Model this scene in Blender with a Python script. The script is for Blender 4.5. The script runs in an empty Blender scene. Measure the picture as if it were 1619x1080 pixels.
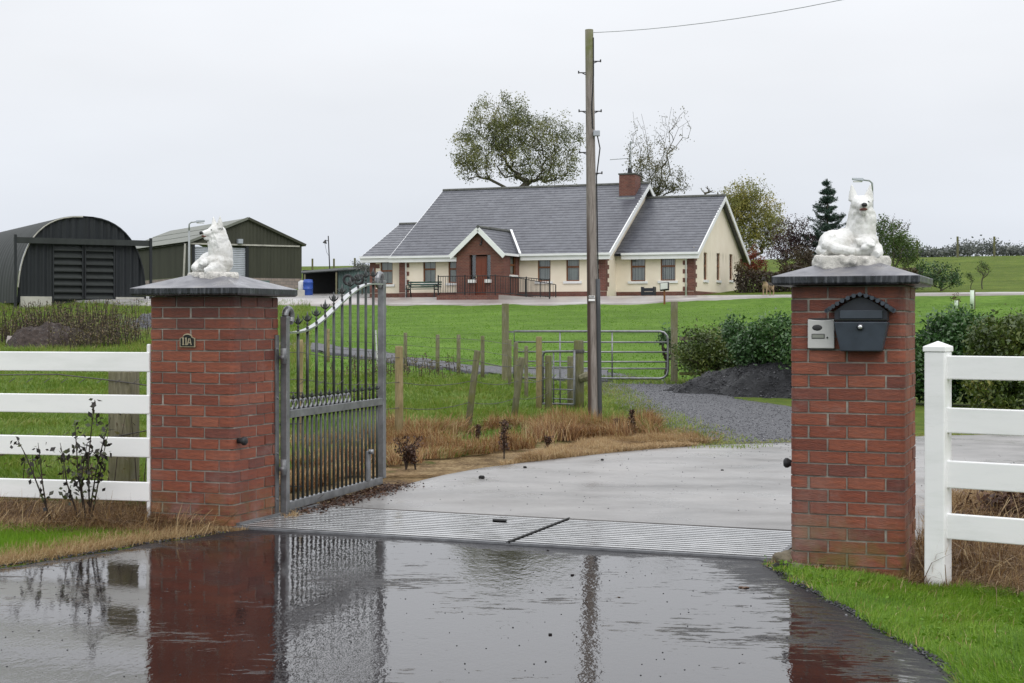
import bpy, math, random
import numpy as np
from mathutils import Vector, Matrix
rng = random.Random(7)
nr = np.random.RandomState(11)
R = math.radians
C = bpy.context.scene.collection
scene = bpy.context.scene

# ------------------------------------------------------------------ camera, sky, sun, exposure
FPX, PCX, PCY, CAMZ = 2450.0, 809.5, 510.0, 1.49
cam = bpy.data.objects.new('camera', bpy.data.cameras.new('camera')); C.objects.link(cam)
cam.location = (0, 0, CAMZ); cam.rotation_euler = (R(90), 0, 0)
cam.data.sensor_width = 36; cam.data.lens = FPX / 1619 * 36
cam.data.shift_y = (PCY - 540) / 1619
cam.data.clip_start = 0.1; cam.data.clip_end = 2000
scene.camera = cam

world = bpy.data.worlds.new('World'); scene.world = world; world.use_nodes = True
wn, wl = world.node_tree.nodes, world.node_tree.links
wn.clear()
wo = wn.new('ShaderNodeOutputWorld'); bg = wn.new('ShaderNodeBackground')
sky = wn.new('ShaderNodeTexSky'); sky.sky_type = 'NISHITA'; sky.sun_disc = False
sky.sun_elevation = R(42); sky.sun_rotation = R(160); sky.air_density = 1.0; sky.dust_density = 4.0
# an overcast deck over the clear sky: pale near the horizon, brighter overhead, with faint cloud mottling
geo = wn.new('ShaderNodeTexCoord'); sep = wn.new('ShaderNodeSeparateXYZ'); wl.new(geo.outputs['Generated'], sep.inputs[0])
ramp = wn.new('ShaderNodeValToRGB'); cr = ramp.color_ramp
cr.elements[0].position = 0.0; cr.elements[0].color = (6.15, 6.6, 7.35, 1)
cr.elements[1].position = 1.0; cr.elements[1].color = (15.0, 15.2, 15.6, 1)
e = cr.elements.new(0.16); e.color = (7.35, 7.52, 7.85, 1)
wl.new(sep.outputs['Z'], ramp.inputs[0])
cmap = wn.new('ShaderNodeMapping'); cmap.inputs['Scale'].default_value = (1.4, 1.4, 5.0); wl.new(geo.outputs['Generated'], cmap.inputs[0])
cno = wn.new('ShaderNodeTexNoise'); cno.inputs['Scale'].default_value = 1.6; cno.inputs['Detail'].default_value = 4; wl.new(cmap.outputs[0], cno.inputs[0])
cmr = wn.new('ShaderNodeMapRange'); cmr.inputs['From Min'].default_value = .3; cmr.inputs['From Max'].default_value = .7
cmr.inputs['To Min'].default_value = .93; cmr.inputs['To Max'].default_value = 1.05; wl.new(cno.outputs[0], cmr.inputs[0])
cmul = wn.new('ShaderNodeVectorMath'); cmul.operation = 'SCALE'; wl.new(ramp.outputs[0], cmul.inputs[0]); wl.new(cmr.outputs[0], cmul.inputs['Scale'])
mixs = wn.new('ShaderNodeMix'); mixs.data_type = 'RGBA'; mixs.inputs['Factor'].default_value = .95
wl.new(sky.outputs[0], mixs.inputs['A']); wl.new(cmul.outputs[0], mixs.inputs['B'])
wl.new(mixs.outputs['Result'], bg.inputs['Color']); bg.inputs['Strength'].default_value = 0.121
wl.new(bg.outputs[0], wo.inputs[0])

sun = bpy.data.objects.new('sun', bpy.data.lights.new('sun', 'SUN')); C.objects.link(sun)
sun.data.energy = 0.9; sun.data.angle = R(40); sun.data.color = (1, .97, .93)
sun.rotation_euler = (R(48), 0, R(20)); sun.location = (0, -20, 40)
scene.view_settings.view_transform = 'Standard'; scene.view_settings.look = 'None'
scene.view_settings.exposure = 0.0; scene.view_settings.gamma = 1.0; scene.view_settings.use_curve_mapping = False
scene.render.engine = 'CYCLES'
scene.cycles.use_denoising = True
scene.cycles.max_bounces = 6; scene.cycles.diffuse_bounces = 3; scene.cycles.glossy_bounces = 3
scene.cycles.transmission_bounces = 4; scene.cycles.transparent_max_bounces = 6
scene.cycles.caustics_reflective = False; scene.cycles.caustics_refractive = False

# ------------------------------------------------------------------ helpers
class MB:
    def __init__(s): s.v = []; s.f = []
    def add(s, vs, fs):
        b = len(s.v); s.v += [tuple(p) for p in vs]; s.f += [tuple(b + i for i in q) for q in fs]; return s
    def box(s, x0, x1, y0, y1, z0, z1, M=None):
        vs = [(x, y, z) for z in (z0, z1) for y in (y0, y1) for x in (x0, x1)]
        if M is not None: vs = [M @ Vector(p) for p in vs]
        return s.add(vs, [(0, 2, 3, 1), (4, 5, 7, 6), (0, 1, 5, 4), (2, 6, 7, 3), (0, 4, 6, 2), (1, 3, 7, 5)])
    def quad(s, *p): return s.add(p, [tuple(range(len(p)))])
    def tube(s, pts, r, n=8, cap=True):
        pts = [Vector(p) for p in pts]; k = len(pts)
        rs = r if isinstance(r, (list, tuple)) else [r] * k
        vs = []; prev = None
        for i, p in enumerate(pts):
            t = (pts[min(i + 1, k - 1)] - pts[max(i - 1, 0)]).normalized()
            if prev is None:
                a = Vector((0, 0, 1)) if abs(t.z) < .9 else Vector((1, 0, 0))
                prev = t.cross(a).normalized()
            else: prev = (prev - t * prev.dot(t)).normalized()
            q = t.cross(prev)
            for j in range(n):
                w = 2 * math.pi * j / n
                vs.append(p + (prev * math.cos(w) + q * math.sin(w)) * rs[i])
        fs = [(i * n + j, i * n + (j + 1) % n, (i + 1) * n + (j + 1) % n, (i + 1) * n + j) for i in range(k - 1) for j in range(n)]
        if cap: fs += [tuple(range(n - 1, -1, -1)), tuple((k - 1) * n + j for j in range(n))]
        return s.add(vs, fs)
    def lathe(s, prof, n=12, c=(0, 0, 0), M=None):
        vs = []
        for r, z in prof:
            for j in range(n):
                w = 2 * math.pi * j / n; p = Vector((r * math.cos(w), r * math.sin(w), z))
                vs.append((M @ p if M is not None else p) + Vector(c))
        k = len(prof)
        fs = [(i * n + j, i * n + (j + 1) % n, (i + 1) * n + (j + 1) % n, (i + 1) * n + j) for i in range(k - 1) for j in range(n)]
        fs += [tuple(range(n - 1, -1, -1)), tuple((k - 1) * n + j for j in range(n))]
        return s.add(vs, fs)
    def ell(s, c, r, M=None, n=14, m=9):
        prof = [(math.sin(math.pi * i / m), -math.cos(math.pi * i / m)) for i in range(m + 1)]
        prof[0] = (.02, -1); prof[-1] = (.02, 1)
        S = Matrix.Diagonal((r[0], r[1], r[2])); T = (M.to_3x3() @ S) if M is not None else S
        return s.lathe(prof, n, c, T)
    def prism(s, poly, y0, y1, M=None):      # polygon in XZ, pulled along y
        k = len(poly); vs = [(x, y0, z) for x, z in poly] + [(x, y1, z) for x, z in poly]
        if M is not None: vs = [M @ Vector(p) for p in vs]
        return s.add(vs, [tuple(range(k)), tuple(range(2 * k - 1, k - 1, -1))] + [(i, k + i, k + (i + 1) % k, (i + 1) % k) for i in range(k)])
    def mesh(s, name, mat, smooth=False):
        me = bpy.data.meshes.new(name); me.from_pydata(s.v, [], s.f); me.update()
        if mat is not None: me.materials.append(mat)
        if smooth: me.polygons.foreach_set('use_smooth', [True] * len(me.polygons))
        return me
    def build(s, name, mat, parent=None, smooth=False, bevel=0.0):
        o = link(name, s.mesh(name, mat, smooth), parent)
        if bevel:
            b = o.modifiers.new('bevel', 'BEVEL'); b.width = bevel; b.segments = 2; b.limit_method = 'ANGLE'
        return o
def link(name, me, parent=None, M=None):
    o = bpy.data.objects.new(name, me); C.objects.link(o)
    if parent is not None: o.parent = parent
    if M is not None: o.matrix_local = M
    return o
def tag(o, label=None, cat=None, group=None, kind=None):
    if label: o['label'] = label
    if cat: o['category'] = cat
    if group: o['group'] = group
    if kind: o['kind'] = kind
    return o
def thing(name, label, cat, loc=(0, 0, 0), rz=0.0, group=None):
    o = bpy.data.objects.new(name, None); C.objects.link(o); o.location = loc; o.rotation_euler = (0, 0, rz)
    o.empty_display_size = .2
    return tag(o, label, cat, group)
def fastmesh(name, V, F, mat, attrs=None, parent=None, smooth=False):
    V = np.asarray(V, np.float32); F = np.asarray(F, np.int32); k = F.shape[1]
    me = bpy.data.meshes.new(name)
    me.vertices.add(len(V)); me.vertices.foreach_set('co', V.ravel())
    me.loops.add(F.size); me.loops.foreach_set('vertex_index', F.ravel())
    me.polygons.add(len(F)); me.polygons.foreach_set('loop_start', np.arange(0, F.size, k, dtype=np.int32))
    if smooth: me.polygons.foreach_set('use_smooth', np.ones(len(F), bool))
    me.update(calc_edges=True)
    for an, av in (attrs or {}).items():
        a = me.attributes.new(an, 'FLOAT', 'POINT'); a.data.foreach_set('value', np.asarray(av, np.float32))
    me.materials.append(mat)
    return link(name, me, parent)
def vnoise(x, y, seed=0):
    x = np.asarray(x, float); y = np.asarray(y, float)
    xi = np.floor(x).astype(np.int64); yi = np.floor(y).astype(np.int64); fx = x - xi; fy = y - yi
    def hsh(a, b):
        n = (a * 374761393 + b * 668265263 + seed * 974634777) & 0x7fffffff
        n = ((n ^ (n >> 13)) * 1274126177) & 0x7fffffff
        return ((n ^ (n >> 16)) & 0xffff) / 65535.0
    fx = fx * fx * (3 - 2 * fx); fy = fy * fy * (3 - 2 * fy)
    return (hsh(xi, yi) * (1 - fx) + hsh(xi + 1, yi) * fx) * (1 - fy) + (hsh(xi, yi + 1) * (1 - fx) + hsh(xi + 1, yi + 1) * fx) * fy
def fbm(x, y, seed=0): return .55 * vnoise(x, y, seed) + .3 * vnoise(x * 2.1, y * 2.1, seed + 1) + .15 * vnoise(x * 4.3, y * 4.3, seed + 2)

# ------------------------------------------------------------------ the lie of the land
PSI = R(22); UX, UY = math.cos(PSI), -math.sin(PSI); VX, VY = math.sin(PSI), math.cos(PSI)
HX, HY = 4.816, 80.0                                   # front right corner of the bungalow's main block
def hd(x, y): return VX * (np.asarray(x, float) - HX) + VY * (np.asarray(y, float) - HY)
_pd = [-400, -45, -41, -37, -4.3, -3, -1.5, 0, 8, 17, 26, 60, 86, 110, 160, 500]
_pz = [0, 0, .06, .30, 2.30, 2.64, 2.78, 2.80, 3.2, 3.72, 4.1, 6.95, 8.2, 8.1, 6, -8]
def gz(x, y):
    x = np.asarray(x, float); y = np.asarray(y, float)
    near = .05 - .006 * (x - 1.555) + .003 * (y - 9.27)
    w_ = (x + 1.903) * .342 + (y - 10.56) * .9397; t_ = (x + 1.903) * .9397 - (y - 10.56) * .342
    near = near - .05 * np.clip((x - 1.55) / .4, 0, 1) * np.clip((11.4 - y) / 1.0, 0, 1) * np.maximum(np.clip(-w_ / .12, 0, 1), np.clip((t_ - 4.15) / .3, 0, 1))     # the right verge lies a little lower
    d = hd(x, y); far = np.interp(d, _pd, _pz)
    near = np.where(d < -45, near, np.interp(d, [-45, -30], [1, 0]) * near)
    return near + far
def gzf(x, y): return float(gz(x, y))
def ray(px, py): return (px - PCX) / FPX, (PCY - py) / FPX
def gp(px, py, lo=3.0, hi=220.0):                      # the ground point seen at a place of the photograph
    a, b = ray(px, py); Y = lo; st = .1
    while Y < hi:
        if CAMZ + b * Y <= gzf(a * Y, Y):
            l, h = Y - st, Y
            for _ in range(18):
                m = (l + h) / 2
                if CAMZ + b * m <= gzf(a * m, m): h = m
                else: l = m
            return a * h, h
        st = .05 + Y * .004; Y += st
    return a * hi, hi
def at(px, py, Y):
    a, b = ray(px, py); return Vector((a * Y, Y, CAMZ + b * Y))

# ------------------------------------------------------------------ materials
def mat(name): 
    m = bpy.data.materials.new(name); m.use_nodes = True
    return m, m.node_tree.nodes, m.node_tree.links, m.node_tree.nodes['Principled BSDF']
def nz(n, l, scale, detail=4, rough=.55, coord='Object', mapscale=None, dim='3D'):
    tc = n.new('ShaderNodeTexCoord'); t = n.new('ShaderNodeTexNoise')
    t.inputs['Scale'].default_value = scale; t.inputs['Detail'].default_value = detail; t.inputs['Roughness'].default_value = rough
    src = tc.outputs[coord]
    if coord == 'World':
        pass
    if mapscale:
        mp = n.new('ShaderNodeMapping'); mp.inputs['Scale'].default_value = mapscale; l.new(src, mp.inputs[0]); src = mp.outputs[0]
    l.new(src, t.inputs['Vector']); return t.outputs['Fac']
def posn(n): return n.new('ShaderNodeNewGeometry').outputs['Position']
def nzw(n, l, scale, detail=4, rough=.55, mapscale=None):
    t = n.new('ShaderNodeTexNoise'); t.inputs['Scale'].default_value = scale; t.inputs['Detail'].default_value = detail; t.inputs['Roughness'].default_value = rough
    src = posn(n)
    if mapscale:
        mp = n.new('ShaderNodeMapping'); mp.inputs['Scale'].default_value = mapscale; l.new(src, mp.inputs[0]); src = mp.outputs[0]
    l.new(src, t.inputs['Vector']); return t.outputs['Fac']
def crmp(n, l, src, stops):
    r = n.new('ShaderNodeValToRGB'); c = r.color_ramp
    while len(c.elements) > len(stops): c.elements.remove(c.elements[-1])
    while len(c.elements) < len(stops): c.elements.new(.5)
    for e, (p, col) in zip(c.elements, stops): e.position = p; e.color = (*col, 1) if len(col) == 3 else col
    l.new(src, r.inputs[0]); return r.outputs[0]
def mrange(n, l, src, a, b, c, d, clamp=True):
    m = n.new('ShaderNodeMapRange'); m.clamp = clamp
    for k, v in zip(('From Min', 'From Max', 'To Min', 'To Max'), (a, b, c, d)): m.inputs[k].default_value = v
    l.new(src, m.inputs[0]); return m.outputs[0]
def mixc(n, l, fac, a, b, mode='MIX'):
    m = n.new('ShaderNodeMix'); m.data_type = 'RGBA'; m.blend_type = mode
    for k, v in (('Factor', fac), ('A', a), ('B', b)):
        if isinstance(v, (int, float)): m.inputs[k].default_value = v
        elif isinstance(v, tuple): m.inputs[k].default_value = (*v, 1) if len(v) == 3 else v
        else: l.new(v, m.inputs[k])
    return m.outputs['Result']
def math2(n, l, op, a, b):
    m = n.new('ShaderNodeMath'); m.operation = op
    for i, v in enumerate((a, b)):
        if isinstance(v, (int, float)): m.inputs[i].default_value = v
        else: l.new(v, m.inputs[i])
    return m.outputs[0]
def bump(n, l, p, h, strength=.3, dist=.01):
    b = n.new('ShaderNodeBump'); b.inputs['Strength'].default_value = strength; b.inputs['Distance'].default_value = dist
    l.new(h, b.inputs['Height']); l.new(b.outputs[0], p.inputs['Normal']); return b
def rand(n): return n.new('ShaderNodeObjectInfo').outputs['Random']
def attr(n, name):
    a = n.new('ShaderNodeAttribute'); a.attribute_name = name; return a.outputs['Fac']
def simple(name, col, rough=.6, var=.12, scale=6.0, metal=0.0, bmp=0.0, spec=None):
    m, n, l, p = mat(name)
    f = nz(n, l, scale, 5, .6)
    lo = tuple(c * (1 - var) for c in col); hi = tuple(min(1, c * (1 + var)) for c in col)
    l.new(crmp(n, l, f, [(.3, lo), (.7, hi)]), p.inputs['Base Color'])
    p.inputs['Roughness'].default_value = rough; p.inputs['Metallic'].default_value = metal
    if spec is not None: p.inputs['Specular IOR Level'].default_value = spec
    if bmp: bump(n, l, p, nz(n, l, scale * 4, 4), bmp, .01)
    return m
def leafmat(name, stops, trans=.25, rough=.55):
    m, n, l, p = mat(name)
    col = crmp(n, l, attr(n, 'tint'), stops)
    l.new(col, p.inputs['Base Color']); p.inputs['Roughness'].default_value = rough
    tr = n.new('ShaderNodeBsdfTranslucent'); l.new(col, tr.inputs['Color'])
    mx = n.new('ShaderNodeMixShader'); mx.inputs[0].default_value = trans
    l.new(p.outputs[0], mx.inputs[1]); l.new(tr.outputs[0], mx.inputs[2])
    l.new(mx.outputs[0], n['Material Output'].inputs[0]); return m

M_ = {}
# brick: rustic drag-faced red brick, each brick its own shade
m, n, l, p = mat('brick'); M_['brick'] = m
g = nz(n, l, 14, 6, .7, mapscale=(1, 1, 4.5)); g2 = nz(n, l, 90, 3, .6, mapscale=(.5, .5, 3))
b0 = crmp(n, l, rand(n), [(0, (.185, .050, .028)), (.3, (.235, .062, .033)), (.6, (.275, .080, .042)), (.78, (.30, .098, .056)), (.9, (.20, .062, .042)), (1, (.15, .042, .030))])
b1 = mixc(n, l, mrange(n, l, g, .35, .7, 0, 1), (.62, .60, .62), (1.18, 1.15, 1.1)); 
col = mixc(n, l, 1.0, b0, b1, 'MULTIPLY')
col = mixc(n, l, mrange(n, l, g2, .62, .78, 0, .35), col, (.36, .22, .17))
# pale lime bloom and green algae low on the pier
wz = n.new('ShaderNodeSeparateXYZ'); l.new(posn(n), wz.inputs[0])
pat = nzw(n, l, 3.1, 5, .65)
bl = math2(n, l, 'MULTIPLY', mrange(n, l, wz.outputs[2], .1, .75, 1, 0), mrange(n, l, pat, .48, .68, 0, .5))
col = mixc(n, l, bl, col, (.33, .25, .22))
al = math2(n, l, 'MULTIPLY', mrange(n, l, wz.outputs[2], .0, .38, 1, 0), mrange(n, l, nzw(n, l, 4.3, 5, .7), .42, .60, 0, .8))
col = mixc(n, l, al, col, (.13, .115, .02))
dmp = math2(n, l, 'MULTIPLY', mrange(n, l, wz.outputs[2], 1.28, 1.70, 0, 1), mrange(n, l, nzw(n, l, 5, 5, .7, (1, 1, .22)), .36, .62, .15, .75))
col = mixc(n, l, dmp, col, (.055, .022, .02))
eff = math2(n, l, 'MULTIPLY', mrange(n, l, nzw(n, l, 2.3, 5, .7, (1, 1, 1.6)), .58, .72, 0, .35), mrange(n, l, g2, .35, .65, .3, 1))
col = mixc(n, l, eff, col, (.36, .27, .24))
l.new(col, p.inputs['Base Color']); l.new(mrange(n, l, g, .3, .7, .42, .75), p.inputs['Roughness'])
bump(n, l, p, math2(n, l, 'ADD', g, g2), .55, .006)
# mortar
m, n, l, p = mat('mortar'); M_['mortar'] = m
col = crmp(n, l, nzw(n, l, 9, 5), [(.3, (.15, .14, .125)), (.55, (.26, .245, .22)), (.75, (.42, .39, .34))])
wz = n.new('ShaderNodeSeparateXYZ'); l.new(posn(n), wz.inputs[0])
al = math2(n, l, 'MULTIPLY', mrange(n, l, wz.outputs[2], .0, .4, 1, 0), mrange(n, l, nzw(n, l, 4.3, 5, .7), .42, .62, 0, .8))
l.new(mixc(n, l, al, col, (.13, .12, .02)), p.inputs['Base Color']); p.inputs['Roughness'].default_value = .85
bump(n, l, p, nzw(n, l, 120, 3), .5, .004)
# capstone, dark and wet, streaked down the edges
m, n, l, p = mat('capstone'); M_['cap'] = m
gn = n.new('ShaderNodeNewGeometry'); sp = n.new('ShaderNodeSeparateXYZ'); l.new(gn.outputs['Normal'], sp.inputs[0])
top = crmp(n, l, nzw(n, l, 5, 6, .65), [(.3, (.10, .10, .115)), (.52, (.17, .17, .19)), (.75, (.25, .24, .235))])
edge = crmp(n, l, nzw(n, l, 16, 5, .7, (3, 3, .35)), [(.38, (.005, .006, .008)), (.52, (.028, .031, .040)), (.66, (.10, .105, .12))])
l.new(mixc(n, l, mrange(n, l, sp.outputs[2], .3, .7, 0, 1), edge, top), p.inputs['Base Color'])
l.new(mrange(n, l, nzw(n, l, 7, 4), .35, .65, .22, .5), p.inputs['Roughness']); bump(n, l, p, nzw(n, l, 60, 4), .25, .004)
# white plastic fence, statue, etc.
m, n, l, p = mat('white_rail'); M_['white'] = m
l.new(crmp(n, l, nzw(n, l, 2.2, 6, .7, (.6, .6, 3)), [(.25, (.77, .785, .775)), (.5, (.87, .875, .88)), (.8, (.90, .90, .90))]), p.inputs['Base Color'])
wb = crmp(n, l, nzw(n, l, 6, 6, .75, (.5, .5, 2)), [(.62, (0, 0, 0)), (.8, (.35, .35, .35))]); l.new(mixc(n, l, wb, p.inputs['Base Color'].links[0].from_socket, (.42, .44, .33)), p.inputs['Base Color'])
p.inputs['Roughness'].default_value = .35
m, n, l, p = mat('statue_paint'); M_['statue'] = m
c0 = nz(n, l, 26, 6, .75); c1 = nz(n, l, 9, 5, .7)
l.new(mixc(n, l, mrange(n, l, c0, .60, .74, 0, .75), crmp(n, l, c1, [(.3, (.52, .505, .47)), (.55, (.78, .78, .77))]), (.30, .27, .22)), p.inputs['Base Color'])
p.inputs['Roughness'].default_value = .55; bump(n, l, p, math2(n, l, 'ADD', nz(n, l, 60, 5, .7), c0), .6, .006)
M_['statue_base'] = simple('statue_base', (.68, .66, .62), .8, .25, 40, bmp=1.0)
M_['black'] = simple('black_gloss', (.012, .012, .012), .35)
M_['mouth'] = simple('mouth_paint', (.16, .05, .035), .5, .3, 30)
M_['galv'] = simple('galvanised_steel', (.235, .24, .25), .36, .30, 9, metal=.65, bmp=.15)
M_['galv_bright'] = simple('bright_galvanised', (.52, .53, .54), .22, .15, 9, metal=.85)
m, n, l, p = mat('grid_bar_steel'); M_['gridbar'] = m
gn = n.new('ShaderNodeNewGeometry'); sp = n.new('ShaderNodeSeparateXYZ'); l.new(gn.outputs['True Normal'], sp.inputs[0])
l.new(mixc(n, l, mrange(n, l, sp.outputs[2], .80, .93, 0, 1), (.012, .011, .010), crmp(n, l, nzw(n, l, 5, 5, .65), [(.3, (.40, .405, .41)), (.7, (.62, .625, .63))])), p.inputs['Base Color'])  # side faces near-black: the shade between bars is put into their colour
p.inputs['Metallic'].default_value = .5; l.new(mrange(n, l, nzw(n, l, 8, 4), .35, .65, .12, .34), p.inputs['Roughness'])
M_['galv_dull'] = simple('dull_galvanised', (.20, .205, .215), .5, .3, 12, metal=.4)
m, n, l, p = mat('gate_bar'); M_['bar'] = m
l.new(crmp(n, l, nzw(n, l, 14, 4, .7, (1, 1, .5)), [(.3, (.03, .037, .034)), (.6, (.065, .075, .07)), (.8, (.12, .11, .09))]), p.inputs['Base Color'])
p.inputs['Metallic'].default_value = .35; p.inputs['Roughness'].default_value = .38
M_['postbox'] = simple('postbox_paint', (.040, .052, .070), .42, .25, 8)
M_['postbox_dark'] = simple('postbox_dark', (.018, .022, .032), .5, .2, 12)
M_['silver'] = simple('silver_plastic', (.55, .55, .54), .35, .05, 8)
M_['darkgrey'] = simple('dark_grey_plastic', (.03, .03, .033), .5)
M_['lcd'] = simple('display_grey', (.26, .27, .24), .25, .06)
M_['chrome'] = simple('chrome_lock', (.8, .8, .8), .15, .02, metal=.9)
M_['brass'] = simple('pale_brass', (.42, .36, .25), .4, .15, 30, metal=.3)
M_['plate'] = simple('plate_black', (.006, .006, .007), .25)
M_['rubber'] = simple('rubber', (.018, .018, .02), .6, .2, 30)
# wet tarmac
m, n, l, p = mat('wet_tarmac'); M_['tarmac'] = m
pud = nzw(n, l, .8, 6, .62); agg = nzw(n, l, 110, 3, .75); rip = nzw(n, l, 15, 3, .6, (1, .5, 1)); rip2 = nzw(n, l, 48, 2, .5, (1, .55, 1)); strk = nzw(n, l, 20, 5, .75, (.28, 1, 1))
edge_a = attr(n, 'edge')
dry = math2(n, l, 'ADD', mrange(n, l, pud, .47, .68, 0, .42), edge_a)
pk = mrange(n, l, math2(n, l, 'ADD', dry, mrange(n, l, strk, .3, .7, -.38, .38)), .34, .60, 0, 1)
l.new(mixc(n, l, pk, (.008, .0035, .004), crmp(n, l, agg, [(.35, (.007, .007, .009)), (.62, (.022, .022, .026)), (.75, (.06, .06, .068))])), p.inputs['Base Color'])
l.new(mrange(n, l, pk, 0, 1, .045, .42), p.inputs['Roughness'])
l.new(mrange(n, l, pk, 0, 1, 1.85, 1.28), p.inputs['IOR'])
calm = mrange(n, l, nzw(n, l, .55, 3, .5), .35, .65, .25, 1.0)
hgt = math2(n, l, 'ADD', math2(n, l, 'MULTIPLY', math2(n, l, 'ADD', math2(n, l, 'MULTIPLY', rip, .42), math2(n, l, 'MULTIPLY', rip2, .16)), calm), math2(n, l, 'MULTIPLY', math2(n, l, 'MULTIPLY', agg, pk), 1.6))
bump(n, l, p, hgt, .9, .004)
# wet concrete
m, n, l, p = mat('wet_concrete'); M_['concrete'] = m
st = nzw(n, l, .8, 7, .65, (.7, 1.15, 1)); sp_ = nzw(n, l, 70, 3, .6)
col = crmp(n, l, st, [(.30, (.12, .115, .11)), (.42, (.225, .218, .212)), (.58, (.305, .296, .288)), (.8, (.37, .358, .348))])
p.inputs['Specular IOR Level'].default_value = .28
col = mixc(n, l, mrange(n, l, sp_, .60, .74, 0, .5), col, (.10, .10, .10))
l.new(col, p.inputs['Base Color']); l.new(mrange(n, l, nzw(n, l, 1.3, 5, .6),   .35, .65, .22, .55), p.inputs['Roughness'])
bump(n, l, p, nzw(n, l, 40, 4, .6), .12, .006)
m, n, l, p = mat('terrace_concrete'); M_['terrace'] = m
l.new(crmp(n, l, nzw(n, l, .35, 6, .6), [(.3, (.24, .20, .185)), (.5, (.34, .31, .295)), (.75, (.46, .45, .45))]), p.inputs['Base Color']); p.inputs['Roughness'].default_value = .3
m, n, l, p = mat('gravel'); M_['gravel'] = m
gr = nzw(n, l, 13, 7, .85); gl = nzw(n, l, .6, 4, .6)
col = crmp(n, l, gr, [(.36, (.022, .022, .027)), (.5, (.068, .070, .080)), (.66, (.19, .19, .21))])
l.new(mixc(n, l, mrange(n, l, gl, .35, .65, 0, .45), col, (.065, .066, .075)), p.inputs['Base Color']); p.inputs['Roughness'].default_value = .6
bump(n, l, p, gr, .9, .03)
M_['heap'] = None
m, n, l, p = mat('dark_gravel_heap'); M_['heap'] = m
gr = nzw(n, l, 14, 6, .78)
l.new(crmp(n, l, gr, [(.36, (.005, .005, .007)), (.56, (.017, .018, .022)), (.74, (.06, .062, .07))]), p.inputs['Base Color']); p.inputs['Roughness'].default_value = .5
bump(n, l, p, gr, 1.0, .08)
m, n, l, p = mat('bare_soil'); M_['soil'] = m
gr = nzw(n, l, 7, 6, .75)
l.new(crmp(n, l, gr, [(.35, (.022, .014, .011)), (.55, (.055, .038, .031)), (.75, (.12, .09, .075))]), p.inputs['Base Color']); p.inputs['Roughness'].default_value = .8
bump(n, l, p, gr, 1.0, .1)
# ground: mown lawn / rough pasture / dead grass / soil, weights painted per vertex
m, n, l, p = mat('ground_turf'); M_['ground'] = m
f1 = nzw(n, l, .28, 6, .65, (1, 1.6, 1)); f2 = nzw(n, l, 3.2, 5, .65); f3 = nzw(n, l, 30, 3, .7)
lawn = crmp(n, l, f2, [(.3, (.085, .165, .020)), (.5, (.116, .212, .028)), (.72, (.152, .250, .040))])
past = crmp(n, l, f2, [(.3, (.062, .105, .012)), (.5, (.105, .155, .02)), (.7, (.16, .175, .035))])
hay = crmp(n, l, math2(n, l, 'ADD', math2(n, l, 'MULTIPLY', f2, .5), math2(n, l, 'MULTIPLY', f3, .5)), [(.36, (.07, .042, .022)), (.5, (.21, .14, .07)), (.62, (.36, .27, .15))])
soil = crmp(n, l, f2, [(.3, (.03, .022, .018)), (.7, (.09, .065, .05))])
def wmask(a): return mrange(n, l, math2(n, l, 'ADD', attr(n, a), mrange(n, l, f2, .3, .7, -.22, .22)), .38, .62, 0, 1)
col = mixc(n, l, wmask('mown'), past, lawn); col = mixc(n, l, wmask('hay'), col, hay); col = mixc(n, l, wmask('soil'), col, soil)
col = mixc(n, l, 1.0, col, mixc(n, l, mrange(n, l, math2(n, l, 'ADD', math2(n, l, 'MULTIPLY', f1, .8), math2(n, l, 'MULTIPLY', f3, .2)), .36, .64, 0, 1), (.62, .66, .60), (1.12, 1.10, 1.12)), 'MULTIPLY')
l.new(col, p.inputs['Base Color']); p.inputs['Roughness'].default_value = .9; p.inputs['Specular IOR Level'].default_value = .15
bump(n, l, p, math2(n, l, 'ADD', f2, f3), .5, .12)
# wood of posts and pole
def wood(name, stops, moss=.0, gs=(9, 9, 1.1)):
    m, n, l, p = mat(name)
    f = nz(n, l, 5, 6, .7, mapscale=gs)
    col = crmp(n, l, f, stops)
    if moss:
        col = mixc(n, l, mrange(n, l, nzw(n, l, 3.2, 5, .7), .42, .62, 0, moss), col, (.11, .115, .02))
    l.new(col, p.inputs['Base Color']); p.inputs['Roughness'].default_value = .75; bump(n, l, p, f, .5, .01); return m
M_['post'] = wood('weathered_post', [(.3, (.09, .085, .055)), (.5, (.17, .16, .10)), (.72, (.27, .245, .17))], .5)
M_['post_pale'] = wood('pale_post', [(.3, (.16, .12, .06)), (.5, (.27, .21, .105)), (.72, (.36, .29, .17))], .35)
M_['post_moss'] = wood('mossy_post', [(.3, (.055, .055, .03)), (.5, (.12, .115, .065)), (.72, (.20, .19, .12))], .8)
m, n, l, p = mat('pole_wood'); M_['pole'] = m
f = nz(n, l, 5, 6, .7, mapscale=(10, 10, .7))
gn = n.new('ShaderNodeNewGeometry'); sp = n.new('ShaderNodeSeparateXYZ'); l.new(gn.outputs['Normal'], sp.inputs[0])
ps = n.new('ShaderNodeSeparateXYZ'); l.new(gn.outputs['Position'], ps.inputs[0])
col = crmp(n, l, f, [(.28, (.10, .082, .07)), (.5, (.235, .205, .185)), (.75, (.36, .325, .30))])
side = math2(n, l, 'MULTIPLY', mrange(n, l, sp.outputs[0], -.25, -.6, 0, .92), mrange(n, l, ps.outputs[2], 3.2, 2.4, 0, 1))   # tarry stain down one flank
col = mixc(n, l, side, col, (.045, .018, .010))
col = mixc(n, l, math2(n, l, 'MULTIPLY', mrange(n, l, ps.outputs[2], 4.7, 5.2, 0, .9), mrange(n, l, nzw(n, l, 6, 4), .35, .6, .4, 1)), col, (.10, .115, .02))
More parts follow.
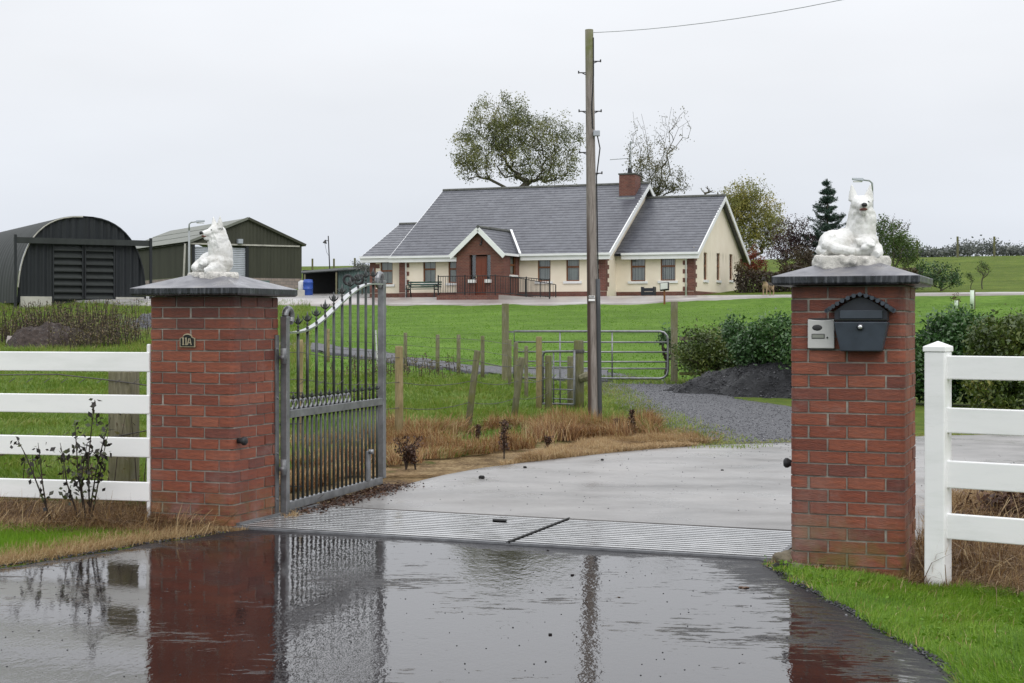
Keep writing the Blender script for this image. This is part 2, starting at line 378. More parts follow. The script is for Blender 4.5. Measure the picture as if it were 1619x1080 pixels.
l.new(col, p.inputs['Base Color']); p.inputs['Roughness'].default_value = .7; bump(n, l, p, f, .5, .01)
M_['plastic_dark'] = simple('dark_conduit', (.045, .05, .055), .5)
M_['cream'] = None
m, n, l, p = mat('cream_render'); M_['cream'] = m
stn = nzw(n, l, 3.0, 5, .7, (1.2, 1.2, .12)); ps = n.new('ShaderNodeSeparateXYZ'); l.new(posn(n), ps.inputs[0])
col = crmp(n, l, nzw(n, l, .8, 5, .6), [(.3, (.80, .71, .575)), (.7, (.88, .80, .67))])
dr = math2(n, l, 'MULTIPLY', math2(n, l, 'MULTIPLY', mrange(n, l, ps.outputs[2], 4.5, 5.15, 0, 1), mrange(n, l, ps.outputs[2], 5.2, 5.4, 1, 0)), mrange(n, l, stn, .45, .68, 0, .5))      # run-off stains below the gutter
l.new(mixc(n, l, dr, col, (.33, .29, .20)), p.inputs['Base Color']); p.inputs['Roughness'].default_value = .8; bump(n, l, p, nzw(n, l, 30, 3), .2, .02)
def brickwall(name, c1, c2, cm, sc=1.0, bw=.225, rh=.075):
    m, n, l, p = mat(name)
    tc = n.new('ShaderNodeTexCoord'); gn = n.new('ShaderNodeNewGeometry'); s1 = n.new('ShaderNodeSeparateXYZ'); l.new(tc.outputs['Object'], s1.inputs[0])
    cb = n.new('ShaderNodeCombineXYZ'); l.new(math2(n, l, 'ADD', s1.outputs[0], s1.outputs[1]), cb.inputs[0]); l.new(s1.outputs[2], cb.inputs[1])
    b = n.new('ShaderNodeTexBrick'); l.new(cb.outputs[0], b.inputs['Vector']); b.inputs['Scale'].default_value = 1
    b.inputs['Brick Width'].default_value = bw; b.inputs['Row Height'].default_value = rh; b.inputs['Mortar Size'].default_value = .008 * sc
    b.inputs['Color1'].default_value = (*c1, 1); b.inputs['Color2'].default_value = (*c2, 1); b.inputs['Mortar'].default_value = (*cm, 1); b.inputs['Bias'].default_value = -.1
    f = nzw(n, l, 2.5, 5, .7)
    l.new(mixc(n, l, 1.0, b.outputs['Color'], mixc(n, l, mrange(n, l, f, .3, .7, 0, 1), (.72, .72, .74), (1.2, 1.2, 1.15)), 'MULTIPLY'), p.inputs['Base Color'])
    p.inputs['Roughness'].default_value = .7; bump(n, l, p, b.outputs['Fac'], -.3, .02); return m
M_['hbrick'] = brickwall('house_brick', (.17, .052, .036), (.115, .034, .026), (.17, .12, .10))
M_['block'] = brickwall('shed_block', (.34, .27, .24), (.24, .20, .19), (.17, .155, .15), 2, .45, .225)
m, n, l, p = mat('roof_slate'); M_['slate'] = m
f = nzw(n, l, 5, 5, .7); f2 = nzw(n, l, .30, 4, .55)
tc = n.new('ShaderNodeTexCoord'); s1 = n.new('ShaderNodeSeparateXYZ'); l.new(tc.outputs['Object'], s1.inputs[0])
wv = n.new('ShaderNodeTexVoronoi'); mp = n.new('ShaderNodeMapping'); mp.inputs['Scale'].default_value = (3.2, 3.6, 6.0); l.new(tc.outputs['Object'], mp.inputs[0]); l.new(mp.outputs[0], wv.inputs['Vector']); wv.inputs['Scale'].default_value = 1
sr = n.new('ShaderNodeSeparateColor'); l.new(wv.outputs['Color'], sr.inputs[0])
col = crmp(n, l, sr.outputs[0], [(0, (.070, .073, .090)), (.5, (.088, .092, .110)), (1, (.108, .113, .134))])
col = mixc(n, l, 1.0, col, mixc(n, l, mrange(n, l, f2, .3, .7, 0, 1), (.82, .82, .84), (1.15, 1.15, 1.13)), 'MULTIPLY')
l.new(col, p.inputs['Base Color']); l.new(mrange(n, l, f, .3, .7, .28, .5), p.inputs['Roughness'])
M_['ridge'] = simple('ridge_tile', (.075, .078, .07), .6, .35, 3)
M_['upvc'] = simple('white_fascia', (.80, .81, .82), .4, .05, 1.5)
M_['sill'] = simple('painted_sill', (.78, .78, .78), .6, .05, 3)
M_['teak'] = simple('brown_frame', (.19, .068, .022), .45, .25, 5)
M_['door'] = simple('red_brown_door', (.155, .038, .019), .4, .18, 3)
M_['blind'] = simple('window_blind', (.62, .64, .62), .8, .12, 2)
M_['curtain'] = simple('net_curtain', (.50, .52, .48), .9, .15, 2)
M_['dark'] = simple('dark_room', (.02, .021, .022), .9)
m, n, l, p = mat('window_glass'); M_['glass'] = m
gl = n.new('ShaderNodeBsdfGlossy'); gl.inputs['Roughness'].default_value = .02; tr = n.new('ShaderNodeBsdfTransparent'); tr.inputs[0].default_value = (.82, .86, .85, 1)
mx = n.new('ShaderNodeMixShader'); fr = n.new('ShaderNodeFresnel'); fr.inputs[0].default_value = 1.5
l.new(math2(n, l, 'ADD', fr.outputs[0], .08), mx.inputs[0]); l.new(tr.outputs[0], mx.inputs[1]); l.new(gl.outputs[0], mx.inputs[2]); l.new(mx.outputs[0], n['Material Output'].inputs[0])
M_['hut'] = None
def sheet(name, lo, hi, rough=.5, streak=(.3,.3,.05), metal=0):
    m, n, l, p = mat(name)
    l.new(crmp(n, l, nzw(n, l, 3, 6, .7, streak), [(.3, lo), (.7, hi)]), p.inputs['Base Color']); p.inputs['Roughness'].default_value = rough; p.inputs['Metallic'].default_value = metal; return m
M_['hut'] = sheet('hut_black_sheet', (.005, .0075, .010), (.013, .017, .021), .7)
M_['hutroof'] = sheet('hut_roof_sheet', (.009, .012, .012), (.026, .032, .031), .65)
M_['shed'] = sheet('shed_green_sheet', (.026, .028, .017), (.050, .053, .034), .7)
M_['shedroof'] = sheet('shed_roof_sheet', (.115, .125, .105), (.175, .185, .155), .55)
M_['roller'] = sheet('roller_grey', (.30, .33, .37), (.42, .45, .50), .45)
M_['greensheet'] = sheet('teal_sheet', (.06, .10, .095), (.12, .19, .18), .55)
M_['plinth'] = simple('pale_plinth', (.42, .41, .37), .8, .2, 2)
M_['blue'] = simple('blue_drum', (.02, .07, .33), .4, .2, 4)
M_['benchgreen'] = simple('bench_green', (.015, .06, .042), .5, .2, 6)
M_['iron'] = simple('black_iron', (.012, .012, .013), .5, .3, 8)
M_['finial'] = simple('finial_metal', (.06, .065, .066), .4, .5, 30, metal=.4)
M_['tubeguard'] = simple('pale_guard', (.62, .72, .60), .5, .06, 5)
M_['lampgrey'] = simple('lamp_grey', (.30, .32, .33), .45, .1, 5)
M_['stone'] = simple('pale_stone', (.17, .145, .10), .8, .5, 9, bmp=.8)
M_['clod'] = simple('black_clod', (.010, .009, .009), .8, .4, 40, bmp=.5)
M_['leaf_drop'] = simple('fallen_leaf_brown', (.10, .055, .03), .6, .4, 60)
M_['wire'] = simple('rusty_wire', (.07, .065, .06), .6, .3, 30)
M_['bark'] = wood('tree_bark', [(.3, (.035, .03, .024)), (.5, (.075, .066, .05)), (.75, (.14, .125, .10))], .25, (6, 6, 1.2))
M_['twig'] = simple('dark_twig', (.035, .024, .018), .8, .4, 20)
M_['leaf_oak'] = leafmat('leaf_olive', [(0, (.07, .085, .035)), (.45, (.145, .165, .06)), (.8, (.22, .225, .07)), (1, (.30, .26, .075))])
M_['leaf_sparse'] = leafmat('leaf_sparse', [(0, (.06, .065, .03)), (.6, (.13, .13, .055)), (1, (.20, .175, .07))])
M_['leaf_autumn'] = leafmat('leaf_autumn', [(0, (.10, .12, .03)), (.4, (.20, .21, .05)), (.8, (.33, .29, .07)), (1, (.40, .26, .07))])
M_['leaf_purple'] = leafmat('leaf_purple', [(0, (.025, .010, .012)), (.6, (.06, .022, .024)), (1, (.12, .045, .03))])
M_['leaf_red'] = leafmat('leaf_red', [(0, (.10, .015, .012)), (.5, (.20, .028, .018)), (.8, (.22, .07, .02)), (1, (.12, .11, .02))])
M_['leaf_brown'] = leafmat('leaf_brown', [(0, (.022, .016, .010)), (.5, (.06, .04, .02)), (.85, (.085, .075, .022)), (1, (.15, .065, .025))])
M_['leaf_laurel'] = leafmat('leaf_laurel', [(0, (.016, .040, .012)), (.5, (.04, .10, .026)), (.8, (.075, .16, .045)), (1, (.15, .23, .08))], .15, .35)
M_['leaf_golden'] = leafmat('leaf_golden', [(0, (.022, .042, .010)), (.5, (.07, .11, .02)), (.85, (.15, .18, .04)), (1, (.27, .25, .06))], .15, .4)
M_['leaf_bush'] = leafmat('leaf_bush', [(0, (.025, .055, .010)), (.5, (.06, .11, .018)), (1, (.12, .17, .03))])
M_['leaf_grey'] = leafmat('leaf_far', [(0, (.10, .115, .11)), (.6, (.15, .165, .155)), (1, (.20, .21, .19))])  # pale grey-green carries the far haze of the skyline hedge in its colour
M_['needle'] = leafmat('needle', [(0, (.014, .036, .026)), (.6, (.03, .07, .048)), (1, (.07, .12, .08))], .1)
M_['leaf_weed'] = leafmat('leaf_weed', [(0, (.045, .034, .022)), (.45, (.11, .085, .042)), (.8, (.16, .15, .05)), (1, (.20, .12, .075))], .2)
M_['leaf_briar'] = leafmat('leaf_briar', [(0, (.010, .008, .008)), (.55, (.022, .018, .014)), (.8, (.04, .05, .018)), (1, (.08, .10, .03))], .1)
M_['blade_lawn'] = leafmat('blade_green', [(0, (.075, .17, .008)), (.4, (.14, .28, .014)), (.8, (.24, .38, .035)), (.95, (.36, .44, .09)), (1, (.45, .40, .16))], .35)
M_['blade_past'] = leafmat('blade_pasture', [(0, (.08, .15, .014)), (.5, (.14, .23, .026)), (.8, (.22, .26, .05)), (1, (.32, .27, .11))], .3)
M_['blade_hay'] = leafmat('blade_hay', [(0, (.10, .055, .028)), (.3, (.25, .145, .065)), (.6, (.42, .29, .14)), (1, (.60, .47, .28))], .3)
M_['blade_rust'] = leafmat('blade_rust', [(0, (.13, .06, .025)), (.3, (.26, .125, .045)), (.6, (.42, .26, .11)), (.8, (.52, .40, .22)), (.9, (.22, .24, .06)), (1, (.12, .19, .03))], .3)
M_['dock'] = leafmat('dock_brown', [(0, (.025, .012, .009)), (.6, (.065, .03, .018)), (1, (.14, .07, .035))], .1)

# ------------------------------------------------------------------ ground sheet
A0 = Vector((-1.903, 10.56, 0)); GA = R(-20.0); GU = Vector((math.cos(GA), math.sin(GA), 0)); GV = Vector((-math.sin(GA), math.cos(GA), 0))
def tw(x, y): q = Vector((x, y, 0)) - A0; return q.dot(GU), q.dot(GV)
def wt(t, w): q = A0 + GU * t + GV * w; return q.x, q.y
def steps(a, b, s0, grow):
    out = [a]; s = s0
    while out[-1] < b: out.append(out[-1] + s); s *= grow
    return out
ys = [-300, -120, -60, -30, -14, -6, -2] + [y for y in steps(0, 14, .35, 1.0)] + steps(14.3, 600, .4, 1.018)
xs = steps(0.2, 420, .35, 1.035); xs = [-x for x in xs[::-1]] + xs
GXX, GYY = np.meshgrid(np.array(xs), np.array(ys))
# concrete drive outline (left kerb of the drive, then far edge) as seen from the gate
DRV = [gp(*q) for q in [(486, 806), (545, 793), (605, 779), (655, 765), (700, 753), (760, 742), (830, 733), (900, 725), (980, 716), (1050, 710), (1110, 706), (1180, 703.5), (1248, 701.5), (1340, 697), (1460, 691), (1619, 687), (1800, 683)]]
def seg_dist(px_, py_, pts):
    d = np.full(np.shape(px_), 1e9)
    for (ax, ay), (bx, by) in zip(pts[:-1], pts[1:]):
        dx, dy = bx - ax, by - ay; t = np.clip(((px_ - ax) * dx + (py_ - ay) * dy) / (dx * dx + dy * dy), 0, 1)
        d = np.minimum(d, np.hypot(px_ - ax - t * dx, py_ - ay - t * dy))
    return d
LFENCE = [(-2.5, 10.95), (-6.0, 12.0)]; RFENCE = [(2.4, 8.85), (4.4, 7.3)]
def zones(X, Y):
    d = hd(X, Y)
    mown = np.clip((d + 42.5) / 1.5, 0, 1) * np.clip((3 - d) / 2, 0, 1) * np.clip((X + 16 + .0 * Y) / 3, 0, 1)
    mown = np.maximum(mown, np.where(Y < 10.6, 1, 0))                  # verges by the road
    dd = seg_dist(X, Y, DRV[:13]); left = X < np.interp(Y, [q[1] for q in DRV], [q[0] for q in DRV])
    hay = np.clip(1.15 - dd / np.interp(Y, [11, 14, 21, 25], [1.2, 1.6, 3.2, 2.2]), 0, 1) * (Y < 24) * (Y > 10.7) * np.clip((3.0 - X) / 1.2, 0, 1)
    hay = np.maximum(hay, np.clip(1.5 - seg_dist(X, Y, LFENCE) / .7, 0, 1)); hay = np.maximum(hay, np.clip(1.8 - seg_dist(X, Y, RFENCE) / .55, 0, 1) * (Y > -1.25 * X + 11.75))
    hay = np.maximum(hay, ((X > 2.2) & (Y > 9.3) & (Y < 14) & (Y > -1.25 * X + 12.2)) * 1.0)
    hay = np.maximum(hay, np.clip(1 - np.abs(d + 43.5) / 1.6, 0, 1) * .55)
    hay = np.maximum(hay, np.clip(1 - np.abs(d - 9) / 3, 0, 1) * (X < -8) * .8)
    hay = np.maximum(hay, np.clip(1.1 - np.hypot((X + .85) / 2.2, (Y - 27.5) / 1.6), 0, 1) * .85)
    soil = np.clip(1.2 - np.hypot((X + 15.8) / 3.2, (Y - 49) / 2.5), 0, 1) * .0 + np.clip(1 - seg_dist(X, Y, [wt(-.1, .7), wt(.25, 1.4), wt(.55, 3.3)]) / .28, 0, 1)
    soil = np.maximum(soil, np.clip(1.1 - np.hypot((X - 19.5) / 2.4, (Y - 66.5) / 1.0), 0, 1) * .6)
    return mown, hay, soil
mz, hz, sz = zones(GXX, GYY)
GZ = gz(GXX, GYY) + np.where(GYY > 11.5, (fbm(GXX * .9, GYY * .9, 5) - 1.15) * .04 * np.clip((GYY - 11.5) / 3, 0, 1), 0)
_tt = (GXX - A0.x) * GU.x + (GYY - A0.y) * GU.y; _ww = (GXX - A0.x) * GV.x + (GYY - A0.y) * GV.y
GZ = GZ - .35 * ((_tt > .12) & (_tt < 3.6) & (_ww > .08) & (_ww < 1.18))      # the pit below the cattle grid
nx, ny = len(xs), len(ys)
idx = np.arange(nx * ny).reshape(ny, nx)
F = np.stack([idx[:-1, :-1], idx[:-1, 1:], idx[1:, 1:], idx[1:, :-1]], -1).reshape(-1, 4)
ground = fastmesh('ground', np.stack([GXX, GYY, GZ], -1).reshape(-1, 3), F, M_['ground'], dict(mown=mz.ravel(), hay=hz.ravel(), soil=sz.ravel()), smooth=True)
tag(ground, kind='structure')

def strip(name, La, Lb, mat_, dz=.006, nc=10, ns=60, attrs=None, rough=0.0):
    ns = int(ns * 2.5)
    """a paved sheet between two edge lines, draped on the land"""
    def resample(P, k):
        P = np.array(P, float); s = np.r_[0, np.cumsum(np.hypot(*np.diff(P, axis=0).T))]; q = np.linspace(0, s[-1], k)
        return np.stack([np.interp(q, s, P[:, 0]), np.interp(q, s, P[:, 1])], -1)
    a, b = resample(La, ns), resample(Lb, ns)
    t = np.linspace(0, 1, nc)[None, :, None]; G = a[:, None] * (1 - t) + b[:, None] * t
    if rough:
        j = (fbm(G[:, :, 0] * .8, G[:, :, 1] * .8, 77) - .5) * rough; k2 = np.zeros_like(j); k2[:, 0] = 1; k2[:, -1] = 1
        G[:, :, 0] += j * k2; G[:, :, 1] += j * k2
    G = np.concatenate([G[:, :1], G, G[:, -1:]], 1); nc += 2; Z_ = gz(G[:, :, 0], G[:, :, 1]) + dz; Z_[:, 0] -= .35; Z_[:, -1] -= .35
    V = np.concatenate([G, Z_[..., None]], -1).reshape(-1, 3)
    i = np.arange(ns * nc).reshape(ns, nc); F = np.stack([i[:-1, :-1], i[:-1, 1:], i[1:, 1:], i[1:, :-1]], -1).reshape(-1, 4)
    return tag(fastmesh(name, V, F, mat_, attrs(V) if attrs else None), kind='structure')
# tarmac apron: between its two grass edges, up to the cattle grid
LE = [gp(372, 839), gp(300, 851), gp(225, 861), gp(120, 879), gp(0, 897), gp(-160, 920), (-9, 7.6), (-30, 5.5), (-60, 1)]
RE = [gp(1222, 891), gp(1250, 913), gp(1290, 938), gp(1330, 960), gp(1378, 984), gp(1420, 1010), gp(1475, 1040), gp(1530, 1080), gp(1600, 1150), (4.5, 3.2), (30, -18)]
LEw = sorted([(tw(*q)[1], tw(*q)[0]) for q in LE[:6]] + [(-6.2, -7.0)]); REw = sorted([(tw(*q)[1], tw(*q)[0]) for q in RE[:10]])
def tl(w): return np.interp(w, [a for a, b in LEw], [b for a, b in LEw])
def trr(w): return np.interp(w, [a for a, b in REw], [b for a, b in REw])
ws = np.linspace(.02, -6.0, 76); V = []; ED = []
cols = np.r_[0, .02, .05, .09, .14, np.linspace(.2, .8, 21), .86, .91, .95, .98, 1]
for w in ws:
    a, b = tl(min(w, 0)), trr(min(w, 0))
    a += (vnoise(w * 5, 3.3, 8) - .5) * .07; b += (vnoise(w * 5, 9.1, 9) - .5) * .07
    for c in cols:
        t = a + (b - a) * c; x, y = wt(t, w); V.append((x, y, gzf(x, y) + .012 - (.014 if c in (0, 1) else 0)))
        ED.append(max(np.interp((t - a), [0, .10, .35], [.75, .42, 0]), np.interp(b - t, [0, .12, .30, .75], [.85, .6, .38, -.05]), np.interp(w, [-.28, -.12, .05], [0, .34, .5])))
k = len(cols); i = np.arange(len(ws) * k).reshape(len(ws), k)
F = np.stack([i[:-1, :-1], i[:-1, 1:], i[1:, 1:], i[1:, :-1]], -1).reshape(-1, 4)
tag(fastmesh('tarmac_apron', V, F, M_['tarmac'], dict(edge=ED)), kind='structure')
strip('road', [wt(-40, -5.9), wt(tl(-5.9), -5.9), wt(trr(-5.9), -5.9), wt(40, -5.9)], [wt(-40, -10), wt(-2, -10), wt(5, -10), wt(40, -10)], M_['tarmac'], .010, 12, 60)
strip('verge_beyond_road', [wt(-40, -10), wt(40, -10)], [wt(-40, -10.4), wt(40, -10.4)], M_['concrete'], .10, 3, 10)
# concrete drive
near = [wt(.35, 1.22), wt(1.6, 1.22), wt(3.2, 1.22), wt(4.6, 1.22), wt(5.2, 1.9), gp(1500, 772), gp(1619, 771), gp(1800, 770)]
# both edges sampled by their share of the length, so the quads run across the drive
strip('concrete_drive', DRV, near, M_['concrete'], .012, 26, 60, rough=.12)
# gravel track from the drive to the field gate, and the lane running left behind the wire fence
TL = [gp(1130, 708), gp(1110, 700), gp(1085, 685), gp(1040, 668), gp(1000, 650), gp(972, 634), gp(955, 620), gp(935, 609), gp(900, 602), gp(840, 597)]
TR = [gp(1420, 696), gp(1400, 680), gp(1330, 660), gp(1260, 645), gp(1170, 632), gp(1110, 618), gp(1075, 607), gp(1055, 601), gp(1010, 594), gp(960, 589)]
strip('gravel_track', TL, TR, M_['gravel'], .008, 14, 70, rough=.7)
strip('gravel_lane', [gp(960, 606), gp(800, 597), gp(700, 583), gp(620, 573), gp(540, 562), gp(460, 551), gp(300, 540), gp(180, 515)],
      [gp(960, 588), gp(800, 583), gp(700, 574), gp(620, 562), gp(540, 549), gp(460, 543), gp(300, 524), gp(180, 497)], M_['gravel'], .05, 8, 70, rough=.9)
# terrace round the bungalow and the farm yard
def hl(s, d): return HX + UX * s + VX * d, HY + UY * s + VY * d
strip('terrace', [hl(-26, -4.0), hl(-14, -4.0), hl(-4, -4.1), hl(3, -4.0), hl(9, -2.2), hl(16, -1.5), hl(48, -1.8)], [hl(-26, 0), hl(-14, 0), hl(-4, 0), hl(3, .2), hl(9, .6), hl(16, 2.2), hl(48, 2.6)], M_['terrace'], .05, 14, 90, rough=.5)
strip('farm_yard', [hl(-34, -1.5), hl(-26, -4.0), hl(-14.2, -1.5)], [hl(-34, 14), hl(-26, 14), hl(-14.2, 12)], M_['concrete'], .055, 14, 30)

# ------------------------------------------------------------------ brick gate piers
def brick_mesh():
    b = MB(); hx, hy, hz_ = .1075, .05125, .0325; c = .006
    # face with a rounded arris, a slightly dished drag face
    P = []
    for z in (-hz_, hz_):
        for x, y in ((-hx, -hy + c), (-hx + c, -hy), (hx - c, -hy), (hx, -hy + c), (hx, hy), (-hx, hy)): P.append((x, y, z))
    b.add(P, [(5, 4, 3, 2, 1, 0), (6, 7, 8, 9, 10, 11)] + [(i, (i + 1) % 6, 6 + (i + 1) % 6, 6 + i) for i in range(6)])
    return b.mesh('brick', M_['brick'])
def brick_corner_mesh():
    b = MB(); hx, hy, hz_, r = .1075, .05125, .0325, .040; P = [(-hx, -hy)]
    for k in range(6):
        a = R(-90 + 90 * k / 5); P.append((hx - r + r * math.cos(a), -hy + r + r * math.sin(a)))
    P += [(hx, hy), (-hx, hy)]; k = len(P)
    b.add([(x, y, z) for z in (-hz_, hz_) for x, y in P], [tuple(range(k - 1, -1, -1)), tuple(range(k, 2 * k))] + [(i, (i + 1) % k, k + (i + 1) % k, k + i) for i in range(k)])
    return b.mesh('bullnose_brick', M_['brick'])
BM, BCM = brick_mesh(), brick_corner_mesh()
def pier(label, ox, oy, ztop, courses, z_first, capl):
    W = .665; t = thing('gate_pier', label, 'gate pier', (ox, oy, 0), GA, 'brick gate piers at the entrance')
    mb = MB(); a_, c_, d_ = .006, .030, W - .006; oc = [(c_, a_), (W - c_, a_), (d_, c_), (d_, W - c_), (W - c_, d_), (c_, d_), (a_, W - c_), (a_, c_)]
    mb.add([(x, y, z) for z in (-.2, ztop - .004) for x, y in oc], [tuple(range(7, -1, -1)), tuple(range(8, 16))] + [(i, (i + 1) % 8, 8 + (i + 1) % 8, 8 + i) for i in range(8)]); mb.build('mortar_core', M_['mortar'], t)
    for k in range(courses):
        z = z_first + .075 * k + .0325
        for s in range(4):                                     # four faces, turning about the pier's middle
            Ms = Matrix.Translation((W / 2, W / 2, 0)) @ Matrix.Rotation(s * math.pi / 2, 4, 'Z') @ Matrix.Translation((-W / 2, -W / 2, 0))
            three = (k + s) % 2 == 0
            xsb = [.1075, .3325, .5575] if three else [.2200, .4450]
            for q, xb in enumerate(xsb):
                M = Ms @ Matrix.Translation((xb + rng.uniform(-.002, .002), .05125 + rng.uniform(-.003, .002), z + rng.uniform(-.0015, .0015))) @ Matrix.Rotation(R(rng.uniform(-.5, .5)), 4, 'Y')
                me = BM
                if three and q == 2: me = BCM
                if three and q == 0: me = BCM; M = M @ Matrix.Rotation(math.pi, 4, 'Y')
                link('brick', me, t, M)
    c = MB(); o = .095; e = .012
    z0, z1, z2 = ztop, ztop + .052, ztop + .150
    ring = lambda d, z: [(-o + d, -o + d, z), (W + o - d, -o + d, z), (W + o - d, W + o - d, z), (-o + d, W + o - d, z)]
    c.add(ring(e, z0) + ring(0, z0 + .012) + ring(0, z1) + ring(.30, z2), [(3, 2, 1, 0), (12, 13, 14, 15)] + [(i + 4 * k, (i + 1) % 4 + 4 * k, (i + 1) % 4 + 4 * k + 4, i + 4 * k + 4) for k in range(3) for i in range(4)])
    cp = c.build('capstone', M_['cap'], t, bevel=.004); cp['label'] = capl
    return t
A_ = wt(-.665, 0)
PL = pier('left brick gate pier with the house number 11A and a sloping dark capstone', A_[0], A_[1], 1.675, 23, -.05, 'wet dark capstone with black runs down its edge')
RX, RY = 1.658, 9.232
PR = pier('right brick gate pier carrying the blue-grey letterbox and silver intercom', RX, RY, 1.710, 23, -.015, 'wet dark capstone with a moulded edge')
def pier_pt(P, x, y, z): return Vector((P.location.x, P.location.y, 0)) + GU * x + GV * y + Vector((0, 0, z))

# ------------------------------------------------------------------ reclining dog statues
def metalize(o, voxel, smooth_it=4):
    r = o.modifiers.new('remesh', 'REMESH'); r.mode = 'VOXEL'; r.voxel_size = voxel; r.use_smooth_shade = True
    s = o.modifiers.new('smooth', 'SMOOTH'); s.iterations = smooth_it; s.factor = .5
def rot(x=0, y=0, z=0): return Matrix.Rotation(R(z), 4, 'Z') @ Matrix.Rotation(R(y), 4, 'Y') @ Matrix.Rotation(R(x), 4, 'X')
FUR = bpy.data.textures.new('fur_relief', 'CLOUDS'); FUR.noise_scale = .014; FUR.noise_depth = 3
def statue(label, loc, rz):
    t = thing('dog_statue', label, 'statue', loc, rz, 'white dog statues on the gate piers')
    b = MB()
    b.ell((-.095, .02, .125), (.088, .092, .082)); b.ell((-.02, .035, .135), (.115, .078, .085)); b.ell((-.085, -.055, .105), (.075, .03, .06), rot(0, -25, 0))
    b.ell((.052, .030, .195), (.082, .100, .15), rot(4, -3, 0)); b.ell((.050, .014, .285), (.072, .080, .092)); b.ell((.06, .02, .12), (.085, .11, .09))      # chest and ruff
    b.ell((.045, -.012, .352), (.060, .056, .052)); b.ell((.045, .03, .33), (.055, .05, .07))                        # skull and nape
    b.tube([(.040, -.04, .342), (.034, -.085, .334), (.030, -.112, .331)], [.040, .030, .023], 10)                   # muzzle
    b.tube([(.042, -.045, .316), (.034, -.085, .302), (.032, -.100, .301)], [.026, .019, .013], 8)                   # lower jaw
    for sx, ln in ((-1, 0), (1, 0)):
        cx_ = .045 + sx * .040
        b.tube([(cx_, .002, .375), (cx_ + sx * .004, .004, .41), (cx_ + sx * .012, .0, .474)], [.030, .023, .002], 8)
    b.ell((.0, -.02, .075), (.150, .095, .045)); b.ell((.105, -.03, .075), (.045, .085, .048))                        # folded flanks
    b.tube([(-.135, .01, .15), (-.150, -.05, .11), (-.11, -.10, .085), (-.02, -.115, .07)], [.042, .036, .032, .026], 10)   # hind leg along the front
    b.tube([(.105, -.02, .13), (.065, -.085, .135), (-.015, -.10, .125), (.0, -.105, .122)], [.034, .030, .024, .022], 10)  # forearm folded across
    b.ell((.060, -.118, .118), (.034, .028, .026)); b.ell((.035, -.128, .095), (.026, .022, .02))
    b.tube([(.12, -.02, .10), (.11, -.09, .065), (.085, -.125, .052)], [.036, .032, .026], 10)
    for k in range(3): b.ell((.045 + .016 * k, -.143, .112 - .004 * k), (.008, .012, .011))
    b.tube([(-.15, .07, .10), (-.175, .0, .085), (-.155, -.07, .065)], [.03, .028, .018], 8)                          # tail
    nrv = np.random.RandomState(3)
    for k in range(60):                                                                                               # tufts of the ruff and coat
        a = nrv.uniform(-2.6, -.5); zz = nrv.uniform(.12, .31); rr = .062 + .01 * math.sin(zz * 30)
        c = Vector((.052 + rr * 1.02 * math.cos(a), .01 + rr * math.sin(a), zz)); b.ell(c, (.010, .010, .026), rot(12, 0, 0), 8, 6)
    o = b.build('body', M_['statue'], t, True); metalize(o, .0050, 2); dm = o.modifiers.new('coat', 'DISPLACE'); dm.texture = FUR; dm.strength = .0032; dm.mid_level = .5; dm.texture_coords = 'LOCAL'
    q = MB(); q.ell((.030, -.126, .340), (.016, .012, .013)); q.build('nose', M_['black'], t, True)
    q = MB(); q.ell((.032, -.098, .3155), (.021, .024, .009), rot(-6, 0, 0)); q.build('mouth', M_['mouth'], t, True)
    q = MB()
    for sx in (-1, 1): q.ell((.045 + sx * .024, -.058, .362), (.007, .006, .005))
    q.build('eyes', M_['darkgrey'], t, True)
    q = MB(); nrv = np.random.RandomState(9)
    q.prism([(-.19, -.03), (.165, -.055), (.18, .02), (.165, .05), (-.185, .05), (-.20, .02)], -.125, .12)
    for k in range(70):
        a = nrv.uniform(0, 6.28); q.ell((-.01 + .185 * math.cos(a), -.01 + .125 * math.sin(a), nrv.uniform(-.03, .045)), (.022, .022, .02), None, 7, 5)
    o = q.build('base', M_['statue_base'], t, True); metalize(o, .0075, 2)
    return t
statue('white reclining dog statue turned to its left on the number 11A pier', pier_pt(PL, .355, .27, 1.797), R(-50)).scale = (.92, .92, .94)
s2 = statue('white reclining dog statue facing the road on the letterbox pier', pier_pt(PR, .335, .24, 1.836), R(2))
s2.scale = (1.12, 1.1, 1.04)

# ------------------------------------------------------------------ letterbox, intercom, number plate, stops
def on_pier(P, name, label, cat, x, z, y=0.0): 
    q = pier_pt(P, x, y, z); return thing(name, label, cat, q, GA)
zr = lambda py: CAMZ + (PCY - py) / FPX * 9.12
t = on_pier(PR, 'letterbox', 'blue-grey house-shaped letterbox with a scalloped roof on the right pier', 'letterbox', .425, zr(555), 0)
w0, w1 = .118, .165; zb, zs, ze, zt = 0.0, .172, .232, .315
b = MB(); b.add([(-w0, -.095, zb), (w0, -.095, zb), (w1 - .01, -.115, zs), (-w1 + .01, -.115, zs), (-w0, -.003, zb), (w0, -.003, zb), (w1 - .01, -.003, zs), (-w1 + .01, -.003, zs)],
      [(0, 1, 2, 3), (4, 7, 6, 5), (0, 4, 5, 1), (1, 5, 6, 2), (2, 6, 7, 3), (3, 7, 4, 0)]); b.build('body', M_['postbox'], t, bevel=.006)
b = MB(); arch = [(-.150, zs + .006), (.150, zs + .006), (.150, ze)]; n_ = 14
for k in range(n_ + 1):
    a = math.pi * k / n_; xx = math.cos(a); arch.append((.150 * xx, ze + (zt - ze) * (1 - abs(xx) ** 1.5)))
b.prism(arch[:3] + arch[4:-1] + [(-.150, ze)], -.100, -.003); b.build('hood', M_['postbox_dark'], t)
b = MB(); b.box(-.118, .125, -.112, -.1, zs + .018, zs + .066); b.build('flap', M_['postbox'], t, bevel=.003)
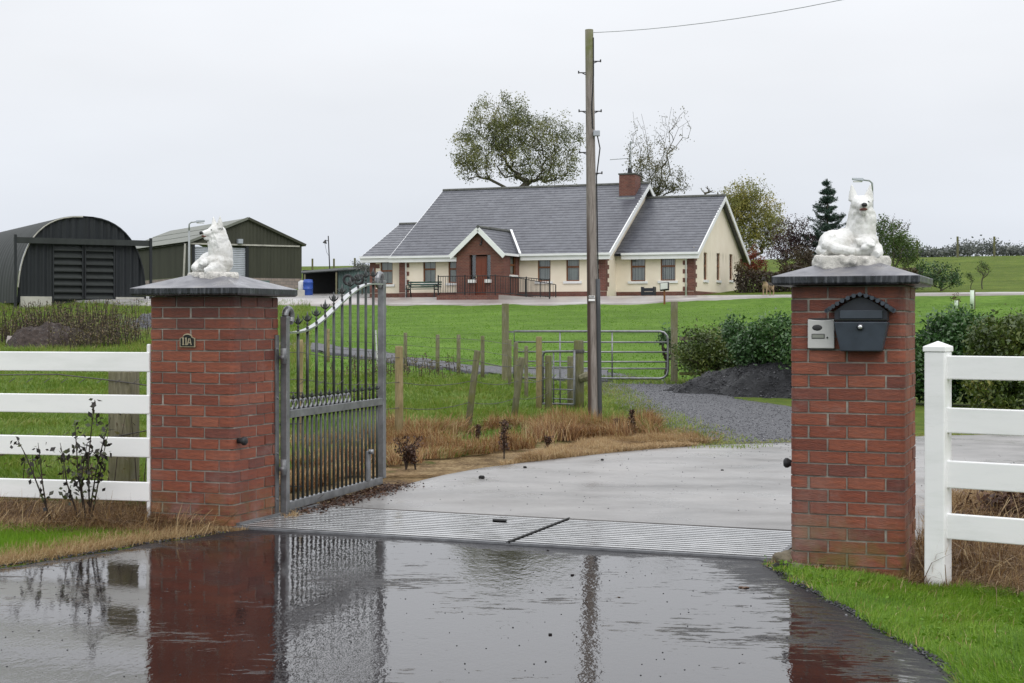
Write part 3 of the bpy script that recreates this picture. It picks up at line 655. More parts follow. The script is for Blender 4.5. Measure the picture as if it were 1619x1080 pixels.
b = MB(); b.box(-.152, .152, -.107, -.1, zs + .008, zs + .016); b.build('slot_shadow_gap', M_['plate'], t)
b = MB(); crv = []
for k in range(25):
    a = math.pi * k / 24; xx = math.cos(a) * 1.0
    crv.append((.192 * xx, ze + .004 + (zt + .012 - ze) * (1 - abs(xx) ** 1.5)))
b.prism([(x, z + .007) for x, z in crv] + [(x, z) for x, z in crv[::-1]], -.135, -.003); b.build('roof', M_['postbox_dark'], t)
for k in range(17):                                     # scalloped fringe
    a = math.pi * (k + .5) / 17; xx = math.cos(a); q = MB()
    q.lathe([(.0125, -.004), (.0125, .004)], 10, (.192 * xx, -.137, ze + .003 + (zt + .012 - ze) * (1 - abs(xx) ** 1.5)), rot(90)); q.build('scallop', M_['postbox'], t)
b = MB(); b.lathe([(.021, 0), (.021, .004)], 16, (.0, -.116, .142), rot(90)); b.build('lock_plate', M_['postbox_dark'], t, True)
b = MB(); b.lathe([(.013, 0), (.012, .010), (.008, .012)], 16, (.0, -.117, .142), rot(90)); b.build('lock', M_['chrome'], t, True)
t = on_pier(PR, 'intercom', 'silver gate intercom with an oval grille beside the letterbox', 'intercom', .185, zr(551), 0)
b = MB(); prof = []
for k in range(9): prof.append((-.078 + .156 * k / 8, .172 - .006 * math.sin(math.pi * k / 8)))
b.prism([(-.078, 0), (.078, 0)] + prof[::-1], -.026, -.004); b.build('face', M_['silver'], t, bevel=.004)
b = MB(); b.box(-.074, .074, -.022, 0, -.006, .178); b.build('back_box', M_['darkgrey'], t)
b = MB(); b.ell((-.022, -.026, .122), (.030, .004, .018)); b.build('grille', M_['darkgrey'], t, True)
b = MB(); b.box(-.054, .022, -.029, -.025, .058, .086); b.build('display_frame', M_['darkgrey'], t)
b = MB(); b.box(-.050, .018, -.031, -.028, .062, .082); b.build('display', M_['lcd'], t)
b = MB(); b.lathe([(.006, 0), (.005, .005)], 10, (.037, -.026, .064), rot(90)); b.build('button', M_['darkgrey'], t)
# number plate 11A
zl = lambda py: CAMZ + (PCY - py) / FPX * 10.66
t = on_pier(PL, 'number_plate', 'small black number plate reading 11A in a pale frame', 'number plate', .315, zl(548) - .004, 0)
def shape(s): 
    P = [(-.060 * s, -.0), (.060 * s, -.0), (.060 * s, .062)]
    for k in range(9):
        a = math.pi * (k + .0) / 8; P.append((.036 * s * math.cos(a), .070 + .024 * s * math.sin(a)))
    return P + [(-.060 * s, .062)]
b = MB(); b.prism(shape(1), -.011, 0); b.build('frame', M_['brass'], t)
b = MB(); b.prism([(x, z * .88 + .0055) for x, z in shape(.88)], -.014, -.010); b.build('face', M_['plate'], t)
def digit_one(x):
    b = MB(); b.box(x - .0045, x + .0045, -.018, -.0135, .018, .066); b.box(x - .0075, x + .0075, -.018, -.0135, .014, .019); b.add([(x - .010, -.018, .058), (x - .0045, -.018, .066), (x - .0045, -.018, .058), (x - .010, -.0135, .058), (x - .0045, -.0135, .066), (x - .0045, -.0135, .058)], [(0, 2, 1), (3, 4, 5), (0, 1, 4, 3)])
    return b
for x in (-.029, -.006): digit_one(x).build('digit', M_['brass'], t)
b = MB()
for sg in (-1, 1): b.add([(.020 + sg * .004 + q, y, z) for y in (-.018, -.0135) for q, z in ((-.003, .060), (.003, .060), (sg * .010 + .0035, .016), (sg * .010 - .0035, .016))], [(0, 1, 2, 3), (7, 6, 5, 4), (0, 4, 5, 1), (1, 5, 6, 2), (2, 6, 7, 3), (3, 7, 4, 0)])
b.box(.013, .027, -.0182, -.0137, .028, .033); b.build('letter', M_['brass'], t)
t = thing('gate_stop', 'round black rubber stop on the left pier corner', 'gate stop', pier_pt(PL, .665, .065, CAMZ + (PCY - 697) / FPX * 10.62), GA, 'rubber gate stops on the piers')
b = MB(); b.lathe([(.018, 0), (.020, .03), (.030, .045), (.030, .06), (.020, .070)], 14, (0, 0, 0), rot(0, 90)); b.build('bumper', M_['rubber'], t, True)
t = thing('gate_stop', 'round black rubber stop on the inner side of the letterbox pier', 'gate stop', pier_pt(PR, 0, .12, CAMZ + (PCY - 732) / FPX * 9.35), GA, 'rubber gate stops on the piers')
b = MB(); b.lathe([(.018, 0), (.020, -.02), (.030, -.035), (.030, -.05), (.020, -.060)], 14, (0, 0, 0), rot(0, 90)); b.build('bumper', M_['rubber'], t, True)

# ------------------------------------------------------------------ cattle grid
t = thing('cattle_grid', 'two-leaf galvanised cattle grid of flat bars between the piers', 'cattle grid', (A0.x, A0.y, 0), GA)
def gzl(x, y): q = wt(x, y); return gzf(*q)
def slab(mb, x0, x1, y0, y1, dz0, dz1):
    mb.add([(x, y, gzl(x, y) + dz) for dz in (dz0, dz1) for y in (y0, y1) for x in (x0, x1)], [(0, 2, 3, 1), (4, 5, 7, 6), (0, 1, 5, 4), (2, 6, 7, 3), (0, 4, 6, 2), (1, 3, 7, 5)])
b = MB(); slab(b, .01, 3.73, .03, 1.24, -.25, -.24); b.build('pit_floor', M_['plate'], t)
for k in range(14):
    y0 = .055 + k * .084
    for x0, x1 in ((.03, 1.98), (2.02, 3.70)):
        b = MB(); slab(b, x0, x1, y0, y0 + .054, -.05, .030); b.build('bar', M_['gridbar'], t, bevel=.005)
b = MB(); slab(b, .0, 3.74, .0, .040, -.05, .026); b.build('front_kerb', M_['galv_dull'], t)
b = MB(); slab(b, .0, 3.74, 1.232, 1.26, .012, .034); b.build('rear_kerb', M_['concrete'], t)
for x in (.0, 3.71): b = MB(); slab(b, x, x + .028, .046, 1.231, .012, .044); b.build('side_rail', M_['galv_dull'], t)
b = MB(); slab(b, 1.985, 1.992, .0, 1.25, .02, .034); b.build('leaf_edge', M_['galv'], t)
b = MB(); slab(b, 2.000, 2.010, .0, 1.25, .02, .040); b.build('leaf_edge', M_['black'], t)
b = MB(); x, y = tw(*gp(790, 832)); b.tube([(x - .05, y, gzl(x, y) + .040), (x + .05, y, gzl(x, y) + .040)], .011, 8); b.build('lifting_lug', M_['black'], t)

# ------------------------------------------------------------------ iron gate leaf standing open
H0 = wt(.70 - .02, .60); HX0, HY0 = -1.640, 11.20; HA = math.atan2(13.10 - 11.20, -1.078 + 1.622); GL = 1.975
hb = gzf(HX0, HY0)
t = thing('iron_gate', 'galvanised and black iron gate leaf standing open with a swept top rail', 'gate', (HX0, HY0, hb), HA)
b = MB(); b.box(-.028, .028, -.027, .027, .02, 1.46)
b.tube([(0, 0, 1.46)] + [(-.0 + .055 - .055 * math.cos(a), 0, 1.46 + .055 * math.sin(a)) for a in [R(q) for q in range(20, 260, 24)]], .026, 8); b.build('hinge_stile', M_['galv'], t, bevel=.006)
ze_ = 1.80
b = MB(); b.box(GL - .04, GL + .022, -.028, .028, .10, ze_ - .03)
b.tube([(GL - .005, 0, ze_ - .03)] + [(GL - .005 - .055 + .055 * math.cos(a), 0, ze_ - .03 + .055 * math.sin(a)) for a in [R(q) for q in range(20, 280, 24)]], .026, 8); b.build('latch_stile', M_['galv'], t, bevel=.006)
b = MB(); b.box(.045, GL - .04, -.022, .022, .055, .115); b.build('bottom_rail', M_['galv'], t, bevel=.004)
b = MB(); b.box(.045, GL - .04, -.022, .022, .722, .780); b.build('middle_rail', M_['galv'], t, bevel=.004)
def top_z(x):
    q = min(max((x - .15) / (GL - .35), 0), 1); return 1.335 + .395 * (.5 - .5 * math.cos(math.pi * q))
b = MB(); k = 30
for i in range(k):
    x0, x1 = .04 + (GL - .07) * i / k, .04 + (GL - .07) * (i + 1) / k; za, zc = top_z(x0), top_z(x1)
    b.add([(x, y, z) for x, zz in ((x0, za), (x1, zc)) for y in (-.024, .024) for z in (zz, zz + .014)], [(0, 1, 3, 2), (4, 6, 7, 5), (0, 4, 5, 1), (2, 3, 7, 6), (0, 2, 6, 4), (1, 5, 7, 3)])
b.build('top_rail', M_['galv_bright'], t)
def finial(s):
    b = MB(); b.lathe([(.008 * s, 0), (.014 * s, .008 * s), (.008 * s, .016 * s), (.007 * s, .030 * s), (.014 * s, .038 * s), (.007 * s, .046 * s), (.006 * s, .066 * s), (.012 * s, .085 * s), (.009 * s, .108 * s), (.002 * s, .140 * s)], 8)
    for sg in (-1, 1):
        for (dx, dy) in ((1, 0), (0, 1)):
            b.tube([(sg * dx * .008 * s, sg * dy * .008 * s, .060 * s), (sg * dx * .030 * s, sg * dy * .030 * s, .078 * s), (sg * dx * .040 * s, sg * dy * .040 * s, .096 * s), (sg * dx * .034 * s, sg * dy * .034 * s, .104 * s)], [.006 * s, .006 * s, .005 * s, .002 * s], 5)
    return b.mesh('finial', M_['finial'], True)
FM, FS = finial(.92), finial(.66)
sp_x = (GL - .10) / 11
bar_me = None
for i in range(10):
    x = .06 + sp_x * (i + 1)
    b = MB(); b.tube([(x, 0, .115), (x, 0, .722)], .011, 8); b.build('bar', M_['bar'], t, True)
    b = MB(); b.tube([(x, 0, .780), (x, 0, top_z(x))], .012, 8); b.build('bar', M_['bar'], t, True)
    link('finial', FM, t, Matrix.Translation((x, 0, top_z(x) + .013)))
for i in range(11):
    x = .06 + sp_x * (i + .5)
    b = MB(); b.tube([(x, 0, .115), (x, 0, .722)], .011, 8); b.build('bar', M_['bar'], t, True)
    link('small_finial', FS, t, Matrix.Translation((x, 0, .815)))
    b = MB(); b.tube([(x, 0, .78), (x, 0, .816)], .008, 8); b.build('finial_stem', M_['iron'], t, True)
rg = MB(); rg.tube([(.034 * math.cos(a), 0, .034 * math.sin(a)) for a in [R(q) for q in range(0, 361, 24)]], .009, 6, False); RGM = rg.mesh('ring', M_['galv'], True)
for i in range(11):
    for q in (.25, .75):
        x = .06 + sp_x * (i + q)
        if x < GL * .62: link('ring', RGM, t, Matrix.Translation((x, 0, .815)))
b = MB(); b.box(1.56, 1.63, -.03, -.012, .115, .36); b.build('drop_bolt_plate', M_['galv_dull'], t, bevel=.003)
b = MB(); b.lathe([(.020, -.01), (.020, .03)], 10, (1.595, -.035, .355), rot(90)); b.build('drop_bolt', M_['galv'], t, True)
for z in (.32, 1.12): 
    b = MB(); b.lathe([(.022, 0), (.022, .11)], 10, (-.075, -.02, z)); b.box(-.10, -.04, -.035, .0, z + .03, z + .06); b.build('hinge', M_['galv_dull'], t, True)
bpy.context.view_layer.update(); MG = (Matrix.Translation((HX0, HY0, hb)) @ Matrix.Rotation(HA, 4, 'Z')).inverted() @ Matrix.Translation((A_[0], A_[1], 0)) @ Matrix.Rotation(GA, 4, 'Z')
b = MB(); b.box(.666, .674, .585, .640, .10, 1.40, MG); b.build('wall_plate', M_['galv'], t)
for z in (.22, .55, .95, 1.30): q = MB(); q.lathe([(.011, 0), (.009, .007)], 8, (0, 0, 0), MG @ Matrix.Translation((.674, .612, z)) @ rot(0, 90)); q.build('bolt', M_['galv_dull'], t)
for z, rr in ((1.52, .030), (.98, .022)):
    b = MB(); b.tube([(GL + .055 + rr * math.cos(a), 0, z + rr * math.sin(a)) for a in [R(q) for q in range(0, 361, 30)]], .008, 6, False); b.build('latch_ring', M_['galv_dull'], t, True)

# ------------------------------------------------------------------ white rail fences
def rail_fence(label, start, ang, length, rails, posts, group='white rail fences beside the entrance'):
    t = thing('rail_fence', label, 'fence', (start[0], start[1], 0), ang, group)
    for z0, z1 in rails:
        b = MB(); b.box(0.0, length, -.02, .02, z0, z1); b.build('rail', M_['white'], t, bevel=.006)
    for (x, z0, z1, hw) in posts:
        b = MB(); b.box(x - hw, x + hw, -hw, hw, z0, z1); p_ = b.build('post', M_['white'], t, bevel=.008)
        if hw > .03:
            b = MB(); e = hw + .006
            b.add([(x - e, -e, z1), (x + e, -e, z1), (x + e, e, z1), (x - e, e, z1), (x - e, -e, z1 + .03), (x + e, -e, z1 + .03), (x + e, e, z1 + .03), (x - e, e, z1 + .03), (x, 0, z1 + .062)],
                  [(3, 2, 1, 0), (0, 1, 5, 4), (1, 2, 6, 5), (2, 3, 7, 6), (3, 0, 4, 7), (4, 5, 8), (5, 6, 8), (6, 7, 8), (7, 4, 8)])
            b.build('post_cap', M_['white'], p_, bevel=.004)
    return t
zf = lambda py, Y: CAMZ + (PCY - py) / FPX * Y
FL = pier_pt(PL, -.005, .03, 0)
rail_fence('white four-rail plastic fence running left from the number 11A pier', (FL.x, FL.y), R(180 - 14), 4.2,
           [(zf(a, 10.8), zf(b_, 10.8)) for a, b_ in ((588, 557), (655, 625), (723.5, 692.5), (793, 763))], [(.012, .07, 1.34, .014), (3.9, -.1, 1.36, .065)])
FR = Vector((2.425, 8.82, 0))
rail_fence('white four-rail plastic fence with a capped post right of the letterbox pier', (FR.x, FR.y), R(-36), 3.4,
           [(zf(a, 8.75), zf(b_, 8.75)) for a, b_ in ((600, 562.5), (685, 645), (772, 729), (853, 813))], [(0, -.15, zf(556, 8.82), .060), (2.6, -.1, 1.3, .060)])

# ------------------------------------------------------------------ the bungalow
HZ = 2.80                                             # its ground floor stands a little above the terrace
house = thing('bungalow', 'cream bungalow with slate roof, brick quoins and gabled brick porch', 'house', (HX, HY, 0), -PSI)
WT = 5.20                                             # wall head
def wall_front(mb, a0, a1, z0, z1, ops, fn, dep=.11):
    """a wall face with real openings: fn(a, depth, z) gives the point"""
    As = sorted({a0, a1} | {o[0] for o in ops} | {o[1] for o in ops}); Zs = sorted({z0, z1} | {o[2] for o in ops} | {o[3] for o in ops})
    for i in range(len(As) - 1):
        for j in range(len(Zs) - 1):
            am, zm = (As[i] + As[i + 1]) / 2, (Zs[j] + Zs[j + 1]) / 2
            if any(o[0] < am < o[1] and o[2] < zm < o[3] for o in ops): continue
            mb.quad(fn(As[i], 0, Zs[j]), fn(As[i + 1], 0, Zs[j]), fn(As[i + 1], 0, Zs[j + 1]), fn(As[i], 0, Zs[j + 1]))
    for o in ops:
        l_, r_, b_, t_ = o[:4]
        for p_, q_ in (((l_, b_), (l_, t_)), ((r_, t_), (r_, b_)), ((l_, t_), (r_, t_)), ((r_, b_), (l_, b_))):
            mb.quad(fn(p_[0], 0, p_[1]), fn(q_[0], 0, q_[1]), fn(q_[0], dep, q_[1]), fn(p_[0], dep, p_[1]))
def fbox(mb, fn, a0, a1, d0, d1, z0, z1):
    P = [fn(a, d, z) for z in (z0, z1) for d in (d0, d1) for a in (a0, a1)]
    mb.add(P, [(0, 2, 3, 1), (4, 5, 7, 6), (0, 1, 5, 4), (2, 6, 7, 3), (0, 4, 6, 2), (1, 3, 7, 5)])
def window(fn, a0, a1, z0, z1, parent, kind='blind', transom=.52, sill=True, mull=False):
    b = MB(); w = .055; D0, D1 = .07, .13
    fbox(b, fn, a0, a0 + w, D0, D1, z0, z1); fbox(b, fn, a1 - w, a1, D0, D1, z0, z1)
    fbox(b, fn, a0 + w, a1 - w, D0, D1, z0, z0 + w); fbox(b, fn, a0 + w, a1 - w, D0, D1, z1 - w, z1)
    f = b.build('window', M_['teak'], parent)
    if transom:
        zt_ = z0 + (z1 - z0) * transom; b = MB(); fbox(b, fn, a0 + w, a1 - w, D0 - .01, D1, zt_ - .045, zt_ + .045); b.build('transom', M_['teak'], f)
    b = MB(); b.quad(fn(a0 + w, .10, z0 + w), fn(a1 - w, .10, z0 + w), fn(a1 - w, .10, z1 - w), fn(a0 + w, .10, z1 - w)); b.build('pane', M_['glass'], f)
    b = MB(); b.quad(fn(a0, .45, z0), fn(a1, .45, z0), fn(a1, .45, z1), fn(a0, .45, z1))
    for p_, q_ in (((a0, z0), (a0, z1)), ((a1, z0), (a1, z1)), ((a0, z1), (a1, z1)), ((a0, z0), (a1, z0))): b.quad(fn(p_[0], .132, p_[1]), fn(q_[0], .132, q_[1]), fn(q_[0], .45, q_[1]), fn(p_[0], .45, p_[1]))
    b.build('dark_interior', M_['dark'], f)
    b = MB()
    if kind == 'blind':
        k = max(2, int((a1 - a0) / .10))
        for i in range(k):
            x0 = a0 + .03 + (a1 - a0 - .06) * i / k; x1 = x0 + (a1 - a0 - .06) / k * rng.uniform(.55, .85)
            b.quad(fn(x0, .17, z0 + .05), fn(x1, .20, z0 + .05), fn(x1, .20, z1 - .03), fn(x0, .17, z1 - .03))
    else:
        for x0, x1 in ((a0 + .03, (a0 + a1) / 2 - .02), ((a0 + a1) / 2 + .02, a1 - .03)):
            n_ = 8
            for i in range(n_):
                u0, u1 = x0 + (x1 - x0) * i / n_, x0 + (x1 - x0) * (i + 1) / n_
                b.quad(fn(u0, .17 + .02 * (i % 2), z0 + .03), fn(u1, .17 + .02 * ((i + 1) % 2), z0 + .03), fn(u1, .17 + .02 * ((i + 1) % 2), z1 - .03), fn(u0, .17 + .02 * (i % 2), z1 - .03))
    b.build('blind' if kind == 'blind' else 'curtain', M_[kind], f)
    if sill: b = MB(); fbox(b, fn, a0 - .14, a1 + .14, -.07, .11, z0 - .13, z0 - .002); b.build('sill', M_['sill'], f)
    return f
def roof_slope(name, e0, e1, r1, r0, rows=22, parent=house, th=.016, matr=None):
    """courses of slates, each row lapping the one below; e0-e1 eaves, r0-r1 ridge"""
    e0, e1, r0, r1 = map(Vector, (e0, e1, r0, r1)); nrm = (e1 - e0).cross(r0 - e0).normalized()
    if nrm.z < 0: nrm = -nrm
    b = MB()
    for k in range(rows):
        f0, f1 = k / rows, (k + 1) / rows
        p0, p1 = e0.lerp(r0, f0), e1.lerp(r1, f0); q0, q1 = e0.lerp(r0, f1), e1.lerp(r1, f1)
        b.quad(p0 + nrm * th, p1 + nrm * th, q1 + nrm * .003, q0 + nrm * .003); b.quad(p0, p1, p1 + nrm * th, p0 + nrm * th)
    b.quad(e0 - nrm * .12, e1 - nrm * .12, r1 - nrm * .12, r0 - nrm * .12); b.quad(e0, r0, r0 - nrm * .12, e0 - nrm * .12); b.quad(e1, r1, r1 - nrm * .12, e1 - nrm * .12)
    return b.build(name, matr or M_['slate'], parent)
def bar_between(name, p, q, w, h, matr, parent, off=(0, 0, 0)):
    p, q, off = Vector(p) + Vector(off), Vector(q) + Vector(off), None
    t_ = (q - p).normalized(); s_ = t_.cross(Vector((0, 0, 1))).normalized(); u_ = s_.cross(t_)
    b = MB(); P = [a + s_ * x + u_ * z for a in (p, q) for x in (-w / 2, w / 2) for z in (-h / 2, h / 2)]
    b.add(P, [(0, 1, 3, 2), (4, 6, 7, 5), (0, 4, 5, 1), (2, 3, 7, 6), (0, 2, 6, 4), (1, 5, 7, 3)]); return b.build(name, matr, parent)
front = lambda d: (lambda a, dep, z: (a, d + dep, z))
right = lambda s: (lambda a, dep, z: (s - dep, a, z))
leftf = lambda s: (lambda a, dep, z: (s + dep, a, z))
DM, RM, ZR = 13.2, 6.6, 9.15                          # main block depth, ridge line, ridge height
SL = -11.8
mw = [(-10.38, -9.63, 3.62, 5.07), (-8.88, -8.12, 3.62, 5.07), (-3.74, -3.02, 3.65, 5.07), (-2.15, -1.42, 3.65, 5.07)]
PZ = 3.10                                             # plinth head
b = MB(); wall_front(b, SL, 0, PZ, WT, mw, front(0))
b.quad((0, 0, HZ - .5), (0, DM, HZ - .5), (0, DM, WT), (0, 0, WT)); b.add([(0, 0, WT), (0, DM, WT), (0, RM, ZR - .08)], [(0, 1, 2)])
b.quad((SL, 0, HZ - .5), (SL, DM, HZ - .5), (SL, DM, WT), (SL, 0, WT)); b.add([(SL, 0, WT), (SL, DM, WT), (SL, RM, ZR - .08)], [(0, 1, 2)])
b.quad((SL, DM, HZ - .5), (0, DM, HZ - .5), (0, DM, WT), (SL, DM, WT)); b.build('wall', M_['cream'], house)
b = MB(); b.box(SL - .02, .02, -.03, .2, HZ - .6, PZ); b.build('plinth', M_['hbrick'], house)
for i, o in enumerate(mw): window(front(0), *o, house, 'curtain' if i < 2 else 'blind')
oh = .42
ze = WT + .02; sl = (ZR - ze) / (RM)
E0 = lambda s, d=-oh: (s, d, ze + sl * d + .06)
roof_slope('roof', E0(SL - .4), E0(.38), (.38, RM, ZR + .06), (SL - .4, RM, ZR + .06), 27)
roof_slope('roof', (SL - .4, 2 * RM + oh, ze - sl * oh + .06), (.38, 2 * RM + oh, ze - sl * oh + .06), (.38, RM, ZR + .06), (SL - .4, RM, ZR + .06), 12)
def ridge_tiles(p, q, parent=house):
    p, q = Vector(p), Vector(q); k = max(2, int((q - p).length / .45))
    for i in range(k):
        a, c = p.lerp(q, i / k), p.lerp(q, (i + .97) / k); b = MB(); b.tube([a, c], .11, 7); b.build('ridge_tile', M_['ridge'], parent)
ridge_tiles((SL - .4, RM, ZR + .05), (.38, RM, ZR + .05))
bar_between('bargeboard', E0(.36), (.36, RM, ZR + .02), .06, .24, M_['upvc'], house, (0, 0, -.10)); bar_between('bargeboard', (.36, RM, ZR + .02), (.36, 2 * RM + oh, ze - sl * oh), .06, .24, M_['upvc'], house, (0, 0, -.10))
bar_between('verge_trim', E0(SL - .42), (SL - .42, RM, ZR + .06), .03, .07, M_['upvc'], house, (0, 0, -.04))
def gutter(s0, s1, d, z=None):
    zg = (ze - sl * oh) + .02 if z is None else z
    b = MB(); b.box(s0, s1, d - .10, d, zg - .02, zg + .09); b.build('gutter', M_['upvc'], house)
    b = MB(); b.box(s0, s1, d + .003, d + .025, zg - .24, zg + .04); b.box(s0, s1, d + .026, .4 + d, zg - .24, zg - .215); b.build('fascia', M_['upvc'], house)
gutter(SL - .42, -8.06, -oh); gutter(-4.55, .40, -oh)
def downpipe(s, d, z1=4.9):
    b = MB(); b.tube([(s, d - .30, z1 + .06), (s, d - .08, z1 - .14), (s, d - .08, HZ - .1)], .045, 8); b.box(s - .08, s + .08, d - .36, d - .24, z1 + .0, z1 + .14); b.build('downpipe', M_['upvc'], house, True)
downpipe(SL + .42, 0); downpipe(-.40, 0); downpipe(3.82, 1.8)
# left lean wing
b = MB(); LW = -13.9; sw = [(-13.27, -12.52, 3.60, 5.02)]; DW = .6
wall_front(b, LW, SL, PZ, WT, sw, front(DW)); b.quad((LW, DW, HZ - .5), (LW, 9.6, HZ - .5), (LW, 9.6, WT), (LW, DW, WT)); b.add([(LW, DW, WT), (LW, 9.6, WT), (LW, 5.1, 7.1)], [(0, 1, 2)]); b.build('wall', M_['cream'], house)
b = MB(); b.box(LW - .02, SL - .021, DW - .03, DW + .2, HZ - .6, PZ); b.build('plinth', M_['hbrick'], house)
window(front(DW), *sw[0], house, 'curtain')
sl2 = (7.16 - ze) / (5.1 - DW); E2 = lambda s: (s, DW - oh, ze - sl2 * oh + .04)
roof_slope('roof', E2(LW - .4), E2(SL + .5), (SL + .5, 5.1, 7.2), (LW - .4, 5.1, 7.2), 14)
roof_slope('roof', (LW - .4, 10.1, ze - .2), (SL + .5, 10.1, ze - .2), (SL + .5, 5.1, 7.2), (LW - .4, 5.1, 7.2), 6)
ridge_tiles((LW - .4, 5.1, 7.19), (SL - .1, 5.1, 7.19)); bar_between('verge_trim', E2(LW - .42), (LW - .42, 5.1, 7.2), .03, .07, M_['upvc'], house, (0, 0, -.04))
gutter(LW - .42, SL - .3, DW - oh, ze - sl2 * oh + .0)
# right wing with the three narrow gable windows
RW, D0w, D1w = 4.21, 1.8, 12.4; Rw = (D0w + D1w) / 2; zwr = 8.38; we = 5.26
ww = [(.80, 1.60, 3.66, 5.13), (2.43, 3.23, 3.67, 5.13)]
b = MB(); wall_front(b, 0, RW, PZ, we, ww, front(D0w)); gw = [(3.78, 4.50, 3.75, 5.20), (6.50, 7.24, 3.80, 5.28), (9.36, 10.1, 3.88, 5.34)]
# the gable: wall with openings below, triangle above
wall_front(b, D0w, D1w, PZ + .02, 5.42, gw, right(RW)); zt5 = 5.42; sw_ = (zwr - we) / (Rw - D0w); k5 = (zt5 - we) / sw_
b.add([(RW, D0w + k5, zt5), (RW, D1w - k5, zt5), (RW, Rw, zwr)], [(0, 1, 2)]); b.quad((0, D1w, HZ - .5), (RW, D1w, HZ - .5), (RW, D1w, we), (0, D1w, we)); b.build('wall', M_['cream'], house)
b = MB(); b.box(.022, RW + .02, D0w - .03, D0w + .2, HZ - .6, PZ); b.build('plinth', M_['hbrick'], house); b = MB(); b.box(RW - .2, RW + .021, D0w + .201, D1w, HZ - .6, PZ + .025); b.build('plinth', M_['hbrick'], house)
for o in ww: window(front(D0w), *o, house, 'blind')
for o in gw: window(right(RW), *o, house, 'curtain')
sw3 = (zwr - we) / (Rw - D0w)
Ew = lambda s: (s, D0w - oh, we - sw3 * oh + .06)
roof_slope('roof', Ew(.05), Ew(RW + .36), (RW + .36, Rw, zwr + .06), (.05, Rw, zwr + .06), 22)
roof_slope('roof', (.05, D1w + oh, we - sw3 * oh + .06), (RW + .36, D1w + oh, we - sw3 * oh + .06), (RW + .36, Rw, zwr + .06), (.05, Rw, zwr + .06), 10)
ridge_tiles((.02, Rw, zwr + .05), (RW + .36, Rw, zwr + .05))
bar_between('bargeboard', Ew(RW + .34), (RW + .34, Rw, zwr + .02), .06, .24, M_['upvc'], house, (0, 0, -.10)); bar_between('bargeboard', (RW + .34, Rw, zwr + .02), (RW + .34, D1w + oh, we - sw3 * oh + .02), .06, .24, M_['upvc'], house, (0, 0, -.10))
gutter(.42, RW + .38, D0w - oh, we - sw3 * oh + .02)
# quoins
def quoin(corner, sx, sy, k, z0, h, bothw=True):
    lng, sht = (.58, .34) if k % 2 == 0 else (.34, .58)
    b = MB(); x0, y0 = corner; o = .018
    xa, xb = sorted((x0 + sx * o, x0 - sx * lng)); ya, yb = sorted((y0 - o, y0 + .1)); b.box(xa, xb, ya, yb, z0, z0 + h)
    xa, xb = sorted((x0 + sx * (o - .001), x0 - sx * .1)); b.box(xa, xb, y0 + .101, y0 + sht, z0, z0 + h); return b.build('quoin', M_['hbrick'], house)
for corner, sx in (((0, 0), 1), ((SL, 0), -1), ((LW, DW), -1), ((RW, D0w), 1)):
    for k in range(9): quoin(corner, sx, 1, k, PZ + .027 + k * .226, .224)
for k in range(9):                                    # far corner of the gable
    b = MB(); b.box(RW - .1, RW + .018, D1w - (.62 if k % 2 == 0 else .38), D1w + .018, PZ + .027 + k * .226, PZ + .027 + k * .226 + .224); b.build('quoin', M_['hbrick'], house)
# porch
PX0, PX1, PD = -7.45, -4.78, -2.15; pa = (PX0 + PX1) / 2 - .02; paz = 6.15; pe = 5.03
door = (-6.72, -5.52, 2.86, 5.0)
b = MB(); wall_front(b, PX0, PX1, HZ - .5, pe, [door], front(PD), .25); b.add([(PX0, PD, pe), (PX1, PD, pe), (pa, PD, paz + .1)], [(0, 1, 2)])
pw = (-1.25, -.45, 3.98, 4.98); wall_front(b, PD, 0, HZ - .5, 5.1, [pw], right(PX1)); wall_front(b, PD, 0, HZ - .5, 5.1, [], leftf(PX0)); porch = b.build('porch', M_['hbrick'], house)
f_ = window(right(PX1), *pw, house, 'curtain')
b = MB(); fbox(b, front(PD), door[0] + .30, door[1] - .28, .16, .22, door[2], door[3] - .06); d_ = b.build('door', M_['door'], house)
b = MB()
for z0, z1 in ((3.05, 3.75), (3.9, 4.8)):
    for x0, x1 in ((-6.34, -6.12), (-6.06, -5.86)): fbox(b, front(PD), x0, x1, .145, .158, z0, z1)
b.build('panel', M_['door'], d_)
b = MB(); fbox(b, front(PD), -6.40, -6.36, .12, .158, 3.80, 3.95); b.build('handle', M_['brass'], d_)
for x0, x1 in ((door[0], door[0] + .285), (door[1] - .27, door[1])):
    b = MB(); fbox(b, front(PD), x0, x1, .20, .24, door[2] + .9, door[3]); sl_ = b.build('sidelight', M_['glass'], house); b = MB(); fbox(b, front(PD), x0, x1, .26, .3, door[2], door[3]); b.build('dark_interior', M_['dark'], sl_)
    b = MB(); fbox(b, front(PD), x0 - .05, x1 + .05, -.06, .16, 3.55, 3.72); b.build('sill', M_['sill'], sl_)
    b = MB(); fbox(b, front(PD), x0, x1, .05, .25, door[2] - .2, 3.549); b.build('brick_panel', M_['hbrick'], sl_)
sp3 = 1.0 * (6.33 - 5.05) / ((PX1 - PX0) / 2 + .1)
zpe = 5.0; ex = .42
for sg, xe in ((-1, PX0 - .28), (1, PX1 + .12)):
    roof_slope('porch_roof', (xe, PD - .22, zpe), (xe, 3.0, zpe), (pa, 3.0, 6.42), (pa, PD - .22, 6.42), 9)
    bar_between('bargeboard', (xe, PD - .24, zpe - .02), (pa, PD - .24, 6.40), .05, .24, M_['upvc'], house, (0, 0, -.09))
ridge_tiles((pa, PD - .22, 6.42), (pa, 1.9, 6.42))
bar_between('valley_flashing', (PX1 + .12, -.42, zpe + .05), (pa, 1.96, 6.46), .12, .05, M_['upvc'], house, (.10, -.02, .06))
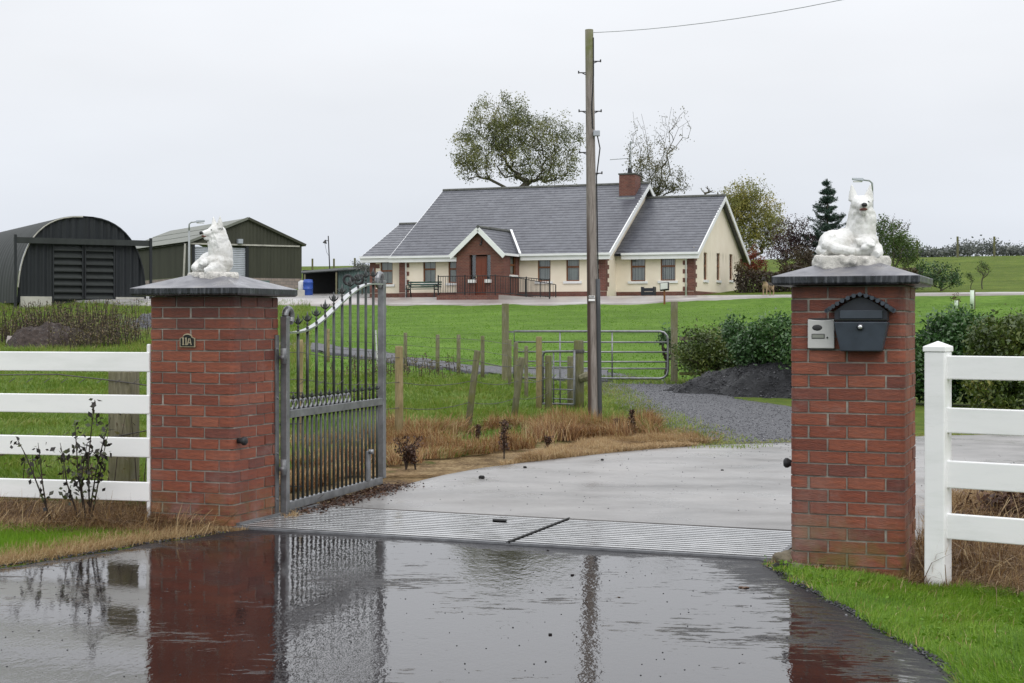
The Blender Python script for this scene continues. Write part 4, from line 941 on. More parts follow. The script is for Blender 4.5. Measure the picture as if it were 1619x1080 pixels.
b = MB(); b.box(PX1 + .10, PX1 + .20, PD - .1, -.42, zpe - .06, zpe + .06); b.build('gutter', M_['upvc'], house)
t_ = MB(); t_.lathe([(.02, 0), (.08, -.10), (.03, -.14)], 8, (pa + .12, PD - .14, 5.62)); t_.box(pa + .10, pa + .14, PD - .14, PD, 5.6, 5.63); t_.box(pa + .1, pa + .14, PD - .05, PD, 5.6, 5.85); t_.build('porch_lamp', M_['iron'], house)
b = MB(); b.box(PX0 - .7, PX1 + .1, PD - .95, PD - .001, HZ - 1.0, 2.90); b.build('porch_platform', M_['hbrick'], house)
b = MB(); b.add([(PX1 + .101, y, z) for y in (PD - .95, PD - .1) for z in (2.0, 2.90)] + [(-1.9, y, z) for y in (PD - .95, PD - .1) for z in (2.0, 2.68)], [(0, 1, 3, 2), (4, 6, 7, 5), (0, 4, 5, 1), (2, 3, 7, 6), (1, 5, 7, 3), (0, 2, 6, 4)]); b.build('ramp', M_['terrace'], house)
# chimney
b = MB(); b.box(-.98, -.06, 5.3, 6.3, 7.6, 9.62); ch = b.build('chimney', M_['hbrick'], house); b = MB(); b.box(-1.02, -.02, 5.26, 6.34, 9.621, 9.70); b.build('chimney_coping', M_['ridge'], ch); b = MB(); b.lathe([(.13, 9.70), (.12, 10.02), (.10, 10.02)], 10, (-.52, 5.8, 0)); b.build('chimney_pot', M_['iron'], ch)
b = MB(); b.box(-1.04, .0, 5.0, 5.29, 8.2, 8.34); b.build('lead_flashing', M_['lampgrey'], ch)
aer = thing('television_aerial', 'thin television aerial strapped to the bungalow chimney', 'aerial', (*hl(-.45, 5.75), 10.0), -PSI)
b = MB(); b.tube([(0, 0, -.2), (0, 0, 1.5)], .025, 6); b.build('mast', M_['lampgrey'], aer)
b = MB(); b.tube([(-1.2, 0, .52), (.1, 0, .56)], .018, 5)
for k in range(9): b.tube([(-1.15 + k * .14, -.16, .525 + k * .004), (-1.15 + k * .14, .16, .525 + k * .004)], .008, 4)
b.build('antenna_array', M_['lampgrey'], aer)
b = MB(); b.tube([(0, 0, 1.42), (.55, .1, 1.38)], .014, 5); b.box(-.05, .05, -.03, .03, 1.36, 1.48); b.build('small_antenna', M_['lampgrey'], aer)

# railings, bench, floodlight, crate, slab by the house
rl = thing('porch_railing', 'black iron railing along the porch ramp', 'railing', (*hl(0, 0), 0), -PSI)
RS = [(-8.1, -3.0), (-6.6, -3.0), (-4.9, -3.0), (-3.2, -3.0), (-1.95, -3.0)]
zb_ = lambda s: 2.90 if s < -4.7 else 2.90 - .24 * (s + 4.7) / 2.8
for (s0, d0), (s1, d1) in zip(RS[:-1], RS[1:]):
    for dz in (.12, .98): b = MB(); b.tube([(s0, d0, zb_(s0) + dz), (s1, d1, zb_(s1) + dz)], .024, 6); b.build('rail', M_['iron'], rl)
    k = int((s1 - s0) / .135)
    for i in range(1, k): s = s0 + (s1 - s0) * i / k; b = MB(); b.tube([(s, d0, zb_(s) + .12), (s, d0, zb_(s) + .98)], .013, 4); b.build('baluster', M_['iron'], rl)
for s, d in RS: b = MB(); b.tube([(s, d, zb_(s) - .6), (s, d, zb_(s) + 1.04)], .035, 6); b.build('post', M_['iron'], rl)
for s, d0, d1 in ((-1.95, -3.25, -2.2), (-4.3, -2.2, -2.2)):
    pass
rb_ = thing('porch_railing', 'shorter black iron railing between the ramp and the porch side', 'railing', (*hl(0, 0), 0), -PSI)
for dz in (.12, .98): b = MB(); b.tube([(-4.45, -2.1, 2.88 + dz), (-1.95, -2.1, 2.44 + dz)], .022, 6); b.build('rail', M_['iron'], rb_)
for i in range(19): s = -4.45 + 2.5 * i / 18; b = MB(); b.tube([(s, -2.1, 2.88 - .44 * i / 18 + (.12 if i % 6 else -.5)), (s, -2.1, 2.88 - .44 * i / 18 + .98)], .013 if i % 6 else .03, 4); b.build('baluster' if i % 6 else 'post', M_['iron'], rb_)
bx, by = hl(-9.95, -1.0); bz = gzf(bx, by) + .05
bn = thing('bench', 'green slatted bench on black iron ends under the bungalow window', 'bench', (bx, by, bz), -PSI)
for k in range(3): b = MB(); b.box(-1.0, 1.0, .22 + .03 * k, .25 + .03 * k, .52 + k * .125, .60 + k * .125); b.build('back_slat', M_['benchgreen'], bn)
for k in range(3): b = MB(); b.box(-1.0, 1.0, -.28 + .16 * k, -.16 + .16 * k, .43, .46); b.build('seat_slat', M_['benchgreen'], bn)
for sx in (-.82, .82):
    b = MB(); b.tube([(sx, -.28, -.03), (sx, -.24, .42), (sx, .20, .42), (sx, .30, .86)], .035, 6); b.tube([(sx, .32, -.03), (sx, .20, .42)], .035, 6); b.tube([(sx, -.26, .40), (sx, -.30, .62), (sx, -.18, .66), (sx, .22, .62)], .03, 6); b.build('end_frame', M_['iron'], bn)
fx, fy = hl(4.39, -4.15); fz = gzf(fx, fy)
fl = thing('floodlight', 'square floodlight on a short brown post at the lawn edge', 'floodlight', (fx, fy, fz), -PSI)
b = MB(); b.box(-.04, .04, -.04, .04, -.1, .68); b.build('post', M_['dock'] if False else M_['teak'], fl)
b = MB(); b.box(-.22, .22, -.07, .07, -.2, .2, Matrix.Translation((0, 0, .88)) @ rot(-20, -6, 0)); h_ = b.build('lamp_housing', M_['iron'], fl, bevel=.02)
b = MB(); b.box(-.18, .18, -.082, -.074, -.16, .16, Matrix.Translation((0, 0, .88)) @ rot(-20, -6, 0)); b.build('lens', M_['curtain'], h_)
kx, ky = hl(2.05, .9); kz = gzf(kx, ky) + .05
ck = thing('crate', 'small dark slatted crate standing against the bungalow plinth', 'crate', (kx, ky, kz), -PSI)
for k in range(4): b = MB(); b.box(-.34, .34, -.22, -.20, .02 + k * .095, .09 + k * .095); b.build('slat', M_['postbox_dark'], ck)
for k in range(2): b = MB(); b.box(-.34, .34, .20, .22, .02 + k * .19, .19 + k * .19); b.build('slat', M_['postbox_dark'], ck)
for x in (-.32, .32): b = MB(); b.box(x - .03, x + .03, -.199, .199, .0, .44); b.build('end_panel', M_['postbox_dark'], ck)
qx, qy = hl(RW + .34, 11.6); qz = gzf(qx, qy)
sb = thing('stone_slab', 'pale slab leaning on the far corner of the bungalow gable', 'slab', (qx, qy, qz - .02), -PSI)
b = MB(); b.box(-.04, .04, -.45, .45, 0, .80, rot(0, -22, 0)); b.build('slab', M_['stone'], sb, bevel=.01)

# ------------------------------------------------------------------ farm buildings
FA = R(30)
hut = thing('arched_barn', 'black corrugated arched barn with slatted double doors', 'barn', (-28.07, 88.0, 0), FA)
HW, HH, HB, HL_ = 7.37, 5.0, 2.62, 20.0
def arch_pt(q, sc=1.0):                                 # q 0..1 round the barrel
    a = math.pi * q; cx_ = HW / 2; c, s_ = math.cos(a), math.sin(a)
    x = cx_ - (HW / 2) * (abs(c) ** .82) * (1 if c > 0 else -1) * sc; z = HB + HH * (abs(s_) ** .80) * sc; return x, z
NP = 28; prof = [arch_pt(i / NP) for i in range(NP + 1)]
b = MB(); NL = 130
for j in range(NL + 1):
    y = HL_ * j / NL; o = .05 * (.5 + .5 * math.cos(j * math.pi / 2.5)) 
    for (x, z) in prof:
        dx, dz = x - HW / 2, z - HB; r_ = math.hypot(dx, dz); b.v.append((x + dx / r_ * o, y, z + dz / r_ * o))
for j in range(NL):
    for i in range(NP): a = j * (NP + 1) + i; b.f.append((a, a + 1, a + NP + 2, a + NP + 1))
b.build('barrel_roof', M_['hutroof'], hut, True)
DX0, DX1, DZ = 1.95, 5.55, HB + 3.35
b = MB(); npan = 26                                      # front wall of corrugated sheets round the doorway
for i in range(NP):
    (x0, z0), (x1, z1) = prof[i], prof[i + 1]
    if x1 - x0 < .004: continue
    ks = 4
    for q in range(ks):
        u0, u1 = x0 + (x1 - x0) * q / ks, x0 + (x1 - x0) * (q + 1) / ks; w0_, w1_ = z0 + (z1 - z0) * q / ks, z0 + (z1 - z0) * (q + 1) / ks
        yb = lambda u: .10 + .05 * math.cos(u * 2 * math.pi / .42)
        lo = DZ if (u0 + u1) / 2 > DX0 and (u0 + u1) / 2 < DX1 else HB
        if min(w0_, w1_) > lo: b.quad((u0, yb(u0), lo), (u1, yb(u1), lo), (u1, yb(u1), w1_), (u0, yb(u0), w0_))
b.build('front_wall', M_['hut'], hut)
b = MB(); b.tube([(x, -.02, z) for x, z in prof[1:15]], .04, 6); b.build('edge_trim', M_['plinth'], hut)
b = MB(); b.tube([(x, -.02, z) for x, z in prof[15:28]], .04, 6); b.build('edge_trim', M_['hut'], hut)
b = MB(); b.box(-.25, HW + .3, -.32, -.10, DZ + .03, DZ + .36); b.build('door_track_beam', M_['hutroof'], hut)
for x in (-.2, HW + .22): b = MB(); b.box(x - .07, x + .07, -.40, -.26, HB - .6, DZ + .50); b.build('beam_post', M_['hut'], hut)
for x0, x1 in ((.15, DX0 - .05), (DX1 + .05, HW - .1)): b = MB(); b.box(x0, x1, -.06, .25, HB - .6, HB + .36); b.build('plinth', M_['plinth'], hut)
for x0, x1 in ((DX0, (DX0 + DX1) / 2 - .03), ((DX0 + DX1) / 2 + .03, DX1)):
    b = MB(); b.box(x0, x1, .16, .20, HB - .5, DZ + .02); b.box(x0, x0 + .08, -.02, .159, HB - .3, DZ + .02); b.box(x1 - .08, x1, -.02, .159, HB - .3, DZ + .02); dr_ = b.build('door', M_['hut'], hut)
    for k in range(9):
        z0 = HB - .25 + k * .40; b = MB(); b.add([(x, y, z) for x in (x0 + .09, x1 - .09) for y, z in ((.14, z0 + .33), (-.03, z0 + .13), (-.03, z0 + .06), (.14, z0 + .06))], [(0, 1, 2, 3), (7, 6, 5, 4), (0, 4, 5, 1), (1, 5, 6, 2), (2, 6, 7, 3)]); b.build('slat', M_['hutroof'], dr_)
shed = thing('green_shed', 'dull green pitched farm shed with a grey roller door', 'shed', (-22.8, 110.0, 0), FA)
SW, SLn, SB, SE, SA = 8.43, 18.0, 3.2, 7.28, 8.98
def corr(mb, f, a0, a1, z0, ztop, step=.13, amp=.03):
    k = int((a1 - a0) / step)
    for i in range(k):
        u0, u1 = a0 + (a1 - a0) * i / k, a0 + (a1 - a0) * (i + 1) / k; o0, o1 = amp * (i % 2), amp * ((i + 1) % 2)
        mb.quad(f(u0, o0, z0), f(u1, o1, z0), f(u1, o1, ztop(u1)), f(u0, o0, ztop(u0)))
roofz = lambda a: SE + (SA - SE) * (1 - abs(a - SW / 2) / (SW / 2))
b = MB(); F0 = lambda a, o, z: (a, -o, z)
RD0, RD1 = .18, 4.2
corr(b, F0, 0, RD0, 4.6, roofz); corr(b, F0, RD0, RD1, 7.02, roofz); corr(b, F0, RD1, SW, 4.75, roofz)
corr(b, lambda a, o, z: (-o, a, z), 0, SLn, 4.75, lambda a: SE); corr(b, lambda a, o, z: (SW + o, a, z), 0, SLn, 4.75, lambda a: SE, .3); b.build('sheet_wall', M_['shed'], shed)
b = MB(); b.box(RD1 + .08, SW, .0, .2, SB - .8, 4.74); b.build('block_wall', M_['block'], shed)
b = MB(); b.box(.0, .2, .0, SLn, SB - .8, 4.74); b.build('block_wall', M_['block'], shed)
b = MB()
for k in range(30): z0 = SB - .3 + k * .133; b.quad((RD0 + .1, .08, z0), (RD1 - .1, .08, z0), (RD1 - .1, .12, z0 + .10), (RD0 + .1, .12, z0 + .10)); b.quad((RD0 + .1, .12, z0 + .10), (RD1 - .1, .12, z0 + .10), (RD1 - .1, .08, z0 + .133), (RD0 + .1, .08, z0 + .133))
b.build('roller_door', M_['roller'], shed)
for x in (RD0, RD1): b = MB(); b.box(x - .1, x + .1, -.08, .05, SB - .6, 7.02); b.build('door_post', M_['hut'], shed)
b = MB(); b.box(-.1, SW - .2, -.12, -.06, 7.04, 7.15); b.build('white_rail', M_['plinth'], shed)
roof_slope('roof', (-.25, -.2, SE - .06), (-.25, SLn, SE - .06), (SW / 2, SLn, SA + .08), (SW / 2, -.2, SA + .08), 3, shed, .03, M_['shedroof']); roof_slope('roof', (SW + .25, -.2, SE - .06), (SW + .25, SLn, SE - .06), (SW / 2, SLn, SA + .08), (SW / 2, -.2, SA + .08), 3, shed, .03, M_['shedroof'])
bar_between('barge_trim', (-.25, -.22, SE - .1), (SW / 2, -.22, SA + .05), .05, .18, M_['shedroof'], shed); bar_between('barge_trim', (SW + .25, -.22, SE - .1), (SW / 2, -.22, SA + .05), .05, .18, M_['shed'], shed)
b = MB(); b.tube([(-.45, -.1, SE - .2), (-.62, -.1, SB)], .07, 6); b.build('downpipe', M_['plinth'], shed)
b = MB(); b.box(5.0, 5.9, -.06, -.005, 3.5, 4.55); b.build('hatch', M_['greensheet'], shed)
b = MB(); b.box(3.4, 3.75, -.4, -.05, 7.18, 7.5); b.build('security_lamp', M_['roller'], shed)
# lean-to with its clutter, teal sheeting, drum, tank
lx, ly = gp(500, 467); 
lt = thing('lean_to', 'low open lean-to with a dark tin roof behind the yard', 'shed', (lx, ly, gzf(lx, ly)), R(8))
b = MB(); b.add([(-.9, -.5, 1.30), (3.6, -.5, 1.62), (3.6, 2.2, 1.85), (-.9, 2.2, 1.5), (-.9, -.5, 1.36), (3.6, -.5, 1.68), (3.6, 2.2, 1.91), (-.9, 2.2, 1.56)], [(0, 1, 2, 3), (4, 7, 6, 5), (0, 4, 5, 1), (1, 5, 6, 2), (3, 2, 6, 7), (0, 3, 7, 4)]); b.build('tin_roof', M_['hutroof'], lt)
for x in (-.7, 1.2, 3.3): b = MB(); b.box(x - .05, x + .05, -.4, -.3, -.3, 1.33 + .07 * x); b.build('post', M_['post'], lt)
b = MB(); b.box(-.8, 3.5, 2.0, 2.1, -.5, 1.6); b.build('back_wall', M_['dark'], lt)
bx, by = gp(487, 468); bd = thing('drum', 'blue plastic drum standing in front of the lean-to', 'drum', (bx, by, gzf(bx, by)), 0)
b = MB(); b.lathe([(.26, -.1), (.30, .05), (.30, .40), (.315, .42), (.30, .44), (.30, .78), (.315, .80), (.30, .82), (.27, .98), (.12, 1.0)], 14); b.build('body', M_['blue'], bd, True)
bx, by = gp(480, 468); bd = thing('drum', 'white plastic drum at the left of the blue drum', 'drum', (bx - .12, by + .3, gzf(bx, by)), 0)
b = MB(); b.lathe([(.22, -.1), (.25, .05), (.25, .85), (.1, .95)], 12); b.build('body', M_['silver'], bd, True)
bx, by = gp(468, 470); tr_ = thing('water_trough', 'small grey trough at the end of the shed wall', 'trough', (bx, by, gzf(bx, by)), R(10))
b = MB(); b.box(-.5, .5, -.25, .25, -.1, .42); b.build('body', M_['plinth'], tr_, bevel=.03); b = MB(); b.box(-.44, .44, -.19, .19, .421, .44); b.build('water', M_['plate'], tr_)
gx, gy = gp(540, 467); gs = thing('sheet_fence', 'tall teal metal sheet fence between yard and bungalow', 'fence', (gx, gy + 1.2, gzf(gx, gy + 1.2)), R(-6))
for k in range(8):
    b = MB(); x0 = -.35 + k * .31; corr(b, lambda a, o, z: (a, -o, z), x0, x0 + .30, -.4, lambda a: 1.55 + .05 * math.sin(k * 2.3), .075, .03); b.build('sheet', M_['greensheet'], gs)
for q, (px_, py_) in enumerate(((548, 462), (565, 461))):
    bx, by = gp(px_, 468); ty = thing('tyre', ('old tyre leaning on the teal sheet fence, the one nearer the lean-to', 'old tyre leaning on the teal sheet fence, the one nearer the bungalow')[q], 'tyre', (bx, by + .8, gzf(bx, by) + .98), R(-10), 'tyres on the teal fence')
    b = MB(); b.tube([(.26 * math.cos(a), 0, .26 * math.sin(a)) for a in [R(v) for v in range(0, 361, 30)]], .09, 7, False); b.build('ring', M_['rubber'], ty, True)
yp = thing('yard_light_pole', 'thin leaning pole with a bell lamp beyond the yard', 'lamp pole', (*gp(524, 462), 2.9), 0)
px0 = yp.location; top_ = at(519, 373, px0.y) - px0
b = MB(); b.tube([(0, 0, -.4), (top_.x, 0, top_.z)], [.05, .035], 6); b.build('pole', M_['iron'], yp)
lm = at(517, 382, px0.y) - px0; b = MB(); b.lathe([(.03, .12), (.14, -.10), (.12, -.12)], 10, (lm.x - .12, 0, lm.z), rot(0, 15, 0)); b.tube([(lm.x - .12, 0, lm.z + .1), (lm.x + .08, 0, lm.z + .05)], .02, 5); b.build('lamp_shade', M_['iron'], yp)
b = MB(); b.tube([(lm.x - .14, 0, lm.z - .1), (lm.x - .02, 0, lm.z - .7), (lm.x + .14, 0, lm.z - .95)], .010, 4); b.build('cable', M_['iron'], yp)

# ------------------------------------------------------------------ street lamps
def street_lamp(label, x, y, z0, ztop, arm, name='street_lamp'):
    t = thing(name, label, 'street lamp', (x, y, z0), 0, 'street lamps')
    h = ztop - z0; b = MB(); sg = 1 if arm > 0 else -1
    b.tube([(0, 0, -.3), (0, 0, h * .35), (0, 0, h - .45)], [.075, .06, .05], 8); b.build('pole', M_['lampgrey'], t, True)
    b = MB(); b.tube([(0, 0, h - .45), (0, 0, h - .12), (sg * .10, 0, h - .02), (arm * .55, 0, h + .02)], [.045, .04, .035, .03], 8); b.build('arm', M_['lampgrey'], t, True)
    b = MB(); b.add([(arm * .45, -.09, h - .04), (arm * .45, .09, h - .04), (arm, .07, h + .01), (arm, -.07, h + .01), (arm * .45, -.06, h + .09), (arm * .45, .06, h + .09), (arm, .05, h + .10), (arm, -.05, h + .10)], [(0, 1, 2, 3), (4, 7, 6, 5), (0, 4, 5, 1), (1, 5, 6, 2), (2, 6, 7, 3), (3, 7, 4, 0)]); b.build('lamp_head', M_['roller'], t, bevel=.02)
    b = MB(); b.box(min(arm * .5, arm * .95), max(arm * .5, arm * .95), -.05, .05, h - .075, h - .04); b.build('lens', M_['silver'], t)
x, y = at(299, 0, 80).x, 80; street_lamp('grey street lamp behind the number 11A pier statue, arm to the right', x, y, gzf(x, y), at(0, 351, 80).z, .80)
x, y = at(1379, 0, 62).x, 62; street_lamp('grey street lamp behind the letterbox pier statue, arm to the left', x, y, gzf(x, y), at(0, 285, 62).z, -.80)

# ------------------------------------------------------------------ utility pole
ux, uy = gp(939, 672); uz = gzf(ux, uy); tp = at(931.5, 47, uy)
pole = thing('utility_pole', 'weathered wooden utility pole with step irons and a mossy top', 'utility pole', (ux, uy, uz), 0)
hp = tp.z - uz; lean = tp.x - ux; P_ = lambda z: Vector((lean * z / hp, 0, z))
b = MB(); b.tube([P_(z) for z in np.linspace(-.4, hp, 12)], list(np.linspace(.083, .056, 12)), 16); b.build('shaft', M_['pole'], pole, True)
def zpole(py): return CAMZ + (PCY - py) / FPX * uy - uz
for py, sg in ((97, 1), (115, -1), (176, -1), (176, 1), (241, -1), (274, 1)):
    z = zpole(py); c = P_(z); r_ = .066; b = MB(); b.tube([c + Vector((sg * r_ * .6, 0, -.035)), c + Vector((sg * (r_ + .045), 0, 0)), c + Vector((sg * (r_ + .085), 0, .0))], .007, 5); b.tube([c + Vector((sg * (r_ - .02), 0, .0)), c + Vector((sg * (r_ + .08), 0, .0))], .008, 5); b.tube([c + Vector((sg * (r_ + .085), 0, -.012)), c + Vector((sg * (r_ + .085), 0, .025))], .010, 5); b.build('step_iron', M_['iron'], pole)
c = P_(zpole(211)); b = MB(); b.box(c.x + .035, c.x + .125, -.11, -.03, c.z - .045, c.z + .03); b.build('junction_box', M_['roller'], pole, bevel=.006)
b = MB(); b.tube([P_(zpole(60)) + Vector((.055, -.03, 0)), P_(zpole(120)) + Vector((.05, -.045, 0)), P_(zpole(170)) + Vector((.02, -.068, 0)), P_(zpole(205)) + Vector((.03, -.075, 0))], .009, 5); b.build('cable', M_['iron'], pole)
b = MB(); b.tube([P_(zpole(215)) + Vector((.09, -.07, 0)), P_(zpole(235)) + Vector((.125, -.05, 0)), P_(zpole(258)) + Vector((.10, -.03, 0)), P_(zpole(280)) + Vector((.075, -.02, 0)), P_(zpole(450)) + Vector((.082, -.02, 0))], .009, 5); b.build('cable', M_['iron'], pole)
b = MB(); b.tube([P_(z) + Vector((.062 + .020 * (1 - z / hp), -.055, 0)) for z in np.linspace(-.2, zpole(441), 6)], .030, 8); b.build('cable_guard', M_['plastic_dark'], pole, True)
z = zpole(469.5); c = P_(z)
b = MB(); b.box(c.x - .052, c.x + .028, -.098, -.085, z - .016, z + .016); np_ = b.build('number_tag', M_['white'], pole)
for k in range(4): b = MB(); x0 = c.x - .046 + k * .018; b.box(x0, x0 + .011, -.1005, -.0985, z - .010, z + .010); b.box(x0 + .003, x0 + .008, -.1015, -.1006, z - .006 + .004 * (k % 2), z + .004); q_ = b.build('digit', M_['plate'] , np_)
b = MB(); b.box(c.x - .056, c.x + .030, -.098, -.084, z - .058, z - .028); b.build('blank_tag', M_['white'], pole)
w_ = thing('overhead_wire', 'thin overhead wire running from the utility pole top to the upper right', 'wire', (ux, uy, uz))
a_ = P_(hp - .04) + Vector((.06, 0, 0)); e_ = Vector((9.5, -5.5, 4.6)); b = MB()
e1 = at(1330, 0, 17.5) - Vector((ux, uy, uz)); dirv = e1 - a_
b.tube([a_ + dirv * q - Vector((0, 0, .25 * q * (1 - q))) for q in np.linspace(0, 1, 9)] + [a_ + dirv * q + Vector((0, 0, .12 * (q - 1))) for q in np.linspace(1.2, 6, 9)], .0045, 5); b.build('strand', M_['lampgrey'], w_)

# ------------------------------------------------------------------ plants: builders
def leaf_quads(P, size, aspect=.55, flat=0.0, rs=None, up=None):
    """one folded leaf face (two triangles across a midrib, as a rhombus) per point"""
    rs = rs or nr; n_ = len(P); P = np.asarray(P, float); s = size * rs.uniform(.6, 1.35, n_)[:, None]
    d = rs.normal(size=(n_, 3)); d[:, 2] *= (1 - flat); 
    if up is not None: d = d * .8 + np.asarray(up)
    d /= np.linalg.norm(d, axis=1)[:, None]
    q = rs.normal(size=(n_, 3)); q -= d * (q * d).sum(1)[:, None]; q /= np.linalg.norm(q, axis=1)[:, None]
    nn = np.cross(d, q)
    V = np.stack([P - d * s * .5, P + q * s * aspect * .5 + nn * s * .06, P + d * s * .5, P - q * s * aspect * .5 + nn * s * .06], 1).reshape(-1, 3)
    return V, np.arange(n_ * 4).reshape(-1, 4)
def foliage(name, P, size, matr, parent=None, tint=None, aspect=.55, rs=None, flat=0.0, up=None):
    V, F = leaf_quads(P, size, aspect, flat, rs, up); t = (rs or nr).uniform(0, 1, len(P)) if tint is None else np.clip(tint, 0, 1)
    return fastmesh(name, V, F, matr, dict(tint=np.repeat(t, 4)), parent)
def in_lobes(lobes, k, rs, shell=.55):
    """points through the volume of several lobes, thicker towards their skins"""
    w = np.array([l[3] * l[4] * l[5] for l in lobes]) ** .8; w /= w.sum(); out = []
    ids = rs.choice(len(lobes), k, p=w); d = rs.normal(size=(k, 3)); d /= np.linalg.norm(d, axis=1)[:, None]
    r = rs.uniform(0, 1, k) ** (1 / 3 * shell)
    L = np.array(lobes)[ids]; return L[:, :3] + d * r[:, None] * L[:, 3:6]
def branches(base, top, targets, rs, seg=.7, curve=.25, up=.15, stems=()):
    N = [np.array(base, float)]; par = [-1]; k = max(3, int(np.linalg.norm(np.array(top) - base) / seg))
    for i in range(1, k + 1): N.append(np.array(base) + (np.array(top) - base) * i / k + rs.normal(size=3) * .05 * seg * (i < k)); par.append(i - 1)
    for st in stems:
        j = int(np.argmin(np.linalg.norm(np.array(N) - st[0], axis=1))); pts = [N[j]] + list(st); cur = j
        for a, c in zip(pts[:-1], pts[1:]):
            m_ = max(1, int(np.linalg.norm(c - a) / seg))
            for i in range(1, m_ + 1): N.append(a + (c - a) * i / m_ + rs.normal(size=3) * .03 * (i < m_)); par.append(cur); cur = len(N) - 1
    T = targets[np.argsort(np.linalg.norm(targets - np.array(top), axis=1))]; tips = []
    for p in T:
        A = np.array(N); dv = p - A; dist = np.linalg.norm(dv, axis=1); cost = dist * (1 + 1.8 * np.clip(.45 - dv[:, 2] / (dist + 1e-6), 0, 1.4)); cost[:max(1, k // 3)] += 1e3
        j = int(np.argmin(cost)); m_ = max(1, int(dist[j] / seg)); a = A[j]; cur = j
        bow = rs.normal(size=3) * curve * dist[j] * .3 + np.array([0, 0, -up * dist[j] * .5])
        for i in range(1, m_ + 1):
            f = i / m_; N.append(a + (p - a) * f + bow * math.sin(math.pi * f)); par.append(cur); cur = len(N) - 1
        tips.append(cur)
    N = np.array(N); par = np.array(par); cnt = np.zeros(len(N)); cnt[tips] = 1
    for i in range(len(N) - 1, 0, -1): cnt[par[i]] += cnt[i]
    return N, par, cnt, tips
def branch_mesh(name, N, par, cnt, r0, parent, matr, n=5, power=.5, rmin=.012):
    rad = np.maximum(rmin, r0 * (cnt / cnt.max()) ** power); V = []; F = []
    for i in range(1, len(N)):
        a, b_ = N[par[i]], N[i]; t = b_ - a; L = np.linalg.norm(t)
        if L < 1e-5: continue
        t = t / L; x = np.cross(t, (0, 0, 1) if abs(t[2]) < .9 else (1, 0, 0)); x /= np.linalg.norm(x); y = np.cross(t, x)
        ra = min(rad[par[i]], rad[i] * 1.5); o = len(V)
        for c, rr in ((a, ra), (b_ + t * rad[i] * .3, rad[i])):
            for j in range(n): w = 2 * math.pi * j / n; V.append(c + (x * math.cos(w) + y * math.sin(w)) * rr)
        F += [(o + j, o + (j + 1) % n, o + n + (j + 1) % n, o + n + j) for j in range(n)]
    return fastmesh(name, V, F, matr, None, parent, True)
def px_lobe(px, py, rx, ry, Y, depth=None):
    c = at(px, py, Y); k = Y / FPX; return (c.x, c.y, c.z, rx * k, (depth or (rx + ry) / 2) * k, ry * k)
def tree(label, px, Y, lobes, ntip, r0, leafm, nleaf, lsize, spread, cat='tree', name='tree', trunk_frac=.35, seed=1, up=.1, topbias=None, leafprob=None, rmin=.012, power=.5, curve=.25, clump=1.5, stems=()):
    rs = np.random.RandomState(seed); bx_ = at(px, 400, Y).x; bz_ = gzf(bx_, Y); t = thing(name, label, cat, (bx_, Y, bz_)); off = np.array([bx_, Y, bz_])
    Lb = [px_lobe(*l, Y) for l in lobes]; T = in_lobes(Lb, ntip, rs, 1.1) - off; T = T[T[:, 2] > .3]
    zc = np.mean([l[2] for l in Lb]) - bz_; xc = np.mean([l[0] for l in Lb]) - bx_
    N, par, cnt, tips = branches((0, 0, -.3), (xc * trunk_frac, 0, zc * trunk_frac), T, rs, max(.25, zc / 12), curve, up, [[np.array(at(a, c, Y)) - off + (0, q * .4 - .4, 0) for a, c in st] for q, st in enumerate(stems)])
    branch_mesh('trunk', N, par, cnt, r0, t, M_['bark'], 6, power, rmin)
    tipP = N[tips]; pw = np.ones(len(tips)) if leafprob is None else leafprob(tipP + off); pw = pw * rs.uniform(.05, 1, len(tips)) ** clump; pw = pw / pw.sum()
    c = tipP[rs.choice(len(tips), nleaf, p=pw)] + rs.normal(size=(nleaf, 3)) * spread
    cl = rs.uniform(0, 1, len(tips)); 
    tint = vnoise(c[:, 0] * 1.1 + c[:, 1] * .6, c[:, 2] * 1.1, seed) * .65 + rs.uniform(0, .35, nleaf)
    foliage('crown', c, lsize, leafm, t, tint, rs=rs); return t
# ------------------------------------------------------------------ trees and shrubs round the house
tree('tall broad olive-green tree standing behind the bungalow roof', 818, 108, [(766, 232, 52, 52), (788, 188, 48, 42), (828, 228, 62, 62), (884, 220, 38, 44), (862, 268, 54, 26), (752, 262, 34, 26), (732, 238, 24, 30), (812, 200, 42, 52), (907, 250, 16, 24)], 1100, .27, M_['leaf_oak'], 27000, .13, .20, seed=3, trunk_frac=.66, curve=.10, up=0, clump=2.4, rmin=.010, power=.62)
tree('sparse half-bare tree rising behind the chimney and wing roof', 1030, 104, [(1012, 245, 22, 48), (1005, 200, 10, 24), (1068, 185, 26, 18), (1045, 235, 26, 42), (1030, 275, 40, 30), (1072, 285, 24, 20), (1036, 302, 44, 16), (1085, 205, 10, 20)], 330, .15, M_['leaf_sparse'], 5200, .12, .17, clump=2.0, seed=5, trunk_frac=.15, leafprob=lambda P: np.clip((14.4 - P[:, 2]) / 4, .05, 1), rmin=.009, curve=.03, power=.6, up=0,
     stems=[[(1016, 330), (1014, 285), (1012, 240), (1003, 205), (1000, 178)], [(1028, 335), (1030, 290), (1026, 250), (1020, 205), (1014, 180)], [(1034, 335), (1046, 285), (1050, 245), (1056, 205), (1062, 172)], [(1048, 300), (1062, 270), (1056, 240), (1075, 200), (1090, 190)], [(1040, 320), (1060, 300), (1080, 282)]])
tree('rounded yellow-green autumn tree right of the bungalow gable', 1180, 103, [(1180, 310, 44, 28), (1162, 340, 34, 44), (1206, 345, 36, 42), (1185, 378, 48, 26), (1226, 368, 20, 28), (1190, 340, 30, 40)], 520, .16, M_['leaf_autumn'], 17000, .13, .22, seed=8, trunk_frac=.4, curve=.10, up=0, power=.62, rmin=.010)
